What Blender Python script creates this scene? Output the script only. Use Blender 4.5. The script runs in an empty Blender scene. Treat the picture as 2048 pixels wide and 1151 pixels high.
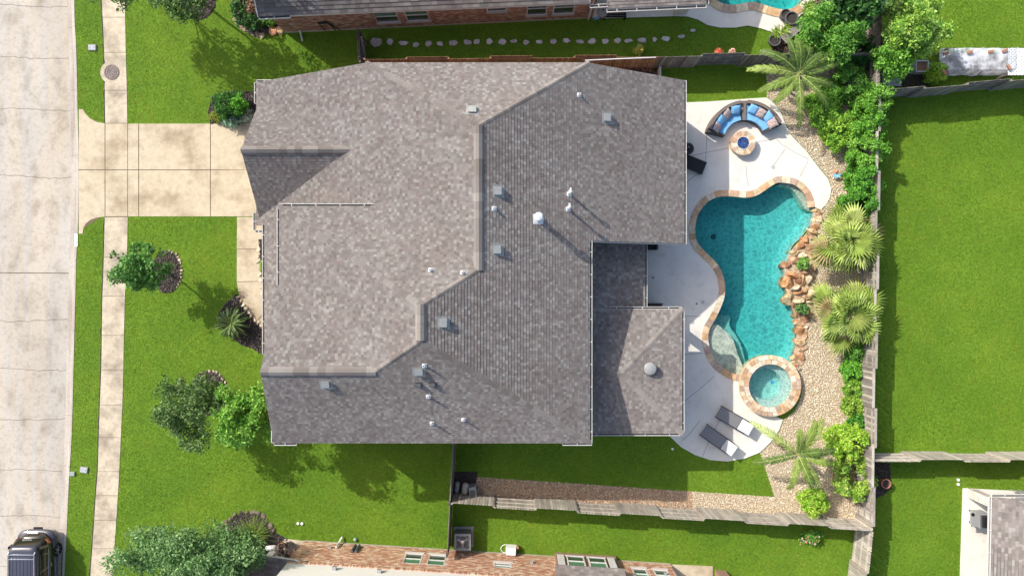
import bpy, math, random
import numpy as np
from mathutils import Vector, Matrix, geometry, noise

# ------------------------------------------------------------------ camera, light, exposure
H = 38.0            # drone height in metres
S = 38.0            # photograph pixels per metre on the ground
SC = bpy.context.scene
COL = SC.collection
cam_d = bpy.data.cameras.new('camera'); cam = bpy.data.objects.new('camera', cam_d); COL.objects.link(cam)
cam.location = (0, 0, H); cam.rotation_euler = (0, 0, 0)
cam_d.sensor_width = 36.0; cam_d.lens = S * H / 2048.0 * 36.0
cam_d.clip_start = 0.5; cam_d.clip_end = 2000.0
SC.camera = cam
SHX, SHY = 0.98, -0.73                       # shadow offset per metre of height
world = bpy.data.worlds.new('World'); SC.world = world; world.use_nodes = True
wn = world.node_tree.nodes; wl = world.node_tree.links
sky = wn.new('ShaderNodeTexSky'); sky.sky_type = 'NISHITA'; sky.sun_disc = False
sky.sun_elevation = math.atan(1.0 / math.hypot(SHX, SHY)); sky.sun_rotation = math.atan2(-SHX, -SHY)
sky.air_density = 1.0; sky.dust_density = 3.0; sky.ozone_density = 0.6
wn['Background'].inputs['Strength'].default_value = 0.15
wl.new(sky.outputs[0], wn['Background'].inputs['Color'])
sun_d = bpy.data.lights.new('sun', 'SUN'); sun = bpy.data.objects.new('sun', sun_d); COL.objects.link(sun)
sun_d.energy = 3.5; sun_d.angle = math.radians(0.53); sun_d.color = (1.0, 0.945, 0.85)
sun.rotation_euler = Vector((SHX, SHY, -1.0)).to_track_quat('-Z', 'Y').to_euler()
sun.location = (-20, 15, 40)
SC.view_settings.view_transform = 'Standard'; SC.view_settings.look = 'None'
SC.view_settings.exposure = 0.48; SC.view_settings.gamma = 1.0
SC.render.engine = 'CYCLES'
SC.cycles.use_denoising = True
SC.cycles.max_bounces = 6; SC.cycles.transparent_max_bounces = 12

R = random.Random(11)
NR = np.random.default_rng(5)

# ------------------------------------------------------------------ helpers
def G(px, py, z=0.0):
    """point at height z whose place in the plan of the photograph is (px, py)"""
    k = (H - z) / H
    return Vector(((px - 1024.0) / S * k, (575.5 - py) / S * k, z))
def G2(px, py, z=0.0):
    g = G(px, py, z); return (g.x, g.y)
def P2(pts, z=0.0): return [G2(x, y, z) for x, y in pts]

WLOC = {}
def tag(o, label=None, cat=None, group=None, kind=None):
    if label: o['label'] = label
    if cat: o['category'] = cat
    if group: o['group'] = group
    if kind: o['kind'] = kind
    return o
def thing(name, label=None, cat=None, loc=(0, 0, 0), group=None, kind=None):
    o = bpy.data.objects.new(name, None); COL.objects.link(o); o.location = loc
    o.empty_display_size = 0.2
    WLOC[o.name] = Vector(loc)
    return tag(o, label, cat, group, kind)
def link(name, me, mat, parent=None, off=None):
    o = bpy.data.objects.new(name, me); COL.objects.link(o)
    if mat is not None and not me.materials: me.materials.append(mat)
    if parent is not None:
        o.parent = parent; WLOC[o.name] = WLOC[parent.name].copy()
    else:
        WLOC[o.name] = Vector(off) if off is not None else Vector((0, 0, 0))
        if off is not None: o.location = off
    return o
def inst(name, me, parent, M):
    """a piece that shares mesh data; M is its world matrix"""
    o = bpy.data.objects.new(name, me); COL.objects.link(o)
    o.parent = parent
    M = M.copy(); M.translation = M.translation - WLOC[parent.name]
    o.matrix_local = M
    return o

class MB:
    def __init__(s): s.v = []; s.f = []; s.c = []; s.smooth = False
    def add(s, vs, fs, col=None):
        b = len(s.v); s.v += [tuple(p) for p in vs]
        for f in fs: s.f.append(tuple(b + i for i in f)); s.c.append(col)
        return s
    def box(s, x0, x1, y0, y1, z0, z1, col=None):
        return s.add([(x0,y0,z0),(x1,y0,z0),(x1,y1,z0),(x0,y1,z0),(x0,y0,z1),(x1,y0,z1),(x1,y1,z1),(x0,y1,z1)],
                     [(3,2,1,0),(4,5,6,7),(0,1,5,4),(1,2,6,5),(2,3,7,6),(3,0,4,7)], col)
    def obox(s, c, ax, ay, az, sx, sy, sz, col=None, bev=0.0):
        c = Vector(c); ax = Vector(ax).normalized(); ay = Vector(ay).normalized(); az = Vector(az).normalized()
        vs = []
        for dz in (-1, 1):
            k = 1.0 if dz < 0 else 1.0 - bev
            for dx, dy in ((-1,-1),(1,-1),(1,1),(-1,1)):
                vs.append(c + ax*dx*sx/2*k + ay*dy*sy/2*k + az*dz*sz/2)
        return s.add(vs, [(3,2,1,0),(4,5,6,7),(0,1,5,4),(1,2,6,5),(2,3,7,6),(3,0,4,7)], col)
    def bar(s, a, b, w, t, up=(0, 0, 1), col=None):
        a = Vector(a); b = Vector(b); d = b - a; L = d.length
        if L < 1e-6: return s
        d.normalize(); u = Vector(up); side = d.cross(u)
        if side.length < 1e-4: side = d.cross(Vector((1, 0, 0)))
        side.normalize(); n = side.cross(d)
        return s.obox((a + b) / 2, d, side, n, L, w, t, col)
    def prism(s, poly, z0, z1, col=None, bottom=False):
        if sum(poly[i][0]*poly[(i+1) % len(poly)][1] - poly[(i+1) % len(poly)][0]*poly[i][1] for i in range(len(poly))) < 0:
            poly = poly[::-1]
        n = len(poly)
        vs = [(x, y, z0) for x, y in poly] + [(x, y, z1) for x, y in poly]
        fs = [tuple(range(n, 2*n))] + [(i, (i+1) % n, n+(i+1) % n, n+i) for i in range(n)]
        if bottom: fs.append(tuple(range(n-1, -1, -1)))
        return s.add(vs, fs, col)
    def tube(s, pts, r, n=6, col=None, cap=True):
        pts = [Vector(p) for p in pts]; m = len(pts)
        rs = r if isinstance(r, (list, tuple)) else [r]*m
        vs = []
        for i, p in enumerate(pts):
            d = (pts[min(i+1, m-1)] - pts[max(i-1, 0)]).normalized()
            a = d.cross(Vector((0, 0, 1)))
            if a.length < 1e-3: a = d.cross(Vector((1, 0, 0)))
            a.normalize(); b = d.cross(a)
            for k in range(n):
                t = 2*math.pi*k/n
                vs.append(p + a*math.cos(t)*rs[i] + b*math.sin(t)*rs[i])
        fs = []
        for i in range(m-1):
            for k in range(n):
                fs.append((i*n+k, i*n+(k+1) % n, (i+1)*n+(k+1) % n, (i+1)*n+k))
        if cap: fs += [tuple(range(n)), tuple(range((m-1)*n, m*n))[::-1]]
        return s.add(vs, fs, col)
    def lathe(s, prof, c=(0, 0, 0), n=16, col=None):
        c = Vector(c); vs = []; m = len(prof)
        for r, z in prof:
            for k in range(n):
                t = 2*math.pi*k/n; vs.append((c.x + r*math.cos(t), c.y + r*math.sin(t), c.z + z))
        fs = [(i*n+k, i*n+(k+1) % n, (i+1)*n+(k+1) % n, (i+1)*n+k) for i in range(m-1) for k in range(n)]
        fs += [tuple(range(n-1, -1, -1)), tuple(range((m-1)*n, m*n))]
        return s.add(vs, fs, col)
    def mesh(s, name, mat=None, off=None, smooth=False):
        me = bpy.data.meshes.new(name)
        v = s.v
        if off is not None: v = [(x-off[0], y-off[1], z-off[2]) for x, y, z in v]
        me.from_pydata(v, [], s.f)
        if any(c is not None for c in s.c):
            at = me.attributes.new('col', 'FLOAT_COLOR', 'FACE')
            arr = np.ones((len(s.c), 4), np.float32)
            for i, c in enumerate(s.c):
                if c is not None: arr[i, :3] = c
            at.data.foreach_set('color', arr.ravel())
        if smooth: me.polygons.foreach_set('use_smooth', [True]*len(me.polygons))
        if mat is not None: me.materials.append(mat)
        return me
    def build(s, name, mat, parent=None, off=None, smooth=False):
        o_off = WLOC[parent.name] if parent is not None else off
        return link(name, s.mesh(name, mat, o_off, smooth), mat, parent, off)

def np_mesh(name, V, F, cols=None, mat=None, off=None):
    """V (n,3), F (m,k) constant k"""
    me = bpy.data.meshes.new(name)
    V = np.asarray(V, np.float32)
    if off is not None: V = V - np.array(off, np.float32)
    F = np.asarray(F, np.int32); m, k = F.shape
    me.vertices.add(len(V)); me.vertices.foreach_set('co', V.ravel())
    me.loops.add(m*k); me.loops.foreach_set('vertex_index', F.ravel())
    me.polygons.add(m); me.polygons.foreach_set('loop_start', np.arange(0, m*k, k, dtype=np.int32))
    try: me.polygons.foreach_set('loop_total', np.full(m, k, np.int32))
    except Exception: pass
    if cols is not None:
        at = me.attributes.new('col', 'FLOAT_COLOR', 'FACE')
        arr = np.ones((m, 4), np.float32); arr[:, :3] = cols
        at.data.foreach_set('color', arr.ravel())
    me.update(calc_edges=True)
    if mat is not None: me.materials.append(mat)
    return me

def spline(pts, closed=False, n=6):
    out = []; m = len(pts)
    rng = range(m if closed else m-1)
    for i in rng:
        if closed: p0, p1, p2, p3 = (pts[(i+j-1) % m] for j in range(4))
        else: p0, p1, p2, p3 = pts[max(i-1, 0)], pts[i], pts[i+1], pts[min(i+2, m-1)]
        for k in range(n):
            t = k/n
            out.append(tuple(0.5*((2*p1[a]) + (-p0[a]+p2[a])*t + (2*p0[a]-5*p1[a]+4*p2[a]-p3[a])*t*t + (-p0[a]+3*p1[a]-3*p2[a]+p3[a])*t**3) for a in range(len(p1))))
    if not closed: out.append(tuple(pts[-1]))
    return out
def area2(poly): return sum(poly[i][0]*poly[(i+1) % len(poly)][1] - poly[(i+1) % len(poly)][0]*poly[i][1] for i in range(len(poly)))/2
def offset_poly(poly, d):
    """closed polygon moved outward by d"""
    if area2(poly) < 0: d = -d
    n = len(poly); out = []
    for i in range(n):
        a = Vector(poly[i-1]); b = Vector(poly[i]); c = Vector(poly[(i+1) % n])
        t = (c - a)
        if t.length < 1e-9: out.append(poly[i]); continue
        t.normalize(); nrm = Vector((t.y, -t.x)); p = b + nrm*d; out.append((p.x, p.y))
    return out
def offset_line(pts, d):
    out = []; n = len(pts)
    for i in range(n):
        t = Vector(pts[min(i+1, n-1)]) - Vector(pts[max(i-1, 0)]); t.normalize()
        out.append((pts[i][0] + t.y*d, pts[i][1] - t.x*d))
    return out
def inside(X, Y, poly):
    p = np.array(poly); n = len(p); res = np.zeros(len(X), bool); j = n-1
    for i in range(n):
        xi, yi = p[i]; xj, yj = p[j]
        if yi != yj:
            c = ((yi > Y) != (yj > Y)) & (X < (xj-xi)*(Y-yi)/(yj-yi) + xi)
            res ^= c
        j = i
    return res
def sheet(polys, z, mb=None):
    """first polygon the outline, the rest holes"""
    mb = mb or MB()
    ps = [[Vector((x, y, 0)) for x, y in p] for p in polys]
    flat = [p for q in ps for p in q]
    tris = geometry.tessellate_polygon(ps)
    fs = []
    for a, b, c in tris:
        A, B, C = flat[a], flat[b], flat[c]
        if (B-A).cross(C-A).z < 0: a, c = c, a
        fs.append((a, b, c))
    return mb.add([(p.x, p.y, z) for p in flat], fs)
def mixc(a, b, t): return tuple(a[i]*(1-t) + b[i]*t for i in range(3))
def jit(c, a=0.1, rnd=R):
    k = 1 + rnd.uniform(-a, a); return tuple(max(0, x*k*(1 + rnd.uniform(-a/4, a/4))) for x in c)

# ------------------------------------------------------------------ materials
MATS = {}
def nn(t, kind, **kw):
    n = t.nodes.new(kind)
    for k, v in kw.items(): setattr(n, k, v)
    return n
def mat(name, base=(1, 1, 1), rough=0.85, attr=False, spec=0.3, metal=0.0, layers=(), bump=None, translucent=0.0, coat=0.0, rand=0.0):
    """layers: (noise scale, detail, colour multiplier at low, at high, low, high, stretch)"""
    m = bpy.data.materials.new(name); m.use_nodes = True; t = m.node_tree; L = t.links
    b = t.nodes['Principled BSDF']; b.inputs['Roughness'].default_value = rough
    b.inputs['Specular IOR Level'].default_value = spec; b.inputs['Metallic'].default_value = metal
    if coat: b.inputs['Coat Weight'].default_value = coat; b.inputs['Coat Roughness'].default_value = 0.05
    geo = nn(t, 'ShaderNodeNewGeometry')
    rgb = nn(t, 'ShaderNodeRGB'); rgb.outputs[0].default_value = (*base, 1); cur = rgb.outputs[0]
    def mul(a, bsock):
        mx = nn(t, 'ShaderNodeMix', data_type='RGBA', blend_type='MULTIPLY'); mx.inputs[0].default_value = 1.0
        L.new(a, mx.inputs[6]); L.new(bsock, mx.inputs[7]); return mx.outputs[2]
    if attr:
        at = nn(t, 'ShaderNodeAttribute', attribute_name='col'); cur = mul(cur, at.outputs['Color'])
    if rand:
        oi = nn(t, 'ShaderNodeObjectInfo'); mr = nn(t, 'ShaderNodeMapRange')
        mr.inputs[3].default_value = 1-rand; mr.inputs[4].default_value = 1+rand
        L.new(oi.outputs['Random'], mr.inputs[0]); cur = mul(cur, mr.outputs[0])
    for (sc, det, lo, hi, a, bb, st) in layers:
        src = geo.outputs['Position']
        if st:
            mp = nn(t, 'ShaderNodeMapping'); mp.inputs['Scale'].default_value = st; L.new(src, mp.inputs[0]); src = mp.outputs[0]
        no = nn(t, 'ShaderNodeTexNoise'); no.inputs['Scale'].default_value = sc; no.inputs['Detail'].default_value = det
        no.inputs['Roughness'].default_value = 0.6
        L.new(src, no.inputs['Vector'])
        rp = nn(t, 'ShaderNodeValToRGB'); rp.color_ramp.elements[0].position = a; rp.color_ramp.elements[1].position = bb
        rp.color_ramp.elements[0].color = (*lo, 1); rp.color_ramp.elements[1].color = (*hi, 1)
        L.new(no.outputs[0], rp.inputs[0]); cur = mul(cur, rp.outputs[0])
    L.new(cur, b.inputs['Base Color'])
    if bump:
        no = nn(t, 'ShaderNodeTexNoise'); no.inputs['Scale'].default_value = bump[0]; no.inputs['Detail'].default_value = 4
        L.new(geo.outputs['Position'], no.inputs['Vector'])
        bp = nn(t, 'ShaderNodeBump'); bp.inputs['Strength'].default_value = bump[1]; bp.inputs['Distance'].default_value = bump[2] if len(bump) > 2 else 0.02
        L.new(no.outputs[0], bp.inputs['Height']); L.new(bp.outputs[0], b.inputs['Normal'])
    if translucent:
        tr = nn(t, 'ShaderNodeBsdfTranslucent'); L.new(cur, tr.inputs[0])
        ms = nn(t, 'ShaderNodeMixShader'); ms.inputs[0].default_value = translucent
        L.new(b.outputs[0], ms.inputs[1]); L.new(tr.outputs[0], ms.inputs[2])
        L.new(ms.outputs[0], t.nodes['Material Output'].inputs['Surface'])
    MATS[name] = m
    return m
W1 = (1, 1, 1)
def g(v): return (v, v, v)
mat('lawn_soil', (0.118, 0.24, 0.017), 0.95, layers=((0.35, 4, (0.8, 0.85, 0.8), (1.2, 1.08, 1.1), .35, .65, None), (7, 4, (0.7, 0.75, 0.6), (1.2, 1.15, 1.2), .3, .7, None)), bump=(30, 0.6, 0.03))
mat('grass', W1, 0.7, attr=True, spec=0.15, translucent=0.35, layers=((0.16, 5, (0.80, 0.86, 0.8), (1.26, 1.10, 1.2), .36, .64, None), (0.9, 5, (0.84, 0.90, 0.9), (1.22, 1.08, 1.2), .33, .67, None), (3.5, 4, g(.86), (1.15, 1.1, 1.1), .3, .7, None)))
mat('leaf', W1, 0.55, attr=True, spec=0.35, translucent=0.3)
mat('frond', W1, 0.5, attr=True, spec=0.3, translucent=0.25)
mat('bark', (0.17, 0.13, 0.10), 0.95, layers=((9, 5, g(.6), g(1.3), .3, .7, (1, 1, .3)),), bump=(20, .8, .03))
mat('shingle', W1, 0.95, attr=True, spec=0.15, layers=((60, 2, g(.85), g(1.15), .3, .7, None), (0.5, 4, (.95, .93, .92), (1.05, 1.06, 1.06), .35, .65, None)), bump=(140, .5, .01))
mat('shingle_plain', (.25, .225, .205), .95, layers=((6, 4, g(.8), g(1.2), .35, .65, None),))
mat('roof_deck', (0.14, 0.13, 0.12), 0.95)
mat('road_concrete', (0.47, 0.435, 0.385), 0.9, layers=((0.18, 6, (.90, .89, .88), (1.04, 1.04, 1.04), .38, .6, (1.8, .45, 1)), (1.1, 8, (.74, .72, .69), (1.04, 1.04, 1.05), .30, .50, (1, .55, 1)), (5, 7, (.84, .83, .81), (1.04, 1.04, 1.04), .30, .52, None), (22, 5, g(.84), g(1.1), .3, .7, None), (0.8, 5, (1.05, 1.0, .92), (.98, .99, 1.01), .38, .58, (2.4, .10, 1))), bump=(60, .25, .01))
mat('gutter_concrete', (0.50, 0.455, 0.40), 0.9, layers=((0.9, 6, (.78, .74, .72), (1.06, 1.06, 1.06), .35, .58, (2.0, .3, 1)), (12, 5, g(.85), g(1.1), .3, .7, None)))
mat('drive_concrete', (0.53, 0.45, 0.325), 0.88, layers=((0.55, 5, (.70, .66, .62), (1.05, 1.05, 1.05), .34, .52, None), (3.0, 6, (.88, .87, .86), (1.05, 1.05, 1.05), .33, .6, None), (25, 4, g(.9), g(1.08), .3, .7, None)))
mat('walk_concrete', (0.52, 0.455, 0.35), 0.88, rand=.05, layers=((0.8, 6, (.62, .6, .60), (1.08, 1.07, 1.06), .34, .56, None), (4.0, 6, (.84, .83, .82), (1.06, 1.06, 1.06), .33, .62, None), (25, 4, g(.9), g(1.1), .3, .7, None)))
mat('patio_concrete', (0.72, 0.685, 0.62), 0.8, layers=((0.9, 5, g(.93), g(1.03), .35, .6, None), (2.2, 7, (.88, .87, .85), g(1.02), .28, .46, None), (35, 4, g(.94), g(1.05), .3, .7, None)))
mat('gutter_dirt', (0.27, 0.235, 0.20), 0.95, layers=((6, 5, g(.7), g(1.4), .3, .7, None),))
mat('joint', (0.17, 0.13, 0.09), 0.95)
mat('joint_grey', (0.34, 0.33, 0.31), 0.95)
mat('mulch', (0.050, 0.040, 0.036), 0.95, layers=((14, 6, g(.5), g(1.9), .3, .7, None), (40, 3, g(.6), g(1.5), .3, .7, None)), bump=(35, 1.0, .05))
mat('bed_soil', (0.46, 0.37, 0.25), 0.95, layers=((16, 5, g(.55), g(1.3), .3, .7, None),), bump=(40, .8, .03))
mat('pebble', W1, 0.7, attr=True, spec=.3)
mat('stone', W1, 0.8, attr=True, spec=.3, layers=((5, 6, (.70, .66, .60), (1.18, 1.15, 1.1), .3, .68, None), (30, 4, g(.85), g(1.12), .3, .7, None)), bump=(22, .5, .02))
mat('boulder', W1, 0.85, attr=True, spec=.25, layers=((4.0, 6, (.62, .50, .42), (1.30, 1.42, 1.55), .34, .62, None), (18, 5, g(.75), g(1.2), .3, .7, None)), bump=(12, .7, .04))
mat('wood_fence', W1, 0.9, attr=True, spec=.15, rand=.14, layers=((3.0, 5, g(.72), g(1.18), .3, .7, (1, 1, .25)), (22, 4, g(.85), g(1.1), .3, .7, (1, 1, .1))))
mat('brick', W1, 0.9, attr=True, spec=.15, layers=((30, 4, g(.8), g(1.15), .3, .7, None),))
mat('mortar', (0.46, 0.42, 0.38), 0.95)
mat('house_brick', (0.33, 0.20, 0.15), 0.9, layers=((9, 4, g(.75), g(1.2), .3, .7, None),))
mat('white_paint', (0.64, 0.63, 0.61), 0.55, layers=((3, 4, g(.94), g(1.03), .35, .65, None),))
mat('gutter_dark', (0.12, 0.115, 0.11), 0.7)
mat('siding', (0.76, 0.74, 0.70), 0.7)
mat('metal_vent', (0.36, 0.37, 0.36), 0.5, metal=.3, layers=((6, 4, g(.88), g(1.08), .3, .7, None),))
mat('dark_vent', (0.10, 0.10, 0.11), 0.6)
mat('lead_white', (0.72, 0.74, 0.77), 0.45, layers=((9, 4, g(.85), g(1.05), .3, .7, None),))
mat('glass_dark', (0.035, 0.06, 0.055), 0.06, spec=.8, layers=((1.2, 2, g(.6), g(1.5), .3, .7, None),))
mat('glass_green', (0.09, 0.21, 0.14), 0.08, spec=.8)
mat('plaster', W1, 0.8, attr=True, layers=((26, 3, (.86, .87, .87), (1.1, 1.09, 1.08), .35, .65, None), (0.9, 3, g(.93), g(1.06), .3, .7, None)))
mat('wicker', (0.075, 0.065, 0.062), 0.7, layers=((60, 2, g(.6), g(1.4), .3, .7, None),), bump=(70, .6, .01))
mat('wicker_brown', (0.17, 0.14, 0.125), 0.7, layers=((60, 2, g(.7), g(1.3), .3, .7, None),))
mat('blue_fabric', (0.19, 0.43, 0.70), 0.9, spec=.1, layers=((4, 3, g(.92), g(1.06), .3, .7, None),))
mat('taupe_fabric', (0.46, 0.37, 0.35), 0.9, spec=.1, layers=((12, 3, (.6, .7, .8), (1.3, 1.15, 1.05), .42, .58, None),))
mat('mesh_fabric', (0.19, 0.19, 0.20), 0.6, spec=.35, layers=((80, 1, g(.9), g(1.1), .3, .7, None),))
mat('mesh_light', (0.46, 0.46, 0.48), 0.6, spec=.35)
mat('frame_dark', (0.035, 0.03, 0.03), 0.5)
mat('black_metal', (0.018, 0.018, 0.02), 0.45)
mat('blue_glass', W1, 0.08, attr=True, spec=.8)
mat('car_paint', (0.028, 0.022, 0.018), 0.22, spec=.6, coat=.8)
mat('car_glass', (0.016, 0.014, 0.012), 0.05, spec=.5)
mat('car_roof', (0.05, 0.052, 0.075), 0.3, spec=.5, coat=.4)
mat('chrome', (0.68, 0.70, 0.74), 0.25, metal=.9)
mat('rubber', (0.016, 0.016, 0.017), 0.75)
mat('tail_lamp', (0.45, 0.10, 0.05), 0.2, spec=.6)
mat('lamp_amber', (0.72, 0.32, 0.16), 0.2, spec=.6)
mat('utility_lid', (0.43, 0.46, 0.49), 0.7, layers=((10, 4, g(.8), g(1.1), .3, .7, None),))
mat('manhole', (0.22, 0.18, 0.165), 0.75, layers=((12, 4, g(.75), g(1.2), .3, .7, None),))
mat('flag_stone', (0.62, 0.57, 0.56), 0.85, rand=.16, layers=((7, 6, (.7, .7, .74), (1.15, 1.13, 1.1), .3, .66, None),), bump=(25, .5, .02))
mat('plastic_white', (0.80, 0.80, 0.79), 0.4)
mat('terracotta', (0.40, 0.19, 0.12), 0.8)
mat('planter_grey', (0.10, 0.105, 0.11), 0.6)
mat('ac_metal', (0.34, 0.35, 0.36), 0.55, metal=.2)
mat('wood_bench', (0.30, 0.27, 0.25), 0.85, rand=.12, layers=((4, 5, g(.7), g(1.2), .3, .7, (3, 3, 1)),))
mat('bright_flower', W1, 0.7, attr=True)
mat('paint_mark', (0.8, 0.8, 0.8), 0.7)
mat('green_box', (0.13, 0.22, 0.16), 0.6)
mat('green_tank', (0.30, 0.38, 0.33), 0.5)
mat('tank_beige', (0.52, 0.49, 0.42), 0.5)

def plastic_sheet():
    m = bpy.data.materials.new('plastic_sheet'); m.use_nodes = True; t = m.node_tree; L = t.links
    b = t.nodes['Principled BSDF']; b.inputs['Base Color'].default_value = (.74, .76, .80, 1); b.inputs['Roughness'].default_value = .22
    tr = nn(t, 'ShaderNodeBsdfTransparent'); tr.inputs[0].default_value = (.85, .88, .92, 1)
    geo = nn(t, 'ShaderNodeNewGeometry'); no = nn(t, 'ShaderNodeTexNoise'); no.inputs['Scale'].default_value = 2.2; no.inputs['Detail'].default_value = 6
    L.new(geo.outputs['Position'], no.inputs['Vector'])
    mr = nn(t, 'ShaderNodeMapRange'); mr.inputs[1].default_value = .35; mr.inputs[2].default_value = .62; mr.inputs[3].default_value = .25; mr.inputs[4].default_value = .8
    L.new(no.outputs[0], mr.inputs[0]); ms = nn(t, 'ShaderNodeMixShader'); L.new(mr.outputs[0], ms.inputs[0])
    L.new(b.outputs[0], ms.inputs[1]); L.new(tr.outputs[0], ms.inputs[2]); L.new(ms.outputs[0], t.nodes['Material Output'].inputs['Surface'])
    bp = nn(t, 'ShaderNodeBump'); bp.inputs['Strength'].default_value = .8; bp.inputs['Distance'].default_value = .08
    L.new(no.outputs[0], bp.inputs['Height']); L.new(bp.outputs[0], b.inputs['Normal'])
    MATS['plastic_sheet'] = m
plastic_sheet()

def water_material(name, absorb, dens, caustic_scale=1.0):
    """clear water: mirror-like surface, caustic light net painted into its transparent tint, absorbing body"""
    m = bpy.data.materials.new(name); m.use_nodes = True; t = m.node_tree; L = t.links
    t.nodes.remove(t.nodes['Principled BSDF'])
    geo = nn(t, 'ShaderNodeNewGeometry')
    n1 = nn(t, 'ShaderNodeTexNoise'); n1.inputs['Scale'].default_value = 2.2; n1.inputs['Detail'].default_value = 3
    L.new(geo.outputs['Position'], n1.inputs['Vector'])
    mx = nn(t, 'ShaderNodeMix', data_type='RGBA', blend_type='ADD'); mx.inputs[0].default_value = .6
    L.new(geo.outputs['Position'], mx.inputs[6]); L.new(n1.outputs['Color'], mx.inputs[7])
    vo = nn(t, 'ShaderNodeTexVoronoi', feature='DISTANCE_TO_EDGE'); vo.inputs['Scale'].default_value = 3.5 * caustic_scale
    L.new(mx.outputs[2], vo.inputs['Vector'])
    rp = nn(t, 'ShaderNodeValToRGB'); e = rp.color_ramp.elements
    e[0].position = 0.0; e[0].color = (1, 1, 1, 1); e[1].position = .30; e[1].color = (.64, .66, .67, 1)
    k = rp.color_ramp.elements.new(.09); k.color = (.80, .81, .82, 1)  # painted caustics: tint bright along the cell edges, darker in the cells
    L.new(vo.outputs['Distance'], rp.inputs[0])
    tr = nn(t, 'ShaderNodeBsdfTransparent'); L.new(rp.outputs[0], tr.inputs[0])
    n2 = nn(t, 'ShaderNodeTexNoise'); n2.inputs['Scale'].default_value = 7.0; n2.inputs['Detail'].default_value = 3
    L.new(geo.outputs['Position'], n2.inputs['Vector'])
    bp = nn(t, 'ShaderNodeBump'); bp.inputs['Strength'].default_value = .5; bp.inputs['Distance'].default_value = .05; L.new(n2.outputs[0], bp.inputs['Height'])
    gl = nn(t, 'ShaderNodeBsdfGlossy'); gl.inputs['Roughness'].default_value = .03; L.new(bp.outputs[0], gl.inputs['Normal'])
    dp = nn(t, 'ShaderNodeVectorMath', operation='DOT_PRODUCT'); L.new(geo.outputs['Incoming'], dp.inputs[0]); L.new(bp.outputs[0], dp.inputs[1])
    ab = nn(t, 'ShaderNodeMath', operation='ABSOLUTE'); L.new(dp.outputs['Value'], ab.inputs[0])
    om = nn(t, 'ShaderNodeMath', operation='SUBTRACT'); om.inputs[0].default_value = 1.0; L.new(ab.outputs[0], om.inputs[1])
    pw = nn(t, 'ShaderNodeMath', operation='POWER'); L.new(om.outputs[0], pw.inputs[0]); pw.inputs[1].default_value = 5.0
    fr = nn(t, 'ShaderNodeMath', operation='MULTIPLY_ADD'); L.new(pw.outputs[0], fr.inputs[0]); fr.inputs[1].default_value = .98; fr.inputs[2].default_value = .02
    ms = nn(t, 'ShaderNodeMixShader'); L.new(fr.outputs[0], ms.inputs[0]); L.new(tr.outputs[0], ms.inputs[1]); L.new(gl.outputs[0], ms.inputs[2])
    out = t.nodes['Material Output']; L.new(ms.outputs[0], out.inputs['Surface'])
    va = nn(t, 'ShaderNodeVolumeAbsorption'); va.inputs['Color'].default_value = (*absorb, 1); va.inputs['Density'].default_value = dens
    L.new(va.outputs[0], out.inputs['Volume'])
    MATS[name] = m
water_material('water', (0.22, 0.93, 0.94), 0.85)
water_material('spa_water', (0.25, 0.93, 0.94), 0.5, 1.4)
M = MATS
for _n in ('shingle', 'shingle_plain', 'roof_deck'): MATS[_n].node_tree.nodes['Principled BSDF'].inputs['Diffuse Roughness'].default_value = 0.8

# ================================================================== the setting
KERB = spline([(150, -900), (148, -300), (148, 0), (152, 100), (155, 230), (157, 330), (156, 440), (152, 520), (150, 600), (146, 760), (143, 870), (138, 950), (133, 1060), (128, 1151), (118, 1400), (100, 1800)], n=5)
kerb_line = P2(KERB)
# ---- pool outlines
POOL_PX = [(1555, 353), (1574, 354), (1593, 359), (1609, 370), (1620, 384), (1626, 398), (1628, 414), (1625, 432), (1620, 448), (1609, 465), (1596, 480), (1584, 492), (1578, 508), (1571, 526), (1568, 545), (1570, 564), (1575, 582), (1583, 604), (1590, 622), (1593, 642), (1596, 664), (1594, 691), (1587, 708), (1578, 724), (1563, 724), (1541, 719), (1517, 726), (1500, 741), (1491, 757), (1479, 762), (1462, 758), (1445, 749), (1426, 735), (1412, 713), (1405, 691), (1403, 671), (1407, 652), (1418, 633), (1429, 610), (1436, 590), (1437, 572), (1433, 553), (1423, 534), (1407, 518), (1391, 502), (1380, 484), (1377, 465), (1378, 446), (1383, 427), (1394, 408), (1410, 392), (1429, 383), (1448, 380), (1469, 381), (1491, 383), (1507, 380), (1523, 370), (1539, 359)]
pool_poly = spline(P2(POOL_PX), closed=True, n=3)
_ia = POOL_PX.index((1578, 724)); _ib = POOL_PX.index((1491, 757))
_hole_px = POOL_PX[:_ia+1] + [(1541 + 50*math.cos(t), 771 + 50*math.sin(t)) for t in np.linspace(-.75, 3.3, 22)] + POOL_PX[_ib+1:]
pool_hole = offset_poly(P2(_hole_px), 0.06)
SPA_C = G(1541, 771, 0.42)
def circle(c, r, n=40, a0=0.0): return [(c[0] + r*math.cos(a0 + 2*math.pi*i/n), c[1] + r*math.sin(a0 + 2*math.pi*i/n)) for i in range(n)]
NPOOL_PX = [(1418, -60), (1424, -10), (1440, 6), (1462, 11), (1484, 8), (1505, 5), (1525, 10), (1550, 18), (1573, 20), (1590, 14), (1606, -8), (1612, -60), (1560, -110), (1460, -110)]
npool_poly = spline(P2(NPOOL_PX), closed=True, n=3)

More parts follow.
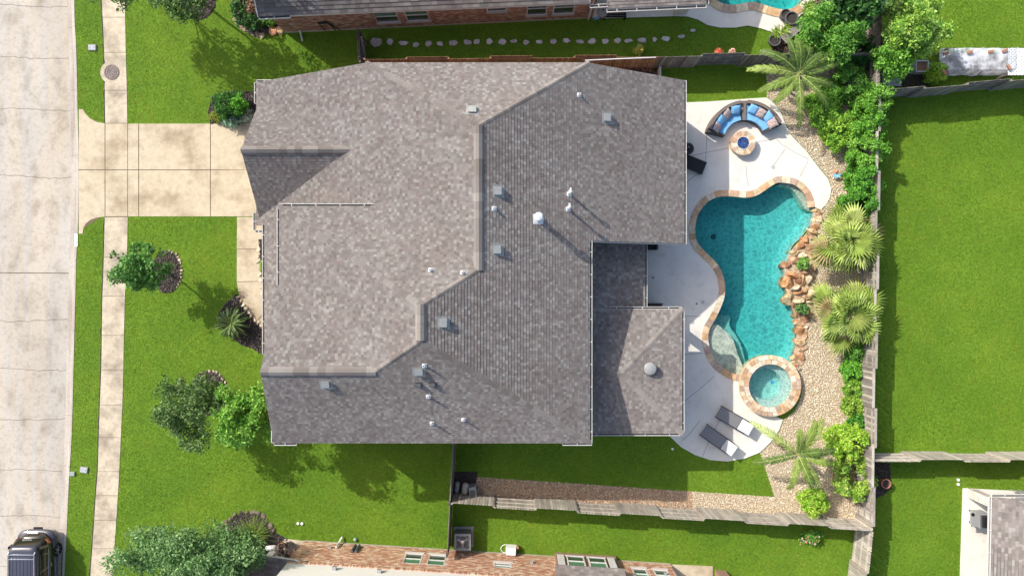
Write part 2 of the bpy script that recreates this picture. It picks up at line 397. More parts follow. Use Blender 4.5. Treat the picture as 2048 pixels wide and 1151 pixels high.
# ---- ground: lawn soil, one sheet to the horizon (pools cut out)
BIG = 600.0
outer = [(x, y) for x, y in kerb_line]
outer = [(kerb_line[0][0], BIG)] + outer + [(kerb_line[-1][0], -BIG), (BIG, -BIG), (BIG, BIG)]
ground = sheet([outer, pool_hole, offset_poly(npool_poly, .1)], 0.0).build('ground', M['lawn_soil']); tag(ground, kind='structure')
ROADW = 8.6
west_line = [(x - ROADW, y) for x, y in kerb_line]
gw = sheet([[(-BIG, -BIG), (west_line[-1][0], -BIG)] + west_line[::-1] + [(west_line[0][0], BIG), (-BIG, BIG)]], 0.0).build('ground_far_side', M['lawn_soil']); tag(gw, kind='structure')

# ---- road: concrete slabs between wavy cracks
road = thing('road', kind='structure')
ROADZ = -0.13
rb = MB()
gut = [(x - 0.42, y) for x, y in kerb_line]
full = [(gut[0][0], BIG)] + gut + [(gut[-1][0], -BIG)]
left = [(x - ROADW + .84, y) for x, y in full]
sheet([full + left[::-1]], ROADZ - 0.03, rb); rb.build('road_bed', M['joint'], road)
def road_x(y, line=None):
    line = line or gut
    for a, b in zip(line[:-1], line[1:]):
        if b[1] <= y <= a[1]:
            t = (y - a[1])/(b[1] - a[1]); return a[0] + (b[0]-a[0])*t
    return line[0][0] if y > line[0][1] else line[-1][0]
cracks = [-760, -640, -520, -400, -290, -190, -95, 9, 113, 217, 352, 545, 640, 738, 838, 941, 1034, 1135, 1240, 1345, 1460]
def crack_pts(i, py, sgn):
    rr = random.Random(int(py)*7 + 1); pts = []
    wide = .018 if py == 545 else .010
    amp = 0.0 if py == 545 else .10
    ph = rr.uniform(0, 6)
    yb = (575.5 - py)/S
    xr = road_x(yb); xl = xr - ROADW + .84
    N = 26
    for k in range(N+1):
        t = k/N; x = xl + (xr - xl)*t
        yy = yb + amp*(math.sin(t*9 + ph) * .6 + rr.uniform(-.45, .45)) + (t-.5)*(-.05)
        pts.append((x, yy + sgn*wide))
    pts[-1] = (xr, pts[-1][1])
    return pts
for i in range(len(cracks)-1):
    top = crack_pts(i, cracks[i], -1); bot = crack_pts(i+1, cracks[i+1], 1)
    ya, yb_ = top[-1][1], bot[-1][1]
    side = [(x, y) for x, y in gut if yb_ < y < ya]
    poly = top + side + bot[::-1]
    mb = MB(); mb.prism(poly, ROADZ - 0.02, ROADZ); mb.build('slab', M['road_concrete'], road)
for (ya, yb_) in ((BIG, (575.5-cracks[0])/S), ((575.5-cracks[-1])/S, -BIG)):
    xr = road_x((ya if abs(ya) < 300 else yb_))
    mb = MB(); mb.prism([(xr-ROADW+.84, ya), (xr, ya), (xr, yb_), (xr-ROADW+.84, yb_)], ROADZ-.02, ROADZ-.001); mb.build('slab', M['road_concrete'], road)

# ---- kerb with its gutter pan, cast in lengths
kerb = thing('kerb', kind='structure')
def kerb_run(line, sgn):
    prof = [(-0.44, ROADZ - .05), (-0.44, ROADZ + .004), (-0.16, ROADZ - .012), (-0.13, ROADZ + .05), (-0.115, 0.005), (-0.09, 0.018), (0.02, 0.02), (0.02, -.1)]
    n = len(line)
    step = 6
    for a in range(0, n-1, step):
        b = min(a + step, n-1); mb = MB(); vs = []
        for i in range(a, b+1):
            e = .004*(1 if i == a else -1 if i == b else 0)
            t = Vector(line[min(i+1, n-1)]) - Vector(line[max(i-1, 0)]); t.normalize()
            nx, ny = -t.y*sgn, t.x*sgn
            for dx, z in prof:
                vs.append((line[i][0] + nx*dx + t.x*e, line[i][1] + ny*dx + t.y*e, z))
        m = len(prof); fs = []
        for k in range(b-a):
            for j in range(m-1): fs.append((k*m+j, (k+1)*m+j, (k+1)*m+j+1, k*m+j+1))
        mb.add(vs, fs); mb.build('kerb_length', M['gutter_concrete'], kerb)
kerb_run(kerb_line, 1)
kerb_run([(x - ROADW, y) for x, y in kerb_line], -1)

dirt_a, dirt_b = [], []
for k in range(160):
    y = (575.5 - (-60 + 1280*k/159))/S; x = road_x(y) + .27; w_ = .02 + .035*abs(noise.noise(Vector((0, y*.35, 2)))) + .02*noise.noise(Vector((0, y*2.5, 7)))
    if 215 < 575.5 - y*S < 480: w_ += .035
    dirt_a.append((x - max(.01, w_), y)); dirt_b.append((x + max(.01, w_*.5), y))
mb = MB(); sheet([dirt_a + dirt_b[::-1]], ROADZ + .006, mb); mb.build('gutter_dirt', M['gutter_dirt'], kerb)
# ---- sidewalk slabs
sidewalk = thing('sidewalk', kind='structure')
SWL = [(200, -300), (203, -40), (204, 0), (207, 60), (209, 110), (210, 180), (211, 247), (211, 340), (210, 433), (208, 520), (205, 600), (204, 680), (203, 740), (200, 810), (198, 874), (196, 942), (192, 990), (189, 1039), (185, 1096), (181, 1151), (172, 1260), (150, 1500)]
SWR = [(246, -300), (249, -40), (250, 0), (251, 60), (252, 110), (254, 180), (255, 247), (256, 340), (256, 433), (254, 520), (250, 600), (248, 680), (247, 740), (245, 810), (242, 874), (239, 942), (236, 990), (233, 1039), (229, 1096), (225, 1151), (216, 1260), (194, 1500)]
def xat(L, y):
    for a, b in zip(L[:-1], L[1:]):
        if a[1] <= y <= b[1]: return a[0] + (b[0]-a[0])*(y-a[1])/(b[1]-a[1])
joints_up = [-280, -200, -118, -40, 35, 105, 181, 247]
joints_dn = [434, 514, 592, 670, 739, 809, 874, 942, 990, 1039, 1096, 1160, 1235, 1310, 1400, 1480]
SWZ = 0.02
TRENCH = []
for js in (joints_up, joints_dn):
    for a, b in zip(js[:-1], js[1:]):
        y0, y1 = a + .45, b - .45
        L_ = [(xat(SWL, y0 + (y1-y0)*k/6), y0 + (y1-y0)*k/6) for k in range(7)]
        R_ = [(xat(SWR, y0 + (y1-y0)*k/6), y0 + (y1-y0)*k/6) for k in range(7)]
        if a == 105:       # the collar of the manhole bulges out of this slab
            L_ = [p for p in L_ if p[1] < 122] + [(224 - 23*math.cos(t), 145 + 23*math.sin(t)) for t in np.linspace(-.95, .95, 12)] + [p for p in L_ if p[1] > 168]
        mb = MB(); mb.prism(P2(L_ + R_[::-1]), -.05, SWZ); mb.build('slab', M['walk_concrete'], sidewalk)
for a_, b_ in ((-280, 246), (436, 1480)):
    ys_ = np.linspace(a_, b_, 60); pw_ = [(xat(SWL, y) - 2.6 - .7*math.sin(y*.21) - .5*math.sin(y*.53), y) for y in ys_] + [(xat(SWL, y) + 1, y) for y in ys_[::-1]]
    TRENCH.append(P2(pw_)); tr_ = MB(); sheet([P2(pw_)], .005, tr_); tag(tr_.build('soil_edge', M['mulch']), kind='structure')
mbj = MB(); sheet([P2([(x+1, y) for x, y in SWL] + [(x-1, y) for x, y in SWR][::-1])], 0.006, mbj); mbj.build('joint_filler', M['joint'], sidewalk)

# ---- driveway and front walk
driveway = thing('driveway', kind='structure')
rows = [(247.5, 339), (340.6, 432.5)]
cols = [(211.3, 255.2), (256.4, 277), (278.6, 420.4), (422, 575)]
for (y0, y1) in rows:
    for (x0, x1) in cols:
        mb = MB(); mb.prism(P2([(x0, y0), (x1, y0 - (2 if x1 > 500 else 0)), (x1, y1), (x0, y1)]), -.05, SWZ); mb.build('slab', M['drive_concrete'], driveway)
ap_n = [(158, 219), (166, 218.5), (171, 227), (180, 237), (193, 244), (209.8, 247), (209.8, 339), (158, 339)]
ap_s = [(158, 340.6), (209.8, 340.6), (209.8, 433), (195, 435), (182, 439), (172, 447), (167, 457), (165.5, 467), (158, 467.5)]
for ap in (ap_n, ap_s):
    mb = MB(); mb.prism(P2(ap), -.05, SWZ); mb.build('apron', M['drive_concrete'], driveway)
mb = MB(); sheet([P2([(158, 221), (172, 232), (206, 249), (575, 249), (575, 431), (205, 432), (170, 455), (158, 465)])], 0.007, mb); mb.build('joint_filler', M['joint'], driveway)
front_walk = thing('front_walk', kind='structure')
fw = [[(474.5, 434), (524, 434), (524, 497.4), (474, 497.4)], [(474, 498.6), (524, 498.6), (526, 561.5), (474, 563)],
      [(474, 564.2), (526, 562.7), (560, 562), (560, 607), (531, 622), (514, 641), (500, 626), (488, 610), (479, 592)], [(515, 642), (532, 623.5), (560, 609), (560, 668), (530, 655)]]
for p in fw:
    mb = MB(); mb.prism(P2(p), -.05, SWZ); mb.build('slab', M['drive_concrete'], front_walk)
mb = MB(); sheet([P2([(475, 435), (523, 435), (559, 560), (559, 667), (530, 653), (500, 625), (480, 592), (475, 560)])], 0.007, mb); mb.build('joint_filler', M['joint'], front_walk)

# ---- patio
PATZ = 0.06
PATIO_PX = [(1300, 206), (1368, 205), (1420, 203), (1500, 197), (1533, 195), (1545, 203), (1560, 220), (1570, 246), (1580, 268), (1597, 286), (1613, 302), (1626, 320), (1641, 340), (1656, 357), (1663, 377), (1660, 395), (1652, 409), (1642, 419), (1628, 414)]
PAT_S = [(1479, 762), (1500, 775), (1500, 800), (1530, 825), (1566, 838), (1558, 860), (1541, 884), (1520, 904), (1490, 916), (1455, 922), (1420, 919), (1390, 909), (1362, 893), (1340, 872), (1330, 855), (1140, 852), (1140, 480), (1300, 480)]
i0 = POOL_PX.index((1628, 414)); 
up = [POOL_PX[k % len(POOL_PX)] for k in range(i0, i0 - 29, -1)]      # round the top and down the west side to the spa
up = []
k = i0
while True:
    k -= 1
    up.append(POOL_PX[k])
    if POOL_PX[k] == (1479, 762): break
    if len(up) > 60: break
pat_pool = [(x, y) for x, y in offset_line(spline(P2(up), n=3), -0.06)]
pat_outer = P2(PATIO_PX[:-1], PATZ) + [pool_poly[3*i0]] + pat_pool + P2(PAT_S[1:], PATZ)
patio = MB().prism(pat_outer, -.08, PATZ).build('patio', M['patio_concrete']); tag(patio, kind='structure')
def strip(name, pts, w, z, mt, parent):
    pts = [G2(*p, z) for p in pts]; a = offset_line(pts, w/2); b = offset_line(pts, -w/2)
    mb = MB(); n = len(pts)
    mb.add([(x, y, z) for x, y in a] + [(x, y, z) for x, y in b], [(i, n+i, n+i+1, i+1) for i in range(n-1)]); return mb.build(name, mt, parent)
for pts in ([(1414, 266), (1412, 305), (1411, 326)], [(1370, 315), (1412, 305), (1458, 296)], [(1370, 367), (1396, 346)], [(1492, 332), (1494, 356), (1497, 372)],
            [(1516, 284), (1553, 277)], [(1553, 277), (1562, 288), (1590, 305), (1618, 319)], [(1571, 297), (1547, 331)], [(1616, 322), (1601, 352)],
            [(1366, 632), (1402, 632)], [(1366, 708), (1406, 706)], [(1367, 803), (1402, 775), (1428, 752)], [(1404, 915), (1415, 888), (1440, 838)], [(1366, 880), (1380, 866), (1400, 840)]):
    strip('joint', pts, .03, PATZ + .004, M['joint_grey'], patio)

# ---- beds
def bed(name, px, z, mt, holes=()):
    mb = MB(); sheet([P2(px)] + [list(h) for h in holes], z, mb); o = mb.build(name, mt); tag(o, kind='structure'); return o
GRAVEL_PX = [(1533, 140), (1534, 195), (1546, 203), (1560, 219), (1571, 246), (1581, 268), (1598, 286), (1614, 302), (1627, 320), (1642, 340), (1657, 357), (1664, 378), (1661, 396), (1653, 410), (1644, 420), (1632, 425), (1630, 434), (1626, 452), (1614, 468), (1600, 484), (1588, 496), (1583, 512), (1576, 528), (1573, 546), (1575, 564), (1580, 582), (1588, 604), (1595, 622), (1598, 642), (1601, 664), (1600, 690), (1594, 712), (1588, 730), (1602, 760), (1603, 790), (1590, 820), (1568, 838), (1559, 862), (1541, 886), (1521, 905), (1528, 928), (1538, 958), (1549, 993), (1400, 983), (1180, 968), (953, 953), (952, 985), (948, 1000), (1180, 1012), (1400, 1026), (1600, 1040), (1735, 1046), (1740, 60), (1690, 40), (1690, 108), (1560, 112), (1545, 125)]
bed('gravel_bed', GRAVEL_PX, 0.012, M['bed_soil'])
bed('mulch_bed_north', [(1190, 126), (1325, 126), (1322, 152), (1300, 152), (1180, 140)], 0.014, M['mulch'])
bed('pump_bed', [(903, 942), (955, 942), (953, 996), (903, 996)], 0.016, M['mulch'])
RING1 = [(333 + 30*math.cos(t)*(1 + .05*math.sin(3*t)), 543 + 43*math.sin(t)) for t in np.linspace(0, 2*math.pi, 28, endpoint=False)]
RING2 = [(418 + 39*math.cos(t), 785 + 45*math.sin(t)) for t in np.linspace(0, 2*math.pi, 28, endpoint=False)]
RING3 = [(398 + 34*math.cos(t), 0 + 40*math.sin(t)) for t in np.linspace(0, 2*math.pi, 28, endpoint=False)]
bed('mulch_ring', RING1, 0.016, M['mulch']); bed('mulch_ring', RING2, 0.016, M['mulch']); bed('mulch_ring', RING3, 0.016, M['mulch'])
SAGO_BED = [(474, 587), (482, 600), (490, 613), (501, 628), (515, 644), (528, 656), (560, 670), (560, 715), (524, 708), (505, 697), (485, 690), (460, 672), (442, 650), (437, 628), (452, 605)]
bed('mulch_bed_front', SAGO_BED, 0.016, M['mulch'])
NBED = [(468, -40), (464, 10), (469, 32), (480, 50), (496, 62), (512, 68), (530, 70), (566, 66), (600, 40), (600, -40)]
bed('mulch_bed_neighbour', NBED, 0.016, M['mulch'])
SBED = [(450, 1050), (470, 1030), (495, 1023), (518, 1026), (535, 1042), (548, 1062), (575, 1076), (575, 1110), (420, 1110)]
bed('mulch_bed_south', SBED, 0.016, M['mulch'])
DBED = [(425, 195), (440, 186), (470, 182), (505, 184), (560, 190), (560, 246), (421, 247), (416, 222)]
bed('mulch_bed_drive', DBED, 0.016, M['mulch'])
WBED = [(517, 478), (560, 478), (560, 640), (530, 640), (524, 562), (519, 500)]
bed('mulch_bed_porch', WBED, 0.026, M['mulch'])
POTBED = [(1750, 924), (1780, 925), (1781, 950), (1782, 975), (1765, 990), (1750, 995)]
bed('mulch_bed_east', POTBED, 0.014, M['mulch'])
NGARD = [(1540, 78), (1560, 70), (1580, 40), (1600, 5), (1640, -60), (1760, -60), (1765, 108), (1545, 106)]
bed('planting_bed_north', NGARD, 0.014, M['mulch'])

# ---- neighbour concrete
npat = [(1185, 38), (1185, -80), (1660, -80), (1630, 0), (1612, 22), (1590, 40), (1575, 70), (1548, 66), (1520, 57), (1495, 52), (1470, 56), (1440, 56), (1415, 51), (1395, 40), (1375, 34), (1355, 33), (1290, 35)]
mb = MB(); sheet([P2(npat), offset_poly(npool_poly, .05)], 0.04, mb); o = mb.build('patio_neighbour', M['patio_concrete']); tag(o, kind='structure')
mb = MB(); mb.prism(P2([(1925, 975), (2130, 985), (2130, 1300), (1915, 1300)]), -.05, .05); o = mb.build('patio_corner', M['patio_concrete']); tag(o, kind='structure')
mb = MB(); mb.prism(P2([(1335, 1127), (1425, 1131), (1425, 1300), (1335, 1300)]), -.05, .05); o = mb.build('patio_south', M['drive_concrete']); tag(o, kind='structure')
mb = MB(); mb.prism(P2([(570, 1076), (622, 1082), (600, 1130), (540, 1125), (552, 1095)]), -.05, .03); o = mb.build('porch_floor', M['walk_concrete']); tag(o, kind='structure')

# ---- swimming pool
pool = thing('swimming_pool', 'free-form turquoise swimming pool with travertine coping and rock edge', 'swimming pool', G(1500, 560))
WZ = -0.03
def basin(poly, parent, name, zs, col_fn, tilt=0):
    mb = MB(); loops = [(offset_poly(poly, -d), z) for d, z in zs]; n = len(poly)
    vs = [(x, y, z) for lp, z in loops for x, y in lp]
    fs = []
    for i in range(len(loops)-1):
        for k in range(n): fs.append((i*n+k, i*n+(k+1) % n, (i+1)*n+(k+1) % n, (i+1)*n+k)[::-1] if area2(poly) < 0 else (i*n+k, i*n+(k+1) % n, (i+1)*n+(k+1) % n, (i+1)*n+k)[::-1])
    mb.add(vs, fs, col_fn)
    sheet([loops[-1][0]], loops[-1][1], mb)
    if tilt:      # the floor rises towards the rockery
        x0, x1 = min(p[0] for p in poly), max(p[0] for p in poly); zb = loops[-2][1] + .01
        mb.v = [(x, y, z + (tilt*(x-x0)/(x1-x0) if z < -.5 else 0)) for x, y, z in mb.v]
    mb.c = [col_fn]*len(mb.f)
    return mb.build(name, M['plaster'], parent)
DEEP = (0.34, 0.56, 0.53); SHALLOW = (0.70, 0.64, 0.52)
basin(pool_poly, pool, 'basin', [(0, .02), (0, -1.0), (.12, -1.3), (.35, -1.42)], DEEP, .62)
LEDGE_PX = [(1398, 668), (1404, 652), (1412, 648), (1424, 645), (1438, 650), (1454, 663), (1467, 677), (1474, 697), (1479, 713), (1486, 728), (1492, 745), (1496, 775), (1440, 770), (1404, 735), (1394, 695)]
STEP_PX = [(1410, 636), (1425, 628), (1450, 630), (1466, 634), (1466, 652), (1478, 670), (1489, 690), (1495, 712), (1500, 730), (1505, 775), (1440, 770), (1404, 735), (1396, 680)]
BENCH_PX = [(1560, 368), (1572, 364), (1590, 368), (1605, 378), (1617, 392), (1640, 400), (1640, 422), (1622, 421), (1612, 415), (1605, 403), (1598, 390), (1588, 378), (1572, 371)]
def clip_in(poly, d=-0.02):
    return poly
for nm, px, z, c in (('tanning_ledge', LEDGE_PX, -.17, SHALLOW), ('step', STEP_PX, -.62, (0.42, 0.56, .50)), ('bench', BENCH_PX, -.24, SHALLOW)):
    poly = spline(P2(px), closed=True, n=3)
    mb = MB(); mb.prism(poly, -1.7, z); mb.c = [c]*len(mb.f); mb.build(nm, M['plaster'], pool)
def water_body(name, poly, zt, zb, mt):
    n = len(poly); mb = MB(); mb.prism(poly, zb, zt, bottom=True); o = mb.build(name, mt); tag(o, kind='structure'); return o
water_body('pool_water', offset_poly(pool_poly, .012), WZ, -1.9, M['water'])
drain = MB().lathe([(.02, 0), (.15, 0), (.15, .03), (.02, .035)], (G(1440, 470).x, G(1440, 470).y, -1.26), 14).build('drain', M['planter_grey'], pool)
# coping stones
COP = [(.66, .52, .36), (.58, .38, .22), (.70, .60, .46), (.52, .36, .26), (.74, .67, .56), (.62, .44, .30), (.48, .37, .30), (.70, .55, .38)]
def coping(line, w, z0, z1, parent, side, wf=(.3, .52)):
    # line: list of 2-D points; stones laid along it on its given side
    d = [0]
    for a, b in zip(line[:-1], line[1:]): d.append(d[-1] + (Vector(b)-Vector(a)).length)
    out = offset_line(line, side*w)
    def at(L, s):
        i = max(0, min(len(d)-2, np.searchsorted(d, s)-1)); t = (s-d[i])/max(d[i+1]-d[i], 1e-9)
        return (L[i][0]+(L[i+1][0]-L[i][0])*t, L[i][1]+(L[i+1][1]-L[i][1])*t)
    s = 0; total = d[-1]; rr = random.Random(3)
    while s < total - .05:
        e = min(s + rr.uniform(*wf), total)
        if total - e < .15: e = total
        gp = .008; a, b = s + gp, e - gp; q = (a+b)/2
        poly = [at(line, a), at(line, q), at(line, b), at(out, b), at(out, q), at(out, a)]
        dz = rr.uniform(-.006, .008)
        mb = MB(); mb.prism(poly, z0, z1+dz); c = jit(rr.choice(COP), .12, rr); mb.c = [c]*len(mb.f)
        mb.build('coping_stone', M['stone'], parent)
        s = e
cop_line = [pool_poly[3*i0]] + spline(P2(up), n=3)
coping(cop_line, .33, -.06, PATZ + .035, pool, -1)
mb = MB(); a = cop_line; b = offset_line(cop_line, -.33); n = len(a)
mb.add([(x, y, PATZ+.012) for x, y in a] + [(x, y, PATZ+.012) for x, y in b], [(i, i+1, n+i+1, n+i) for i in range(n-1)]); mb.build('coping_mortar', M['mortar'], pool)

# ---- spa
spa = thing('spa', 'round raised spa with travertine rim at the pool corner', 'hot tub', (SPA_C.x, SPA_C.y, 0))
SPZ = .42
r_in, r_out = 44.0/S*(H-SPZ)/H, 61.0/S*(H-SPZ)/H
def ring_mesh(mb, c, r0, r1, z0, z1, a0, a1, n=4, col=None):
    vs = []
    for i in range(n+1):
        t = a0 + (a1-a0)*i/n
        for r, z in ((r0, z0), (r1, z0), (r1, z1), (r0, z1)): vs.append((c[0]+r*math.cos(t), c[1]+r*math.sin(t), z))
    fs = []
    for i in range(n):
        o = 4*i
        for j in range(4): fs.append((o+j, o+(j+1) % 4, o+4+(j+1) % 4, o+4+j)[::-1])
    fs += [(0, 1, 2, 3), tuple(4*n+k for k in (3, 2, 1, 0))]
    return mb.add(vs, fs, col)
mb = MB(); ring_mesh(mb, SPA_C, r_in, r_out-.03, -.4, SPZ-.05, 0, 2*math.pi, 48, (.62, .5, .36)); mb.build('wall', M['stone'], spa)
for (q0, q1, cnt, sd) in ((r_in-.02, (r_in+r_out)/2-.006, 30, 1), ((r_in+r_out)/2+.006, r_out+.01, 36, 2)):
    rr = random.Random(sd); cuts = np.cumsum([rr.uniform(.7, 1.3) for _ in range(cnt)]); cuts = cuts/cuts[-1]*2*math.pi
    prev = 0
    for c_ in cuts:
        mb = MB(); ring_mesh(mb, SPA_C, q0, q1, SPZ-.05, SPZ + rr.uniform(-.005, .006), prev+.006, c_-.006, 2, jit(rr.choice(COP + [(.74, .67, .56), (.70, .60, .46)]), .12, rr))
        mb.build('coping_stone', M['stone'], spa); prev = c_
mb = MB(); c2 = (SPA_C.x, SPA_C.y)
for (ra, za, rb_, zb) in ((r_in, SPZ-.1, r_in, -.05), (r_in, -.05, r_in*.72, -.05), (r_in*.72, -.05, r_in*.70, -.62)):
    n = 40; vs = [(c2[0]+ra*math.cos(2*math.pi*i/n), c2[1]+ra*math.sin(2*math.pi*i/n), za) for i in range(n)]
    off_ = (0, 0) if rb_ > r_in*.9 else (-.05, .02)
    vs += [(c2[0]+off_[0]+rb_*math.cos(2*math.pi*i/n), c2[1]+off_[1]+rb_*math.sin(2*math.pi*i/n), zb) for i in range(n)]
    if za == -.05 and rb_ < ra*.99 and zb == -.62: vs[:n] = [(x-.05, y+.02, z) for x, y, z in vs[:n]]
    mb.add(vs, [(i, n+i, n+(i+1) % n, (i+1) % n) for i in range(n)])
mb.add([(c2[0]-.05+r_in*.70*math.cos(2*math.pi*i/40), c2[1]+.02+r_in*.70*math.sin(2*math.pi*i/40), -.62) for i in range(40)], [tuple(range(40))])
mb.c = [(.60, .68, .63)]*len(mb.f); mb.build('basin', M['plaster'], spa)
MB().lathe([(.01, 0), (.11, 0), (.11, .02), (.01, .025)], (G(1553, 766).x, G(1553, 766).y, -.62), 12).build('drain', M['blue_fabric'], spa)
water_body('spa_water', circle(c2, r_in+.01, 40), SPZ-.13, -.9, M['spa_water'])

# ---- neighbour's pool
np_ = thing('neighbour_pool', 'pool in the neighbouring garden cut by the top of the photo', 'swimming pool', G(1510, -40))
basin(npool_poly, np_, 'basin', [(0, .02), (0, -1.1), (.3, -1.4)], DEEP)
water_body('neighbour_pool_water', offset_poly(npool_poly, .012), WZ, -1.6, M['water'])
nl = [p for p in npool_poly]
i1 = min(range(len(nl)), key=lambda i: (nl[i][0]-G(1418, -60).x)**2 + (nl[i][1]-G(1418, -60).y)**2)
nl = nl[i1:] + nl[:i1]; i2 = min(range(len(nl)), key=lambda i: (nl[i][0]-G(1600, 5).x)**2 + (nl[i][1]-G(1600, 5).y)**2)
coping(nl[:i2], .42, -.06, .075, np_, 1 if area2(npool_poly) > 0 else -1, (.35, .7))

# ================================================================== the main house
PL = dict(E=(-.5555, 0, 7.7444), W=(.5156, 0, 9.191), N=(0, -.7859, 13.7172), UN=(0, -.8439, 9.1414), UW=(.5422, 0, 11.6727), S=(0, .8092, 11.4046), G=(0, -.72, 6.1824))
MGAR = .90; YG, ZG, XG = 6.2343, 5.3919, -12.24
PL['gN'] = (0, -.8481, ZG + .8481*YG); PL['gS'] = (0, MGAR, ZG - MGAR*YG)
ZC, MC = 3.55, .30
ZS, ZE, ZW, ZU, YN = 5.823, 3.125, 2.76, 6.10, 10.018
def zp(p, x, y): a, b, c = PL[p]; return a*x + b*y + c
def on(p, x, y): return Vector((x, y, zp(p, x, y)))
def meet(*ps):
    A = []; b = []
    for q in ps:
        if isinstance(q, tuple): A.append([q[0] == 'x', q[0] == 'y', q[0] == 'z']); b.append(q[1])
        else: a_, b_, c_ = PL[q]; A.append([-a_, -b_, 1.0]); b.append(c_)
    return Vector(np.linalg.solve(np.array(A, float), np.array(b, float)))
V1 = meet('E', 'W', 'N'); V2 = meet('E', 'W', 'UN'); V3 = meet('E', 'UW', 'UN'); V4 = meet('E', 'UW', 'S'); V5 = meet('E', 'S', ('z', ZS))
V6 = meet('UW', 'S', 'G'); V7 = meet('S', 'G', ('x', -10.22)); V8 = meet('S', ('z', ZS), ('x', -10.62))
V9 = meet('E', 'N', ('y', YN)); V10 = meet('W', 'N', ('y', YN)); V11 = meet('E', ('y', YN), ('z', ZE)); V13 = meet('W', ('y', YN), ('z', ZW))
V14 = meet('UW', 'UN', ('z', ZU)); V15 = meet('W', 'UN', ('z', ZU)); V17 = meet('W', 'gN', 'gS'); V18 = meet('gN', 'gS', ('x', XG))
V12 = meet('E', ('z', ZE), ('y', 2.13)); V16 = meet('E', ('z', ZS), ('y', 2.10)); V20 = meet('UW', 'G', ('z', ZU)); V21 = Vector((-10.44, V20.y, ZU))
V19 = meet('W', 'gS', ('z', 2.86)); V22 = Vector((XG, V19.y, zp('gS', XG, V19.y)))
V23 = Vector((XG, 9.0, zp('gN', XG, 9.0))); V24 = meet('W', 'gN', ('y', 9.0))
SLOPES = {
 'E': [V1, V9, V11, V12, V16, V5, V4, V3, V2][::-1],
 'W': [V1, V10, V13, on('W', V13.x, 3.05), on('W', -12.0, 3.05), on('W', -12.0, -3.3), on('W', -10.1, -3.3), on('W', -10.1, V14.y - .3), on('W', V15.x + .1, V14.y-.3), V15, V2],
 'N': [V1, V9, V10], 'UN': [V2, V3, V14, V15], 'UW': [V3, V4, V6, V20, V14], 'G': [V6, V7, V21, V20], 'S': [V4, V5, V8, V7, V6],
 'gN': [V17, V24, V23, V18], 'gS': [V17, V18, V22, V19]}
# covered patio
XCE = G(1364, 700, ZC).x; YCN = G(1300, 618, ZC).y; YCS = G(1300, 866, ZC).y; YCM = (YCN+YCS)/2; XAP = XCE - (YCN-YCS)/2 * 1.02
ZAP = ZC + MC*(YCN-YCS)/2; XWAL = 3.1
CP = [Vector((XAP, YCM, ZAP)), Vector((XCE, YCN, ZC)), Vector((XCE, YCS, ZC)), Vector((XWAL, YCS, ZC)), Vector((XWAL, YCM, ZAP)), Vector((XWAL, YCN, ZC))]
ZL = 2.9; ML = .33; XLE = G(1290, 550, ZL).x
LR = [Vector((XLE, 2.3, ZL)), Vector((XWAL, 2.3, ZL + ML*(XLE-XWAL))), Vector((XWAL, YCN-.7, ZL + ML*(XLE-XWAL))), Vector((XLE, YCN-.7, ZL))]
SLOPES['cE'] = [CP[0], CP[2], CP[1]]; SLOPES['cN'] = [CP[0], CP[1], CP[5], CP[4]]; SLOPES['cS'] = [CP[0], CP[4], CP[3], CP[2]]; SLOPES['lower'] = LR

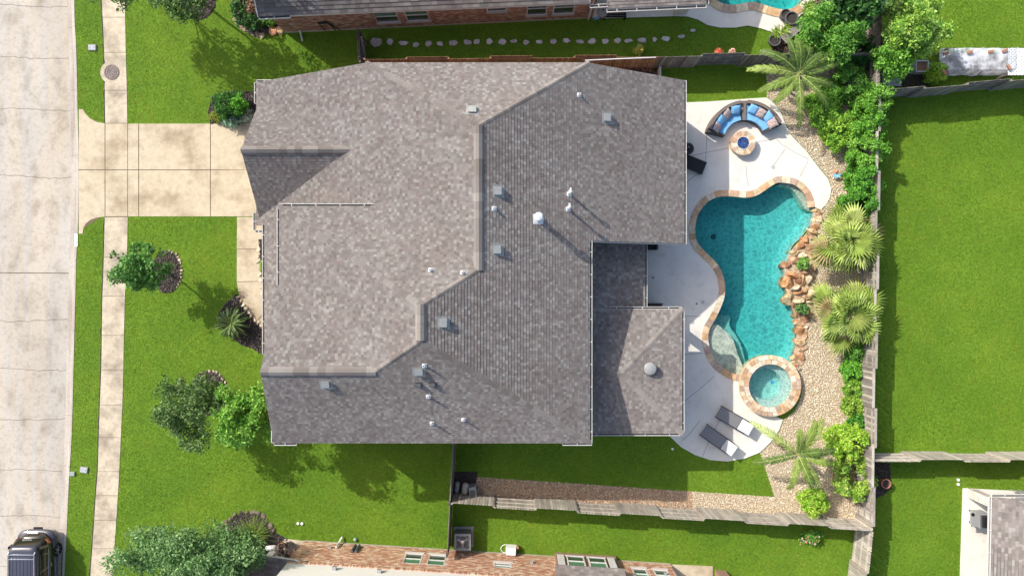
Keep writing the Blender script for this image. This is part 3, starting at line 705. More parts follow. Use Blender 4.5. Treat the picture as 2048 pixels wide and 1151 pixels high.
SH = [(0.301, 0.277, 0.257), (0.237, 0.215, 0.201), (0.272, 0.253, 0.241), (0.202, 0.178, 0.169), (0.249, 0.215, 0.205), (0.344, 0.324, 0.303), (0.225, 0.203, 0.187), (0.277, 0.239, 0.226)]
SHW = [3, 3, 3, 1.6, 2.4, 1.8, 2.2, 2.4]
TAB_MESH = {}
def shingle_slope(parent, poly, seed, thick=.015, e=.145, wr=(.10, .18), separate=0, tint=1.0, near=None):
    """random-width laminated tabs, course over course, clipped to the slope's outline; returns the joined mesh builder"""
    poly = [Vector(p) for p in poly]
    n = Vector((0, 0, 0))
    for i in range(len(poly)): n += (poly[i]-poly[0]).cross(poly[(i+1) % len(poly)]-poly[0])
    n.normalize()
    if n.z < 0: n = -n
    up_ = Vector((0, 0, 1)) - n*n.z; up_.normalize(); u_ = up_.cross(n); u_.normalize()
    o = min(poly, key=lambda p: p.z)
    uv = [((p-o).dot(u_), (p-o).dot(up_)) for p in poly]
    tris = geometry.tessellate_polygon([[Vector((a, b, 0)) for a, b in uv]])
    T = []
    for t in tris:
        q = [uv[i] for i in t]
        if area2(q) < 0: q = q[::-1]
        T.append((q, min(a for a, b in q), max(a for a, b in q), min(b for a, b in q), max(b for a, b in q)))
    us = [a for a, b in uv]; vs = [b for a, b in uv]
    rr = random.Random(seed); mb = MB(); sep = []
    nrow = int((max(vs)-min(vs))/e) + 2; last = None
    for r in range(nrow):
        v0 = min(vs) + r*e; v1 = v0 + e*1.0
        u = min(us) - rr.uniform(0, .3)
        while u < max(us):
            w = rr.uniform(*wr); u1 = u + w
            c = rr.choices(SH, SHW)[0]
            if c == last: c = rr.choice(SH)
            last = c
            c = tuple(x*tint for x in jit(c, .05, rr)); th = thick + rr.choice((0, .001, .002)); dv = rr.uniform(-.001, .001)
            got = []
            for (q, a0, a1, b0, b1) in T:
                if u1 <= a0 or u >= a1 or v1 <= b0 or v0 >= b1: continue
                P = [(u, v0+dv), (u1-.004, v0+dv), (u1-.004, v1+.012), (u, v1+.012)]
                for k in range(3):
                    A = q[k]; B = q[(k+1) % 3]; out = []
                    for i in range(len(P)):
                        C, D = P[i], P[(i+1) % len(P)]
                        sc_ = (B[0]-A[0])*(C[1]-A[1]) - (B[1]-A[1])*(C[0]-A[0]); sd = (B[0]-A[0])*(D[1]-A[1]) - (B[1]-A[1])*(D[0]-A[0])
                        if sc_ >= 0: out.append(C)
                        if (sc_ >= 0) != (sd >= 0):
                            t = sc_/(sc_-sd); out.append((C[0]+(D[0]-C[0])*t, C[1]+(D[1]-C[1])*t))
                    P = out
                    if len(P) < 3: break
                if len(P) >= 3 and abs(area2(P)) > 1e-5: got.append(P)
            if got:
                whole = len(got) == 1 and len(got[0]) == 4 and abs(abs(area2(got[0])) - (w-.004)*(v1+.012-v0-dv)) < 1e-4
                if whole and separate and near is not None: sep.append((v0, u, w, c, th))
                else:
                    for P in got: tab_faces(mb, P, v0+dv, e, th, o, u_, up_, n, c)
            u = u1
    if separate and sep:
        sep.sort(key=lambda s: -s[0])
        for k, (v0, u, w, c, th) in enumerate(sep):
            if k < separate:
                ci = min(range(len(SH)), key=lambda i: sum(abs(SH[i][j]-c[j]) for j in range(3)))
                if ci not in TAB_MESH:
                    t = MB(); tab_faces(t, [(0, 0), (1, 0), (1, e+.012), (0, e+.012)], 0, e, thick+.005, Vector((0, 0, 0)), Vector((1, 0, 0)), Vector((0, 1, 0)), Vector((0, 0, 1)), SH[ci])
                    TAB_MESH[ci] = t.mesh('shingle', M['shingle'])
                B = Matrix((u_*(w-.004), up_, n)).transposed().to_4x4(); B.translation = o + u_*u + up_*v0
                inst('shingle', TAB_MESH[ci], parent, B)
            else: tab_faces(mb, [(u, v0), (u+w-.004, v0), (u+w-.004, v0+e+.012), (u, v0+e+.012)], v0, e, th, o, u_, up_, n, c)
    return mb
def tab_faces(mb, P, v0, e, th, o, u_, up_, n, c):
    b = len(P)
    f = lambda a, v: o + u_*a + up_*v + n*(th*(1-(v-v0)/(e+.012)) + .004)
    vs = [f(a, v) for a, v in P]; mb.add(vs, [tuple(range(b))], c)
    for i in range(b):
        A, B = P[i], P[(i+1) % b]
        if abs(A[1]-v0) < 1e-5 and abs(B[1]-v0) < 1e-5:
            p, q = f(*A), f(*B); mb.add([p, q, q - n*(th+.01), p - n*(th+.01)], [(0, 3, 2, 1)], mixc(c, (.1, .09, .09), .5))
def deck(poly, t=.16, drop=0.0):
    """solid roof boards below a slope"""
    poly = [Vector(p) for p in poly]
    n = Vector((0, 0, 0))
    for i in range(len(poly)): n += (poly[i]-poly[0]).cross(poly[(i+1) % len(poly)]-poly[0])
    if n.z < 0: poly = poly[::-1]
    k = len(poly); mb = MB()
    mb.add([p - Vector((0, 0, drop)) for p in poly] + [p - Vector((0, 0, t)) for p in poly],
           [tuple(range(k)), tuple(range(2*k-1, k-1, -1))] + [(i, k+i, k+(i+1) % k, (i+1) % k) for i in range(k)])
    return mb
CAPC = [(.31, .285, .265), (.265, .24, .22), (.235, .21, .195), (.295, .27, .25), (.215, .19, .175)]
def ridge_caps(parent, a, b, nA, nB, w=.15, L=.21, t=.03, seed=0, thick=.007):
    """bent cap shingles lapped along a ridge or hip; nA, nB the normals of the two slopes"""
    a = Vector(a); b = Vector(b); d = b - a; tot = d.length; d.normalize()
    nA = Vector(nA).normalized(); nB = Vector(nB).normalized()
    if nA.z < 0: nA = -nA
    if nB.z < 0: nB = -nB
    sA = d.cross(nA).normalized(); sB = d.cross(nB).normalized()
    if sA.dot(nA - nB) < 0: sA = -sA
    if sB.dot(nB - nA) < 0: sB = -sB
    upv = (nA + nB).normalized()
    cnt = max(2, round(tot/L)); L = tot/cnt; rr = random.Random(seed); ms = []
    for c in CAPC:
        mb = MB(); pts = []
        for (s, h) in ((-.06, t), (L, t + thick)):
            for q in (sA*w - nA*0 + nA*.006, sA*w*.45 + nA*h*.7, upv*h*.85, sB*w*.45 + nB*h*.7, sB*w + nB*.006): pts.append(d*s + q + (upv*thick if s > 0 else Vector((0, 0, 0))))
        mb.add(pts, [(k, 5+k, 6+k, k+1) for k in range(4)], c)
        e = [p - upv*(thick+.01) for p in pts[5:]]
        mb.add(pts[5:] + e, [(k, 5+k, 6+k, k+1) for k in range(4)], mixc(c, (.08, .08, .08), .5)); ms.append(mb.mesh('ridge_cap', M['shingle']))
    last = None
    for i in range(cnt):
        me = rr.choice(ms) if (last is None or rr.random() < .7) else last; last = me
        inst('ridge_cap', me, parent, Matrix.Translation(a + d*(i*L)))
def plane_n(p): a, b, c = PL[p]; return Vector((-a, -b, 1)).normalized()

house = thing('main_house', 'large two-storey house with brown-grey shingle roof filling the centre', 'house', (-2.5, 1.5, 0))
roofp = {}
for i, (k, poly) in enumerate(SLOPES.items()):
    roofp[k] = deck(poly).build('roof_deck', M['roof_deck'], house)
allm = MB()
for i, (k, poly) in enumerate(SLOPES.items()):
    sep = 300 if k == 'E' else 0
    m_ = shingle_slope(house, poly, 40+i, separate=sep, near=True)
    base = len(allm.v); allm.v += m_.v; allm.f += [tuple(base+q for q in f) for f in m_.f]; allm.c += m_.c
o = allm.build('shingles', M['shingle'], house); o['kind'] = 'stuff'
RW = .25
for j, (a, b, pa, pb, w, t) in enumerate([(V2, V1, 'E', 'W', RW, .10), (V3, V4, 'E', 'UW', RW, .10), (V6, V7, 'S', 'G', RW, .10), (V17, V18, 'gN', 'gS', RW, .10),
        (V9, V1, 'E', 'N', .15, .03), (V10, V1, 'W', 'N', .15, .03), (V2, V3, 'E', 'UN', .15, .03), (V14, V3, 'UW', 'UN', .15, .03), (V5, V4, 'E', 'S', .15, .03), (V6, V4, 'UW', 'S', .15, .03)]):
    ridge_caps(house, a, b, plane_n(pa), plane_n(pb), w, .34 if w > .18 else .19, t, j)
cn = dict(E=Vector((MC, 0, 1)), N=Vector((0, MC, 1)), S=Vector((0, -MC, 1)))
ridge_caps(house, CP[1], CP[0], cn['E'], cn['N'], .15, .2, .03, 31); ridge_caps(house, CP[2], CP[0], cn['E'], cn['S'], .15, .2, .03, 32); ridge_caps(house, CP[0], CP[4], cn['N'], cn['S'], .15, .2, .03, 33)

def gutter(parent, a, b, side, w=.12, h=.11, hang=.95):
    """open trough; side = horizontal direction pointing away from the roof"""
    a = Vector(a); b = Vector(b); sd = Vector(side).normalized(); d = (b-a).normalized(); L = (b-a).length
    z = Vector((0, 0, 1)); mb = MB(); mid = (a+b)/2
    mb.obox(mid + sd*(w-.008) - z*h/2, d, sd, z, L, .022, h); mb.obox(mid + sd*.01 - z*h/2, d, sd, z, L, .016, h)
    mb.obox(mid + sd*w/2 - z*(h-.005), d, sd, z, L, w-.03, .01)
    for e in (a, b): mb.obox(e + sd*w/2 - z*h/2, d, sd, z, .014, w-.03, h-.01)
    g_ = mb.build('gutter', M['white_paint'], parent)
    mb = MB(); mb.obox(mid + sd*w/2 - z*(h-.016), d, sd, z, L-.04, w-.036, .008); mb.build('gutter_bed', M['gutter_dark'], g_)
    k = max(1, int(L/hang)); mb = MB()
    for i in range(1, k+1): mb.obox(a + d*(L*(i-.5)/k) + sd*w/2 + z*.006, d, sd, z, .03, w+.02, .012)
    mb.build('hanger', M['white_paint'], g_)
    return g_
def gz(v, dz=-.03): return Vector((v.x, v.y, v.z + dz))
X = Vector((1, 0, 0)); Y = Vector((0, 1, 0))
gutter(house, gz(V11), gz(V12), X); gutter(house, gz(V16), gz(V5), X)
gutter(house, gz(V14), gz(Vector((V15.x, V14.y, ZU))), Y); gutter(house, gz(V14), gz(V20), -X)
gutter(house, Vector((-12.0, 3.1, zp('W', -12, 0)-.03)), Vector((-12.0, -3.2, zp('W', -12, 0)-.03)), -X)
gutter(house, gz(V13), gz(V13)+Vector((0, -1.0, 0)), -X); gutter(house, gz(V13) + Vector((0, .02, 0)), gz(V13) + Vector((.75, .02, .02)), Y)
gutter(house, gz(V8)+Vector((0, 1.0, 0)), gz(V8), -X); gutter(house, gz(V8), gz(V8)+Vector((1.0, 0, 0)), -Y)
gutter(house, gz(V5)+Vector((-1.2, 0, 0)), gz(V5)+Vector((.1, 0, 0)), -Y)
gutter(house, Vector((XCE, YCN, ZC-.03)), Vector((XCE, YCS, ZC-.03)), X); gutter(house, Vector((XLE-2.1, YCN, ZC-.03)), Vector((XCE, YCN, ZC-.03)), Y); gutter(house, Vector((XWAL+.35, YCS, ZC-.03)), Vector((XCE, YCS, ZC-.03)), -Y)
gutter(house, Vector((XLE, 2.2, ZL-.03)), Vector((XLE, YCN, ZL-.03)), X)
gutter(house, gz(V22)+Vector((-.3, -.6, -.1)), gz(V22)+Vector((-.3, .25, -.1)), -X); gutter(house, gz(V22)+Vector((-.3, -.6, -.1)), gz(V22)+Vector((.05, -.6, -.1)), -Y)
# fascia boards along south eave and rakes
def fascia(a, b, t=.03, h=.2):
    c_ = Vector((-2.0, 1.0, 0)); m_ = (Vector(a)+Vector(b))/2; dd_ = (Vector(b)-Vector(a)); nn_ = Vector((-dd_.y, dd_.x, 0)).normalized()
    if nn_.dot(c_-m_) < 0: nn_ = -nn_
    MB().bar(Vector(a)-Vector((0, 0, .17)) + nn_*.035, Vector(b)-Vector((0, 0, .17)) + nn_*.035, t, h).build('fascia', M['white_paint'], house)
for a, b in ((V8, V5), (V9, V10), (V10, V13), (V9, V11), (V7, V8), (V7, V21), (V18, V22), (V18, V23), (V12, V16)):
    fascia(a, b)
# small roof over the side window below the south-west gable
pz = [G(523, 800, 3.6), G(531, 768, 3.6), Vector((-9.95, G(531, 768, 4.0).y, 4.0)), Vector((-9.95, G(523, 802, 4.0).y, 4.0))]
deck(pz, .1).build('pent_roof', M['roof_deck'], house); mm = shingle_slope(house, pz, 99, tint=1.15); mm.build('pent_shingles', M['shingle'], house)['kind'] = 'stuff'
# walls
def wall(pts, n, t=.15, mt='house_brick', name='wall'):
    n = Vector(n)*t; k = len(pts); pts = [Vector(p) for p in pts]; mb = MB()
    mb.add(pts + [p + n for p in pts], [tuple(range(k)), tuple(range(2*k-1, k-1, -1))] + [(i, k+i, k+(i+1) % k, (i+1) % k) for i in range(k)]); return mb.build(name, M[mt], house)
dr = .2
yw = YN - .35
wall([(-12.0, yw, 0), (7.9, yw, 0), (7.9, yw, zp('E', 7.9, 0)-dr), (V9.x, yw, V9.z-dr), (V10.x, yw, V10.z-dr), (-12.0, yw, zp('W', -12.0, 0)-dr)], (0, -1, 0))
wall([(7.95, 2.5, 0), (7.95, yw, 0), (7.95, yw, 3.05), (7.95, 2.5, 3.05)], (-1, 0, 0))
wall([(3.1, 2.45, 0), (7.95, 2.45, 0), (7.95, 2.45, zp('E', 7.95, 0)-dr), (3.1, 2.45, zp('E', 3.1, 0)-dr)], (0, 1, 0))
wall([(3.05, -6.5, 0), (3.05, 2.4, 0), (3.05, 2.4, 5.75), (3.05, -6.5, 5.75)], (-1, 0, 0))
wall([(-10.0, -6.55, 0), (2.9, -6.55, 0), (2.9, -6.55, 5.75), (-10.0, -6.55, 5.75)], (0, 1, 0))
wall([(-9.95, -6.5, 0), (-9.95, V20.y-.3, 0), (-9.95, V20.y-.3, 6.0), (-9.95, V7.y, V7.z-.3), (-9.95, -6.5, 5.75)], (1, 0, 0))
wall([(-9.9, V20.y-.3, 0), (-9.9, 3.3, 0), (-9.9, 3.3, 5.95), (-9.9, V20.y-.3, 5.95)], (1, 0, 0))
wall([(-9.9, 3.3, 0), (-6.0, 3.3, 0), (-6.0, 3.3, 6.0), (-9.9, 3.3, 5.95)], (0, -1, 0))
wall([(-11.9, 3.4, 0), (-11.9, 9.3, 0), (-11.9, 9.0, 2.9), (-11.9, YG, 5.1), (-11.9, 3.5, 2.9)], (1, 0, 0))
wall([(-11.9, 3.4, 0), (-9.9, 3.4, 0), (-9.9, 3.4, 3.4), (-11.9, 3.4, 2.7)], (0, 1, 0))
MB().box(-11.94, -11.9, 4.0, 8.6, .02, 2.2).build('garage_door', M['white_paint'], house)
for y in (2.9, 0.0, -3.0): MB().box(-11.9, -11.5, y-.2, y+.2, 0, 2.7).build('porch_post', M['house_brick'], house)
for (x, y) in ((XCE-.35, YCN-.4), (XCE-.35, YCS+.4), (XLE-.35, 1.9)): MB().box(x-.18, x+.18, y-.18, y+.18, 0, 3.3 if x > 7 else 2.75).build('patio_post', M['house_brick'], house)
for (x, y, z, ax) in ((-3, -6.6, 3.6, 0), (0.5, -6.6, 3.6, 0), (-7, -6.6, 3.6, 0), (-3.0, yw+.02, 3.6, 0), (1.0, yw+.02, 1.0, 0), (7.98, 7.0, .8, 1), (3.08, -2.0, 3.8, 1)):
    fr = MB(); gl = MB()
    if ax == 0: fr.box(x-.55, x+.55, y-.03, y+.03, z, z+1.5); gl.box(x-.47, x+.47, y-.04, y+.04, z+.08, z+1.42)
    else: fr.box(x-.03, x+.03, y-.55, y+.55, z, z+1.5); gl.box(x-.04, x+.04, y-.47, y+.47, z+.08, z+1.42)
    w_ = fr.build('window', M['white_paint'], house); gl.build('pane', M['glass_dark'], w_)
# roof furniture
def ray_plane(px, py, p):
    a, b, c = PL[p]; d = G(px, py, 0); o0 = Vector((0, 0, H)); dd = Vector((d.x, d.y, -H))
    t = (c - H)/(dd.z - a*dd.x - b*dd.y); return o0 + dd*t
PL['cE'] = (-MC, 0, ZC + MC*XCE)
def roof_vent(px, py, p, sx=.36, h=.22, mt='metal_vent', nm='roof_vent'):
    c = ray_plane(px, py, p); n = plane_n(p); up_ = (Vector((0, 0, 1)) - n*n.z).normalized(); u_ = up_.cross(n)
    mb = MB(); mb.obox(c + n*.012, u_, up_, n, sx*1.5, sx*1.6, .012)
    b = c + n*.01; q = []
    for z_, k, dn in ((0, 1.0, 0), (h, .92, 0)):
        for du, dv in ((-1, -1), (1, -1), (1, 1), (-1, 1)): q.append(b + u_*du*sx/2*k + up_*(dv*sx/2*k) + Vector((0, 0, 1))*(z_ if (dv < 0 or z_ == 0) else z_*.55))
    mb.add(q, [(3, 2, 1, 0), (4, 5, 6, 7), (0, 1, 5, 4), (1, 2, 6, 5), (2, 3, 7, 6), (3, 0, 4, 7)])
    return mb.build(nm, M[mt], house)
for a in ((945, 220, 'N'), (1214, 236, 'E'), (996, 382, 'E'), (995, 499, 'E'), (887, 645, 'E'), (652, 768, 'S'), (838, 743, 'S')): roof_vent(*a)
for a in ((838, 769, 'S'), (866, 768, 'S')): roof_vent(*a, sx=.2, h=.2, mt='dark_vent')
def vent_pipe(px, py, p, h, r=.045, hood=0):
    c = ray_plane(px, py, p); n = plane_n(p); up_ = (Vector((0, 0, 1)) - n*n.z).normalized(); u_ = up_.cross(n)
    mb = MB(); mb.obox(c + n*.014, u_, up_, n, r*3.6, r*4.2, .014); mb.lathe([(r*2.1, 0), (r*1.35, .09), (r, .12), (r, h), (r*.9, h+.01)], c + Vector((0, 0, -.03)), 12)
    o = mb.build('vent_pipe', M['lead_white'], house)
    mb = MB()
    if hood == 2: mb.lathe([(r*.8, h-.14), (r*1.6, h-.12), (r*1.6, h-.03), (r*1.2, h+.03), (r*.3, h+.07), (.001, h+.08)], c, 16)
    elif hood == 1:
        mb.lathe([(r*.8, h-.05), (r*1.45, h-.02), (r*1.45, h+.05), (r*.6, h+.10)], c, 12); mb.obox(c + Vector((0, r*1.6, h+.05)), X, Y, (0, 0, 1), r*1.1, r*2.2, r*1.2)
    else: mb.lathe([(r*.62, h-.02), (r*.62, h+.012), (.001, h+.012)], c + Vector((0, 0, -.03)), 10)
    mb.build('hood', M['lead_white'] if hood else M['dark_vent'], o)
for a in ((1158, 190, 'E', .22, .055), (988, 417, 'E', .24, .055), (1138, 388, 'E', .80, .06, 1), (1136, 418, 'E', .80, .06, 1), (1076, 438, 'E', 1.05, .12, 2),
          (861, 540, 'UN', .22, .05), (925, 545, 'UN', .26, .05), (849, 730, 'S', .34, .055), (857, 792, 'S', .34, .055), (864, 845, 'S', .34, .055), (927, 838, 'S', .28, .055)): vent_pipe(*a)
c = ray_plane(1299, 736, 'cE'); mb = MB(); mb.lathe([(.2, -.06), (.2, .12), (.29, .13), (.30, .20), (.25, .25), (.12, .28), (.001, .285)], c, 22); mb.build('dome_vent', M['metal_vent'], house, smooth=False)

# ================================================================== neighbouring houses
BR = [(.36, .20, .14), (.42, .25, .18), (.30, .16, .12), (.46, .31, .23), (.52, .40, .31), (.25, .15, .12), (.40, .22, .15)]
def frame_of(p0, p1):
    d = Vector((p1[0]-p0[0], p1[1]-p0[1], 0)); L = d.length; d.normalize(); return d, Vector((d.y, -d.x, 0)), L   # n points to the right of p0->p1
def brick_wall(parent, p0, p1, z0, z1, holes, seed, pal=BR, bl=.205, bh=.068, mg=.011, flip=1, soldier=False):
    d, n, L = frame_of(p0, p1); n = n*flip; o = Vector((p0[0], p0[1], 0)); rr = random.Random(seed)
    # backing in mortar colour, cut round the openings into boxes
    xs = sorted(set([0, L] + [h[0] for h in holes] + [h[1] for h in holes])); bk = MB()
    for a, b in zip(xs[:-1], xs[1:]):
        zz = [z0]; 
        for h in sorted(holes, key=lambda q: q[2]):
            if h[0] <= a + 1e-6 and h[1] >= b - 1e-6: zz += [h[2], h[3]]
        zz.append(z1)
        for k in range(0, len(zz), 2):
            if zz[k+1]-zz[k] > .01: bk.obox(o + d*(a+b)/2 - n*.06 + Vector((0, 0, (zz[k]+zz[k+1])/2)), d, n, (0, 0, 1), b-a, .1, zz[k+1]-zz[k])
    w_ = bk.build('wall', M['mortar'], parent)
    mb = MB(); nrow = int((z1-z0)/(bh+mg))
    for r in range(nrow):
        z = z0 + r*(bh+mg) + (bh+mg)/2; s = -(bl/2 if r % 2 else 0)
        while s < L:
            a, b = max(s, 0), min(s + bl, L); s += bl + mg
            if b - a < .03: continue
            if any(h[0]-.02 < (a+b)/2 < h[1]+.02 and h[2]-.02 < z < h[3]+.02 for h in holes): continue
            c = jit(rr.choice(pal), .12, rr); q = o + d*(a+b)/2 + n*(-.004 + rr.uniform(-.002, .002)) + Vector((0, 0, z))
            mb.obox(q, d, n, (0, 0, 1), b-a, .03, bh, c)
    b_ = mb.build('bricks', M['brick'], w_); b_['kind'] = 'stuff'
    return w_
def window_at(parent, p0, p1, s0, s1, z0, z1, flip=1, glass='glass_dark', mull=True, lower='glass_dark', depth=.03):
    d, n, L = frame_of(p0, p1); n = n*flip; o = Vector((p0[0], p0[1], 0)); zc = (z0+z1)/2
    mb = MB(); up_ = Vector((0, 0, 1)); c = lambda s, z: o + d*s + n*(-depth) + up_*z
    for z in (z0+.03, z1-.03) + ((zc,) if mull else ()): mb.obox(c((s0+s1)/2, z), d, n, up_, s1-s0, .07, .06)
    for s in (s0+.03, s1-.03): mb.obox(c(s, zc), d, n, up_, .06, .066, z1-z0-.12)
    w_ = mb.build('window', M['white_paint'], parent)
    for (a, b, gm) in ((z0+.06, zc-.02, lower), (zc+.02, z1-.06, glass)):
        MB().obox(c((s0+s1)/2, (a+b)/2) - n*.01, d, n, up_, s1-s0-.12, .02, b-a).build('pane', M[gm], w_)
    mb = MB(); mb.obox(o + d*(s0+s1)/2 + n*.03 + up_*(z0-.035), d, n, up_, s1-s0+.1, .1, .06); mb.build('sill', M['mortar'], w_)
    return w_
# ---- north neighbour
A0 = (-11.95, 13.42); A1 = (4.15, 14.2)
nh = thing('north_house', 'pinkish brick house with grey shingle roof along the top edge', 'house', (A0[0], A0[1], 0))
dN, nN, LN = frame_of(A0, A1)
def sN(px, py): q = G(px, py); return (Vector((q.x, q.y, 0)) - Vector((A0[0], A0[1], 0))).dot(dN)
# openings given as (s0, s1, z0, z1)
NW = [(4.95, 6.05, .95, 2.35), (6.4, 7.5, .95, 2.35), (11.2, 12.2, 1.55, 2.35), (13.4, 14.4, .7, 2.35), (14.75, 15.75, .7, 2.35)]
NW = [(5.0, 6.2, .75, 2.3), (6.55, 7.75, .75, 2.3), (10.7, 11.7, 1.5, 2.35), (12.7, 13.75, .75, 2.45), (14.05, 15.15, .75, 2.45)]
brick_wall(nh, A0, A1, .14, 3.0, NW, 5)
for (a, b, c_, d_) in NW: window_at(nh, A0, A1, a, b, c_, d_, lower='glass_dark', glass='glass_dark' if a > 9 else 'glass_green')
MB().obox(Vector((A0[0], A0[1], .05)) + dN*LN/2 - nN*.03, dN, nN, (0, 0, 1), LN, .1, .2).build('foundation', M['mortar'], nh)
brick_wall(nh, (A0[0]+.05, A0[1]+.1), (A0[0]-.3, A0[1]+6), .0, 3.0, [], 6, flip=-1)
EZ = 3.15
e0 = G(517, 33, EZ); e1 = G(576, 27, EZ); e2 = G(1182, 5, EZ)
def up_north(p, k, m=.6): return Vector((p.x - nN.x*k, p.y - nN.y*k, p.z + m*k))
e0b = e2 + dN*(-(Vector(e2)-Vector(e0)).length); e0b = Vector((e0.x, e0.y, EZ)); 
nroof = [e0b, e2, up_north(e2, 7.0), up_north(e0b, 7.0)]
deck(nroof).build('roof_deck', M['roof_deck'], nh)
shingle_slope(nh, nroof, 61, thick=.03, e=.2, wr=(.2, .45), tint=.8).build('shingles', M['shingle'], nh)['kind'] = 'stuff'
gutter(nh, e0b + Vector((0, .02, -.03)), e0b + dN*1.5 + Vector((0, .02, -.03)), nN, w=.14)
MB().bar(e0b - Vector((.02, 0, .06)), up_north(e0b, 7.0) - Vector((.02, 0, .06)), .05, .2).build('rake_board', M['white_paint'], nh)
MB().bar(e0b + dN*1.5 - Vector((0, 0, .1)), Vector(e2) - Vector((0, 0, .1)), .04, .16).build('fascia', M['white_paint'], nh)
q = e0b + dN*1.52 + nN*.05; qb = Vector(G(602, 67)) 
mb = MB(); mb.tube([q - Vector((0, 0, .1)), Vector((qb.x, qb.y+.14, 2.6)), Vector((qb.x, qb.y+.12, .25)), Vector((qb.x+.02, qb.y-.1, .1)), Vector((qb.x+.1, qb.y-.42, .04))], .045, 6); mb.build('downspout', M['white_paint'], nh)
nb0, nb1 = Vector((A0[0], A0[1], 0)), Vector((A1[0], A1[1], 0))
back = [up_north(Vector(e2), 7.0), up_north(e0b, 7.0), Vector((e0b.x - nN.x*14, e0b.y - nN.y*14, EZ)), Vector((e2.x - nN.x*14, e2.y - nN.y*14, EZ))]
deck(back).build('rear_roof', M['shingle_plain'], nh)
for (p, q) in ((nb0 - nN*6, nb0 - nN*13.6), (nb1 - nN*4, nb1 - nN*13.6), (nb0 - nN*13.6, nb1 - nN*13.6)):
    dq = (q-p).normalized(); MB().obox((p+q)/2 + Vector((0, 0, 1.55)), dq, dq.cross(Vector((0, 0, 1))), (0, 0, 1), (q-p).length, .1, 3.1).build('side_wall', M['house_brick'], nh)
for e_ in (nb0 + dN*.1, nb1):
    pts = [e_ - nN*.3 + Vector((0, 0, 3.0)), e_ - nN*13.5 + Vector((0, 0, 3.0)), e_ - nN*6.9 + Vector((0, 0, 7.0))]; mb = MB(); mb.add(pts + [p + dN*.1 for p in pts], [(0, 1, 2), (5, 4, 3), (0, 3, 4, 1), (1, 4, 5, 2), (2, 5, 3, 0)]); mb.build('gable_wall', M['siding'], nh)
# covered terrace of the north house
t0 = G(1214, 17, 2.95); t1 = G(1413, 8, 2.95)
troof = [Vector(t0), Vector(t1), up_north(Vector(t1), 5, .3), up_north(Vector(t0), 5, .3)]
deck(troof, .12).build('terrace_deck', M['roof_deck'], nh); shingle_slope(nh, troof, 62, thick=.02, wr=(.14, .3), tint=.95).build('terrace_shingles', M['shingle'], nh)['kind'] = 'stuff'
gutter(nh, Vector(t0) - Vector((0, 0, .03)), Vector(t1) - Vector((0, 0, .03)), nN, w=.17); gutter(nh, Vector(t1) - Vector((0, 0, .03)), up_north(Vector(t1), 5, 0) - Vector((0, 0, .03)), dN, w=.12)
g0 = G(1180, 9, 3.0); gutter(nh, Vector(g0), Vector(g0) + dN*.85, nN, w=.16)
pc = G(1358, 28); MB().prism([(pc.x-.36, pc.y-.1), (pc.x+.36, pc.y-.05), (pc.x+.34, pc.y+.45), (pc.x-.38, pc.y+.4)], 0, 2.75).build('terrace_post', M['siding'], nh)
MB().tube([Vector((A1[0]-.15, A1[1]-.12, 2.9)), Vector((A1[0]-.15, A1[1]-.12, .1))], .05, 6).build('downspout', M['white_paint'], nh)
MB().obox(Vector((A1[0], A1[1], 1.4)) - nN*2 + dN*.02, dN, nN, (0, 0, 1), .1, 4, 2.8).build('terrace_wall', M['house_brick'], nh)
# wall furniture: hose reel, meter
hr = thing('hose_hanger', 'black bent pipe handles leaning on the pink brick wall', 'hose hanger', G(664, 58))
qh = Vector((A0[0], A0[1], 0)) + dN*(sN(662, 60)) + nN*.06
mb = MB(); mb.tube([qh + dN*(-.25) + Vector((0, 0, .3)) + nN*.03, qh + dN*(-.35) + Vector((0, 0, 1.3)), qh + dN*.12 + Vector((0, 0, 1.4)), qh + dN*.3 + Vector((0, 0, .3)) + nN*.03], .035, 6); mb.tube([qh + dN*.12 + Vector((0, 0, 1.35)) + nN*.02, qh + dN*.55 + Vector((0, 0, .25)) + nN*.05], .03, 6); mb.build('pipe', M['black_metal'], hr)
mb = MB(); mb.tube([qh + dN*(-.32) + Vector((0, 0, 1.2)), qh + dN*.1 + Vector((0, 0, 1.3))], .07, 8); mb.build('grip', M['black_metal'], hr)

# ---- south neighbour
B0 = G2(610, 1080); B1 = G2(1340, 1126)
sh = thing('south_house', 'orange brick house with white upper wall along the bottom edge', 'house', (B0[0], B0[1], 0))
dS, nS, LS = frame_of(B0, B1)      # n points south, so flip
def sS(px, py): q = G(px, py); return (Vector((q.x, q.y, 0)) - Vector((B0[0], B0[1], 0))).dot(dS)
BR2 = [(.46, .24, .15), (.52, .31, .21), (.38, .18, .12), (.60, .42, .30), (.66, .52, .40), (.48, .27, .17)]
SW = [(5.45, 6.35, .85, 2.2), (6.65, 7.55, .85, 2.2), (10.0, 10.9, 1.35, 2.0), (17.05, 17.8, .95, 2.3), (18.15, 18.9, .95, 2.3)]
BAY0, BAY1 = 13.15, 16.35
brick_wall(sh, B0, B1, .1, 2.85, SW + [(BAY0, BAY1, .1, 2.85)], 7, pal=BR2, flip=-1)
for (a, b, c_, d_) in SW: window_at(sh, B0, B1, a, b, c_, d_, flip=-1, lower='glass_dark', glass='glass_green')
o0 = Vector((B0[0], B0[1], 0)); nO = -nS
mb = MB(); rr = random.Random(8); s = 0
while s < LS:     # soldier course
    if not (BAY0 < s < BAY1): mb.obox(o0 + dS*(s+.035) + nO*(.0) + Vector((0, 0, 2.93)), dS, nO, (0, 0, 1), .066, .05, .2, jit(rr.choice(BR2), .1, rr))
    s += .078
mb.build('soldier_course', M['brick'], sh)['kind'] = 'stuff'
MB().obox(o0 + dS*LS/2 - nO*.06 + Vector((0, 0, .05)), dS, nO, (0, 0, 1), LS, .16, .12).build('foundation', M['mortar'], sh)
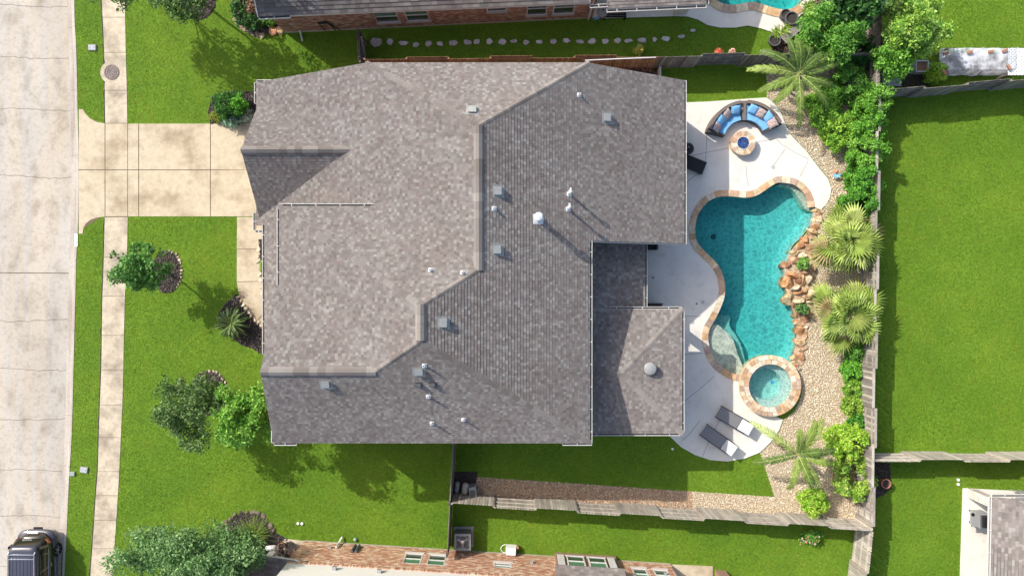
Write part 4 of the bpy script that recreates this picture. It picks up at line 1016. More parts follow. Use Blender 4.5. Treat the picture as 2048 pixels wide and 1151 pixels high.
MB().obox(o0 + dS*LS/2 - nO*.08 + Vector((0, 0, 4.2)), dS, nO, (0, 0, 1), LS, .1, 2.4).build('upper_wall', M['siding'], sh)
MB().obox(o0 + dS*LS/2 - nO*.08 + Vector((0, 0, 1.5)) - nO*.06, dS, nO, (0, 0, 1), LS-.05, .06, 2.9).build('inner_wall', M['mortar'], sh)
endw = brick_wall(sh, (B1[0]-.02, B1[1]), (B1[0]-.02 + nS.x*5, B1[1] + nS.y*5), .1, 2.85, [], 9, pal=BR2, flip=-1)
# bay
bd = .34; mb = MB(); b0 = o0 + dS*BAY0; 
mb.obox(o0 + dS*(BAY0+BAY1)/2 + nO*(bd/2-.1) + Vector((0, 0, 1.2)), dS, nO, (0, 0, 1), BAY1-BAY0, bd, 2.3); mb.build('bay', M['house_brick'], sh)
pb0 = (o0 + dS*BAY0 + nO*(bd-.06)); pb1 = (o0 + dS*BAY1 + nO*(bd-.06))
for (a, b) in ((.55, 1.45), (1.65, 2.55)): window_at(sh, (pb0.x, pb0.y), (pb1.x, pb1.y), a, b, .7, 2.1, flip=-1, depth=-.04, glass='glass_green')
for (a, b) in ((.08, .42), (2.68, 3.02)): MB().obox(Vector((pb0.x, pb0.y, 1.4)) + dS*(a+b)/2 + nO*.05, dS, nO, (0, 0, 1), b-a, .06, 1.5).build('shutter', M['white_paint'], sh)
brf = [o0 + dS*(BAY0-.12) + nO*(bd+.12) + Vector((0, 0, 2.4)), o0 + dS*(BAY1+.12) + nO*(bd+.12) + Vector((0, 0, 2.4)), o0 + dS*(BAY1+.12) - nO*.04 + Vector((0, 0, 2.95)), o0 + dS*(BAY0-.12) - nO*.04 + Vector((0, 0, 2.95))]
deck(brf, .1).build('bay_roof', M['roof_deck'], sh); shingle_slope(sh, brf, 63, thick=.02, wr=(.16, .3), tint=.85).build('bay_shingles', M['shingle'], sh)['kind'] = 'stuff'
MB().obox(o0 + dS*(BAY0+BAY1)/2 + nO*.02 + Vector((0, 0, 3.02)), dS, nO, (0, 0, 1), BAY1-BAY0+.2, .08, .12).build('bay_flashing', M['white_paint'], sh)
# front porch roof of the south house
pr = [G(488, 1106, 2.9), G(592, 1120, 2.9), G(725, 1156, 2.9), G(760, 1230, 3.9), G(440, 1230, 3.9)]
cxr = sum((Vector(p) for p in pr[:2]), Vector((0, 0, 0)))/2
pr = [Vector((p.x, p.y, 2.9 + max(0, (cxr.y - p.y)*.25))) for p in pr]
pr = [Vector((*G2(488, 1106, 2.9), 2.9)), Vector((*G2(592, 1120, 2.9), 2.9))]; dd = (pr[1]-pr[0]).normalized(); nd = Vector((dd.y, -dd.x, 0))
pr = [pr[0], pr[0] + dd*6.6, pr[0] + dd*6.6 + nd*4 + Vector((0, 0, 1.4)), pr[0] + nd*4 + Vector((0, 0, 1.4))]
dd2 = Vector((*G2(725, 1156, 3.1), 0)); 
kk = [pr[0], pr[0] + dd*2.55, pr[0] + dd*6.1 + nd*1.0 + Vector((0, 0, .35)), pr[0] + dd*6.6 + nd*4 + Vector((0, 0, 1.4)), pr[0] + nd*4 + Vector((0, 0, 1.4))]
deck(kk, .14).build('porch_deck', M['roof_deck'], sh); shingle_slope(sh, kk, 64, thick=.02, wr=(.14, .3), tint=.82).build('porch_shingles', M['shingle'], sh)['kind'] = 'stuff'
MB().bar(kk[0] - Vector((0, 0, .06)), kk[1] - Vector((0, 0, .06)), .04, .16).build('fascia', M['white_paint'], sh)
MB().bar(kk[1] - Vector((0, 0, .06)), kk[2] - Vector((0, 0, .06)), .04, .16).build('fascia', M['white_paint'], sh)
pp = G(553, 1098); MB().obox((pp.x, pp.y, 1.2), dd, nd, (0, 0, 1), .3, .3, 2.4).build('porch_post', M['siding'], sh)
pp = G(575, 1078); MB().tube([(pp.x-.35, pp.y-.15, .75), (pp.x-.9, pp.y-.25, .55)], .12, 8).build('porch_rail', M['siding'], sh)
pp = G(1440, 1138); mb = MB(); mb.obox((pp.x, pp.y-.3, 1.4), dS, nO, (0, 0, 1), .55, .55, 2.8); mb.build('terrace_post', M['house_brick'], sh)
# fittings on the south wall
for i, (px, zz, ln) in enumerate(((714, .9, .5), (722, .9, .55))):
    q = o0 + dS*sS(px, 1088) + nO*.08; MB().tube([q + Vector((0, 0, .4)), q + Vector((0, 0, 1.3))], .07, 8).build('meter_pipe', M['dark_vent'], sh)
q = o0 + dS*sS(680, 1086) + nO*.1; MB().tube([q + Vector((0, 0, .9)), q + Vector((0, 0, .3)), q + nO*.25 + dS*.12 + Vector((0, 0, .12))], .05, 8).build('downspout', M['white_paint'], sh)
for px, z in ((668, .9), (1063, 1.2), (1320, 1.6)):
    q = o0 + dS*sS(px, 1090) + nO*.06; mb = MB(); mb.obox(q + Vector((0, 0, z)), dS, nO, (0, 0, 1), .14, .14, .12); mb.build('wall_lamp', M['ac_metal'], sh)
for px in (700, 782): 
    q = o0 + dS*sS(px, 1100) + nO*.06; mb = MB(); mb.obox(q + Vector((0, 0, 3.5)), dS, nO, (0, 0, 1), .2, .16, .16); mb.build('wall_vent', M['ac_metal'], sh)

bw = o0 + dS*.02; sdir = nS
for (p, q) in ((bw - nO*.14, bw + sdir*9), (bw + dS*(LS-.04) - nO*.14, bw + dS*(LS-.04) + sdir*9), (bw + sdir*9, bw + dS*(LS-.04) + sdir*9)):
    dq = (q-p).normalized(); MB().obox((p+q)/2 + Vector((0, 0, 2.7)), dq, dq.cross(Vector((0, 0, 1))), (0, 0, 1), (q-p).length, .1, 5.38).build('side_wall', M['house_brick'], sh)
ra, rb2 = bw + Vector((0, 0, 5.42)) - dS*.3 - nO*.02, bw + dS*(LS+.26) + Vector((0, 0, 5.42)) - nO*.02
for sl in ([ra, rb2, rb2 + sdir*4.6 + Vector((0, 0, 2.6)), ra + sdir*4.6 + Vector((0, 0, 2.6))], [ra + sdir*9.2, rb2 + sdir*9.2, rb2 + sdir*4.6 + Vector((0, 0, 2.6)), ra + sdir*4.6 + Vector((0, 0, 2.6))]):
    deck(sl).build('main_roof', M['shingle_plain'], sh)
for e_ in (bw, bw + dS*(LS-.12)):
    mb = MB(); pts = [e_ + Vector((0, 0, 5.35)), e_ + sdir*9 + Vector((0, 0, 5.35)), e_ + sdir*4.5 + Vector((0, 0, 7.8))]; mb.add(pts + [p + dS*.1 for p in pts], [(0, 1, 2), (5, 4, 3), (0, 3, 4, 1), (1, 4, 5, 2), (2, 5, 3, 0)]); mb.build('gable_wall', M['siding'], sh)
# ---- house at the lower right corner
ch = thing('corner_house', 'house corner with taupe shingles and white gutter at lower right', 'house', G(2020, 1080))
c0 = G(1985, 994, 3.0); croof = [Vector(c0), Vector((*G2(1980, 1260, 3.0), 3.0)), Vector((*G2(2240, 1260, 3.0), 3.0)) + Vector((0, 0, 2.2)), Vector((*G2(2240, 1000, 3.0), 3.0)) + Vector((0, 0, 2.2))]
deck(croof).build('roof_deck', M['roof_deck'], ch); shingle_slope(ch, croof, 65, wr=(.14, .3), tint=.95).build('shingles', M['shingle'], ch)['kind'] = 'stuff'
gutter(ch, croof[0] - Vector((0, 0, .03)), croof[1] - Vector((0, 0, .03)), -X, w=.13); gutter(ch, croof[0] - Vector((0, 0, .03)), croof[0] + Vector((2.5, 0, -.03)), Y, w=.13)
LB = [(.70, .66, .60), (.62, .57, .51), (.76, .73, .68), (.66, .62, .58)]
w0 = G2(1929, 975); w1 = G2(2060, 984)
wing = MB(); 
brick_wall(ch, (w0[0]+.12, w0[1]-.45), (w0[0]+.12, w0[1]), 0, 2.7, [], 12, pal=LB, flip=-1)
brick_wall(ch, (w0[0]+.12, w0[1]-.46), (w0[0]+.62, w0[1]-.48), 0, 2.7, [], 13, pal=LB, flip=1)
MB().prism([(w0[0]+.2, w0[1]-.4), (w0[0]+.6, w0[1]-.42), (w0[0]+.6, w0[1]-.05), (w0[0]+.2, w0[1]-.05)], 0, 2.75).build('post_core', M['mortar'], ch)
MB().prism(P2([(2075, 990), (2300, 990), (2300, 1250), (2068, 1250)]), 0, 2.9).build('wall', M['house_brick'], ch)

# ================================================================== fences
NEWW = [(.30, .17, .11), (.34, .20, .13), (.27, .15, .10), (.25, .14, .10)]
OLDW = [(.25, .22, .20), (.30, .27, .24), (.21, .185, .165), (.27, .235, .205)]
PALE = [(.44, .40, .34), (.50, .46, .40), (.39, .35, .30), (.46, .41, .35)]
PICK = {}
def picket_mesh(c, h):
    k = (c, round(h, 2))
    if k not in PICK:
        mb = MB(); w = .068; t = .009
        pr_ = [(-w, 0), (w, 0), (w, h-.04), (w*.6, h), (-w*.6, h), (-w, h-.04)]
        mb.add([(x, -t, z) for x, z in pr_] + [(x, t, z) for x, z in pr_], [tuple(range(6)), tuple(range(11, 5, -1))] + [(i, 6+i, 6+(i+1) % 6, (i+1) % 6) for i in range(6)], c)
        PICK[k] = mb.mesh('picket', M['wood_fence'])
    return PICK[k]
def fence(name, label, p0, p1, pal, h=1.83, panel=2.03, seed=1, alt=True, first=1, group='timber fences', off=.055, cap=False):
    p0 = Vector((p0[0], p0[1], 0)); p1 = Vector((p1[0], p1[1], 0)); d = p1 - p0; L = d.length; d.normalize(); n = Vector((-d.y, d.x, 0))
    f = thing(name, label, 'fence', p0, group); rr = random.Random(seed); ang = math.atan2(d.y, d.x)
    np_n = max(1, round(L/panel)); pl = L/np_n; side = first
    for k in range(np_n):
        a = k*pl; cnt = int(pl/.143); hh = h + rr.choice((0, 0, .03, -.03))
        for i in range(cnt):
            s = a + (i+.5)*pl/cnt; c = rr.choice(pal)
            Mx = Matrix.Translation(p0 + d*s + n*(side*off) + Vector((0, 0, .03 + rr.uniform(-.012, .012)))) @ Matrix.Rotation(ang + rr.uniform(-.01, .01), 4, 'Z') @ Matrix.Rotation(rr.uniform(-.006, .006), 4, 'Y')
            inst('picket', picket_mesh(c, hh), f, Mx)
        mb = MB(); c = rr.choice(pal)
        for z in (.3, .95, 1.58): mb.obox(p0 + d*(a+pl/2) + n*(side*(off-.035)) + Vector((0, 0, z)), d, n, (0, 0, 1), pl-.02, .04, .09)
        if cap: mb.obox(p0 + d*(a+pl/2) + n*(side*off) + Vector((0, 0, hh+.04)), d, n, (0, 0, 1), pl, .12, .03)
        mb.c = [mixc(c, (.5, .47, .42), .25)]*len(mb.f); mb.build('rail', M['wood_fence'], f)
        if alt: side = -side
    for k in range(np_n+1):
        mb = MB(); mb.obox(p0 + d*(k*pl) + Vector((0, 0, h/2-.02)), d, n, (0, 0, 1), .09, .09, h-.04); mb.c = [rr.choice(pal)]*6; mb.build('post', M['wood_fence'], f)
    return f
FT = 1.83
fence('wooden_fence', 'reddish brown picket fence just above the main house roof', G2(728, 117, FT), G2(1318, 112, FT), NEWW, seed=1, first=-1)
fence('wooden_fence', 'dark weathered grey fence between the two lawns north of the fire pit', G2(1318, 112, FT), G2(1752, 103, FT), [(.17, .155, .14), (.22, .20, .185), (.14, .125, .115), (.26, .235, .21)], seed=2, first=-1)
fence('wooden_fence', 'pale weathered fence stepping along the gravel strip south of the house', G2(903, 1007, FT), G2(1745, 1058, FT), PALE, seed=3, first=1)
fence('wooden_fence', 'narrow dark fence at right angles below the house eave', G2(905, 886, FT), G2(898, 1005, FT), [(.16, .15, .14), (.2, .185, .17)], seed=4, alt=False)
fence('wooden_fence', 'thin dark fence ending beside the air conditioner unit', G2(898, 1009, FT), G2(893, 1112, FT), [(.10, .09, .085), (.13, .12, .11)], seed=5, alt=False)
fence('wooden_fence', 'long grey-brown fence behind the palms and hedge on the right', G2(1757, 184, FT), G2(1745, 1052, FT), OLDW + PALE, seed=6, first=1, cap=True)
fence('wooden_fence', 'brown plank fence beside the dense shrubs at upper right', G2(1762, -40, FT), G2(1757, 176, FT), OLDW, seed=7, first=1, alt=False)
fence('wooden_fence', 'grey fence running below the plastic-covered frame at upper right', G2(1764, 182, FT), G2(2110, 152, FT), OLDW, seed=8, first=1)
fence('wooden_fence', 'pale fence crossing the lawn toward the right edge, lower right', G2(1752, 920, FT), G2(2110, 921, FT), PALE, seed=9, first=-1)
fence('wooden_fence', 'pale fence continuing down to the bottom edge, lower right', G2(1744, 1062, FT), G2(1726, 1230, FT), PALE, seed=10, first=1)
gf = fence('wooden_gate', 'dark grey gate with a diagonal brace beside the stepping stones', G2(719, 122, FT), G2(716, 58, FT), [(.15, .14, .13), (.19, .175, .16)], seed=11, alt=False, group='garden gates')
gp0 = Vector((*G2(719, 122, FT), 0)); gp1 = Vector((*G2(716, 58, FT), 0)); gd = (gp1-gp0).normalized()
MB().bar(gp0 + gd*.1 + Vector((.1, 0, .25)), gp0 + gd*1.2 + Vector((.1, 0, 1.6)), .05, .09, up=(1, 0, 0)).build('brace', M['wood_bench'], gf)
MB().bar(gp0 + gd*1.25 + Vector((.12, 0, .3)), gp0 + gd*1.25 + Vector((.12, 0, 1.7)), .05, .07, up=(1, 0, 0)).build('stile', M['wood_bench'], gf)

# ================================================================== plants
FOL = 1.5
def unit(a): return a/np.maximum(np.linalg.norm(a, axis=1, keepdims=True), 1e-9)
def leaf_mesh(name, cen, rad, per, size, pal, rng, up=.6, mt='leaf', off=None, aspect=.5, jitter=.22):
    K = len(cen); n = K*per
    ci = np.repeat(np.arange(K), per)
    pos = cen[ci] + unit(rng.normal(size=(n, 3))) * (rng.random((n, 1))**.5) * rad[ci][:, None] * np.array([1, 1, .75])
    nor = unit(rng.normal(size=(n, 3)) + np.array([0, 0, up*1.6]))
    t = unit(np.cross(nor, rng.normal(size=(n, 3)))); b = np.cross(nor, t)
    sz = size*rng.uniform(.5, 1.45, (n, 1))
    p0 = pos - t*sz*.5; p1 = pos + b*sz*aspect*.5 + nor*sz*.06; p2 = pos + t*sz*.5 - nor*sz*.08; p3 = pos - b*sz*aspect*.5 + nor*sz*.06
    V = np.stack([p0, p1, p2, p3], 1).reshape(-1, 3); F = np.arange(4*n).reshape(-1, 4)
    pal = np.array(pal); cl = pal[rng.integers(0, len(pal), K)]
    mixp = rng.random((n, 1)) < .4
    col = FOL*np.where(mixp, pal[rng.integers(0, len(pal), n)], cl[ci]) * rng.uniform(1-jitter, 1+jitter, (n, 1))
    V[:, 2] = np.maximum(V[:, 2], .015)
    return np_mesh(name, V, F, col, M[mt], off)
def clumps(rng, c, r, k, hollow=.35, lump=.55):
    out = []
    ph = rng.random(3)*40
    while len(out) < k:
        p = rng.uniform(-1, 1, 3); q = np.linalg.norm(p)
        if q > 1 or q < hollow: continue
        nv = noise.noise(Vector(p*1.9 + ph))
        if q > 1 - lump*max(0, .35 - nv): continue
        out.append(np.array(c) + p*np.array(r))
    return np.array(out)
def tree(name, label, base, c, r, k, per, size, pal, seed, group='garden trees', cl=.32, trunk=.07, cat='tree', hollow=.25, up=.6, limbs=16, aspect=.5, lump=.95):
    rng = np.random.default_rng(seed); base = Vector((base[0], base[1], 0)); t = thing(name, label, cat, base, group)
    cen = clumps(rng, c, r, k, hollow, lump); rad = rng.uniform(.7, 1.3, k)*cl
    link('crown', leaf_mesh('crown', cen, rad, per, size, pal, rng, up, off=base, aspect=aspect), M['leaf'], t)
    mb = MB(); cc = Vector(c); z0 = max(.3, cc.z - r[2]*.8)
    fork = Vector((base.x*.85 + cc.x*.15, base.y*.85 + cc.y*.15, z0))
    mb.tube([base, base.lerp(fork, .5) + Vector((rng.uniform(-.05, .05), rng.uniform(-.05, .05), 0)), fork, fork.lerp(cc, .6)], [trunk*1.25, trunk, trunk*.85, trunk*.4], 8)
    for i in rng.choice(k, min(limbs, k), replace=False):
        e = Vector(cen[i]); s = fork.lerp(cc, rng.uniform(0, .5)); m_ = s.lerp(e, .55) + Vector((0, 0, .12))
        mb.tube([s, m_, e], [trunk*.5, trunk*.3, trunk*.1], 5)
    mb.build('trunk', M['bark'], t)
    return t
def shrub(name, label, c2d, r, h, k, per, size, pal, seed, group='shrubs', cl=.16, up=.8, hollow=.55, cat='shrub', aspect=.5, z0=.15, lump=.3):
    rng = np.random.default_rng(seed); base = Vector((c2d[0], c2d[1], 0)); t = thing(name, label, cat, base, group)
    rx, ry = (r, r) if not isinstance(r, tuple) else r
    cen = clumps(rng, (base.x, base.y, h*.48), (rx*.92, ry*.92, h*.5), k, hollow, lump); cen[:, 2] = np.maximum(cen[:, 2], z0); rad = rng.uniform(.7, 1.3, k)*cl
    link('foliage', leaf_mesh('foliage', cen, rad, per, size, pal, rng, up, off=base, aspect=aspect), M['leaf'], t)
    mb = MB()
    for i in rng.choice(k, min(9, k), replace=False):
        e = Vector(cen[i]); s = base + Vector((rng.uniform(-.08, .08), rng.uniform(-.08, .08), 0)); mb.tube([s, s.lerp(e, .5) + Vector((0, 0, .08)), e], [.022, .016, .006], 5)
    mb.build('stems', M['bark'], t)
    return t
LIME = [(.22, .38, .035), (.28, .42, .05), (.17, .33, .03), (.33, .45, .07)]
MID = [(.09, .23, .03), (.12, .29, .04), (.07, .19, .025), (.18, .34, .06)]
DARK = [(.035, .10, .025), (.05, .135, .03), (.03, .08, .02), (.07, .17, .04)]
OLIVE = [(.075, .14, .035), (.10, .175, .05), (.055, .11, .03), (.14, .21, .07)]
BLUEG = [(.095, .19, .06), (.13, .24, .08), (.075, .155, .05), (.19, .30, .12)]
FRESH = [(.11, .25, .03), (.15, .31, .045), (.085, .20, .025), (.20, .36, .06)]
def cg(px, py, z): q = G(px, py, z); return (q.x, q.y, z)

# ---- front garden trees
tree('young_oak', 'small green tree over the mulch ring nearest the driveway', G2(333, 543), cg(278, 537, 3.0), (1.55, 1.15, 1.3), 130, 34, .17, [(.075, .19, .035), (.10, .24, .05), (.06, .15, .03), (.14, .27, .08)], 21, cl=.28, trunk=.06)
tree('young_oak', 'dark olive tree over the round mulch ring left of the lime tree', G2(425, 787), cg(380, 818, 3.2), (2.05, 2.05, 1.6), 270, 36, .14, OLIVE, 22, cl=.30, trunk=.08)
tree('lime_tree', 'bright lime-green tree touching the house wall at lower left', G2(566, 802), cg(488, 830, 4.7), (1.6, 1.6, 1.4), 190, 44, .16, FRESH, 23, cl=.32, trunk=.07)
tree('large_tree', 'large blue-green tree at the bottom edge beside the sidewalk', G2(470, 1060), cg(376, 1120, 4.2), (3.75, 1.85, 1.9), 520, 60, .135, BLUEG, 24, cl=.42, trunk=.13, limbs=18, lump=.6)
tree('wispy_tree', 'wispy dark tree over the mulch ring at the top edge', G2(405, 4), cg(365, -12, 3.6), (1.7, 1.55, 1.5), 120, 30, .17, OLIVE, 25, cl=.32, trunk=.07, lump=.8)
tree('street_tree', 'tree whose leaf tips reach over the sidewalk at top left', G2(262, -70), cg(225, -42, 4.0), (1.7, 1.5, 1.4), 110, 30, .16, OLIVE, 26, cl=.32, trunk=.07)
tree('yard_tree', 'tree above the top edge that shades the neighbouring front lawn', G2(440, -60), cg(430, -95, 5.4), (1.9, 1.7, 1.5), 100, 20, .2, MID, 27, cl=.4, trunk=.1)
# ---- right-hand planting
tree('garden_tree', 'broad mid-green shrub tree beside the neighbouring pool terrace', G2(1650, 85), cg(1663, 68, 2.3), (1.75, 1.45, 1.4), 230, 60, .15, MID, 31, cl=.32)
tree('garden_tree', 'dark glossy tree at the top edge near the grey fence corner', G2(1695, 30), cg(1712, 10, 2.8), (1.25, 1.1, 1.3), 120, 34, .26, DARK, 32, cl=.34, aspect=.62)
tree('garden_tree', 'yellowish green tree on the open lawn at upper right', G2(1800, 75), cg(1832, 52, 2.7), (1.7, 1.5, 1.4), 230, 52, .15, [(.18, .33, .04), (.24, .38, .06), (.12, .26, .04), (.30, .42, .10)], 33, cl=.34)
tree('garden_tree', 'yellow-green tree leaning over the plank fence at upper right', G2(1770, 70), cg(1786, 118, 2.2), (1.0, .95, 1.1), 120, 46, .16, [(.14, .32, .04), (.2, .38, .05), (.10, .26, .03)], 34, cl=.3)
tree('garden_tree', 'bushy tree with brownish twigs at the top right corner of the hedge', G2(1755, -5), cg(1778, 5, 2.4), (1.1, .8, 1.0), 100, 36, .15, [(.16, .24, .05), (.12, .2, .04), (.22, .28, .08)], 35, cl=.3)
shrub('young_shrub', 'small lime shrub beside the plastic-covered frame', G2(1858, 152), .62, 1.3, 60, 46, .13, LIME, 36)
H_ = 'hedge shrubs along the right fence'
for i, (px, py, r, h, lab, pal) in enumerate([
    (1648, 213, .95, 1.2, 'lime clipped shrub below the feather palm', [(.16, .33, .04), (.22, .40, .05), (.12, .27, .03)]),
    (1682, 262, .92, 1.3, 'lime clipped shrub right of the fire pit gravel', [(.18, .34, .035), (.26, .42, .05), (.13, .28, .03)]),
    (1700, 165, 1.05, 1.7, 'bushy green shrub under the feather palm by the fence', MID),
    (1752, 205, 1.0, 2.3, 'topmost glossy hedge shrub against the right fence', [(.10, .26, .025), (.15, .33, .04), (.07, .19, .02), (.20, .37, .06)]),
    (1733, 250, 1.0, 2.3, 'second glossy hedge shrub from the top, right fence', [(.11, .28, .03), (.16, .35, .04), (.07, .2, .02)]),
    (1735, 303, 1.02, 2.3, 'third glossy hedge shrub from the top, right fence', [(.10, .27, .025), (.15, .34, .04), (.07, .19, .02), (.2, .37, .06)]),
    (1731, 356, 1.02, 2.2, 'fourth glossy hedge shrub from the top, right fence', [(.08, .25, .025), (.13, .32, .035), (.05, .17, .02)]),
    (1724, 404, .95, 2.1, 'lowest glossy hedge shrub just above the fan palms', [(.07, .22, .02), (.11, .29, .03), (.05, .15, .02)]),
    (1722, 100, .8, 1.8, 'dark shrub beside the plank fence near the top', DARK)]):
    shrub('hedge_shrub', lab, G2(px, py, h*.6), r*1.12, h, 190, 46, .125, pal, 50+i, H_, cl=.2, lump=.75)
for i, (px, py, rx, ry, h, k, lab, pal) in enumerate([
    (1708, 700, .5, .5, .7, 40, 'low green plant just below the second fan palm', MID),
    (1702, 738, .52, .55, .7, 46, 'low green plant beside the fence, level with the spa top', [(.10, .28, .03), (.15, .35, .04)]),
    (1708, 775, .5, .55, .65, 46, 'low leafy plant beside the fence, level with the spa', [(.15, .30, .03), (.21, .34, .05), (.10, .24, .03)]),
    (1704, 812, .5, .5, .65, 42, 'low yellowish plant beside the fence just below the spa', [(.2, .32, .04), (.26, .37, .06), (.13, .25, .03)]),
    (1716, 845, .55, .45, .8, 46, 'dark leafy plant above the lime bush by the fence', [(.05, .17, .02), (.08, .23, .03)])]):
    shrub('low_plant', lab, G2(px, py, .4), (rx*1.25, ry*1.3), h*1.3, int(k*1.6), 44, .13, pal, 70+i, 'low plants along the right fence', cl=.15)
shrub('lime_bush', 'tall yellow-green bush beside the lower feather palm', G2(1700, 884, 1.2), (1.45, 1.15), 2.0, 210, 46, .14, [(.22, .38, .03), (.30, .44, .05), (.15, .30, .03), (.36, .46, .08)], 80, 'lime bushes', cl=.24, lump=.7)
shrub('lime_bush', 'sprawling yellow-green bush against the lower right fence corner', G2(1712, 955, 1.1), (1.2, 1.45), 1.8, 190, 40, .14, [(.16, .30, .03), (.25, .38, .05), (.10, .22, .03), (.34, .42, .10)], 81, 'lime bushes', cl=.24, lump=.9)
shrub('lime_bush', 'rounded lime bush on the gravel below the lower feather palm', G2(1628, 1003, .6), (.82, .82), 1.2, 100, 50, .13, LIME, 82, 'lime bushes', cl=.2)
shrub('rock_plant', 'upper green plant growing between the pool boulders', G2(1612, 527, .7), .3, .9, 34, 40, .12, [(.10, .24, .04), (.16, .33, .06), (.22, .36, .09)], 83, 'plants in the rockery', cl=.12)
shrub('rock_plant', 'lower darker plant growing between the pool boulders', G2(1609, 617, .6), .32, .85, 36, 40, .11, [(.06, .15, .04), (.09, .2, .05), (.13, .24, .07)], 84, 'plants in the rockery', cl=.12)
shrub('flower_bush', 'bush with pink and orange flowers below the pale fence', G2(1622, 1074, .3), (.75, .42), .55, 50, 40, .10, MID, 85, 'flowering plants', cl=.14)
rng = np.random.default_rng(3)
fc = np.array([(G(1600 + 42*rng.random(), 1070 + 18*rng.random(), .5)) for _ in range(24)]); fc[:, 2] = .44 + .14*rng.random(24)
o = link('blossoms', leaf_mesh('blossoms', fc, np.full(24, .03), 3, .06, [(.55, .15, .06), (.55, .28, .28), (.55, .42, .36), (.5, .2, .3)], rng, 1.5, 'bright_flower', aspect=.9), M['bright_flower']); tag(o, 'cluster of pink and orange blossoms below the pale fence', 'flowers')
# ---- shrubs by the driveway
shrub('round_shrub', 'dark round clipped shrub beside the driveway', G2(456, 208, .9), (.98, .82), 1.45, 130, 50, .10, [(.04, .13, .02), (.06, .18, .025), (.035, .10, .02)], 90, 'front garden shrubs', cl=.17)
shrub('round_shrub', 'brighter green clipped shrub nearest the house corner', G2(474, 207, 1.1), (.52, .55), 1.55, 70, 50, .09, [(.08, .26, .02), (.13, .34, .03)], 91, 'front garden shrubs', cl=.14)
shrub('low_plant', 'yellow-flecked low plant at the edge of the driveway', G2(434, 232, .4), (.42, .36), .7, 40, 36, .09, [(.18, .24, .03), (.10, .18, .03), (.3, .3, .05)], 92, 'front garden shrubs', cl=.12)
shrub('silver_plant', 'silvery broad-leaved plant overlapping the driveway', G2(462, 240, .5), (.6, .34), .7, 26, 16, .24, [(.20, .30, .22), (.26, .36, .28), (.13, .22, .14)], 93, 'front garden shrubs', cl=.2, aspect=.4)
shrub('grey_plant', 'grey spiky plant tucked beneath the roof edge', G2(497, 232, .5), .35, .7, 18, 20, .26, [(.22, .26, .18), (.28, .32, .24)], 94, 'front garden shrubs', cl=.18, aspect=.18)
shrub('porch_plant', 'small green plant beside the front walk at the gutter', G2(525, 532, .3), (.16, .36), .5, 16, 26, .12, [(.14, .30, .03), (.2, .38, .05)], 95, 'front garden shrubs', cl=.1, aspect=.25)
# north neighbour's bed
for i, (px, py, rx, ry, h, lab, pal) in enumerate([
    (482, 20, .5, .9, .9, 'dark low shrub on the left of the curved mulch bed', DARK), (505, 40, .7, .5, .8, 'dark low shrub at the front of the curved mulch bed', DARK),
    (512, 15, .55, .5, .9, 'brownish dry shrub in the curved mulch bed', [(.22, .13, .09), (.30, .19, .12), (.16, .11, .07)]), (538, 38, .35, .25, .6, 'small bright shrub beside the white gutter corner', FRESH),
    (560, 20, .5, .4, .8, 'dark shrub against the pink brick house corner', DARK)]):
    shrub('bed_shrub', lab, G2(px, py, .4), (rx, ry), h, 44, 40, .12, pal, 110+i, 'shrubs in the curved bed', cl=.16)
shrub('yellow_plant', 'yellow-green potted plant on the lawn beside the brown fence', G2(1277, 98, .4), .28, .8, 26, 30, .12, [(.36, .38, .06), (.28, .32, .08), (.5, .44, .1)], 120, 'plants along the north fence', cl=.11)
for i, (px, py, lab, pal) in enumerate([(1437, 103, 'orange-red flower clump on top of the grey fence', [(.45, .10, .05), (.55, .17, .08)]), (1463, 104, 'pale pink flower clump on top of the grey fence', [(.6, .2, .15), (.75, .5, .45), (.3, .3, .1)])]):
    shrub('flower_clump', lab, G2(px, py, 1.5), .17, 1.9, 20, 16, .1, pal, 122+i, 'plants along the north fence', cl=.09, z0=1.5)
# ornamental grass, bottom left
def grass_clump(name, label, c2d, n, L, pal, seed, group=None, w=.02, spread=1.0, z0=0.0, cat='grass plant'):
    rng = np.random.default_rng(seed); base = Vector((c2d[0], c2d[1], 0)); V = []; F = []; C = []
    for i in range(n):
        a = rng.uniform(0, 2*math.pi); el = math.acos(rng.uniform(.12, .95)); l = L*rng.uniform(.7, 1.15); d = np.array([math.cos(a)*math.sin(el), math.sin(a)*math.sin(el), math.cos(el)]); sd = np.array([-math.sin(a), math.cos(a), 0])*w
        p = np.array([base.x, base.y, z0]) + np.array([rng.normal()*.06*spread, rng.normal()*.06*spread, 0]); b = len(V)
        for k in range(4):
            t = k/3; q = p + d*l*t + np.array([0, 0, -.35*l*t*t*math.sin(el)]); q[2] = max(q[2], .03); ww = sd*(1-.85*t); V += [q-ww, q+ww]
        c = np.array(pal[rng.integers(0, len(pal))])*rng.uniform(.8, 1.2)
        for k in range(3): F.append((b+2*k, b+2*k+1, b+2*k+3, b+2*k+2)); C.append(c)
    t = thing(name, label, cat, base, group); link('blades', np_mesh('blades', np.array(V), F, np.array(C), M['frond'], base), M['frond'], t)
    mb = MB(); mb.lathe([(.1, 0), (.08, .08), (.03, .14)], (base.x, base.y, 0), 8); mb.build('root_crown', M['bark'], t); return t
grass_clump('ornamental_grass', 'arching ornamental grass clump behind the blue-green tree', G2(508, 1068), 520, 1.15, [(.14, .24, .04), (.2, .3, .06), (.28, .36, .10)], 130)
grass_clump('yucca', 'upper spiky potted plant beside the weathered bench', G2(1548, 70), 40, .42, [(.22, .36, .04), (.3, .44, .06)], 131, 'spiky potted plants', w=.035, z0=.35)
grass_clump('yucca', 'right spiky potted plant touching the weathered bench', G2(1563, 67), 44, .48, [(.22, .36, .04), (.3, .44, .06)], 132, 'spiky potted plants', w=.035, z0=.4)
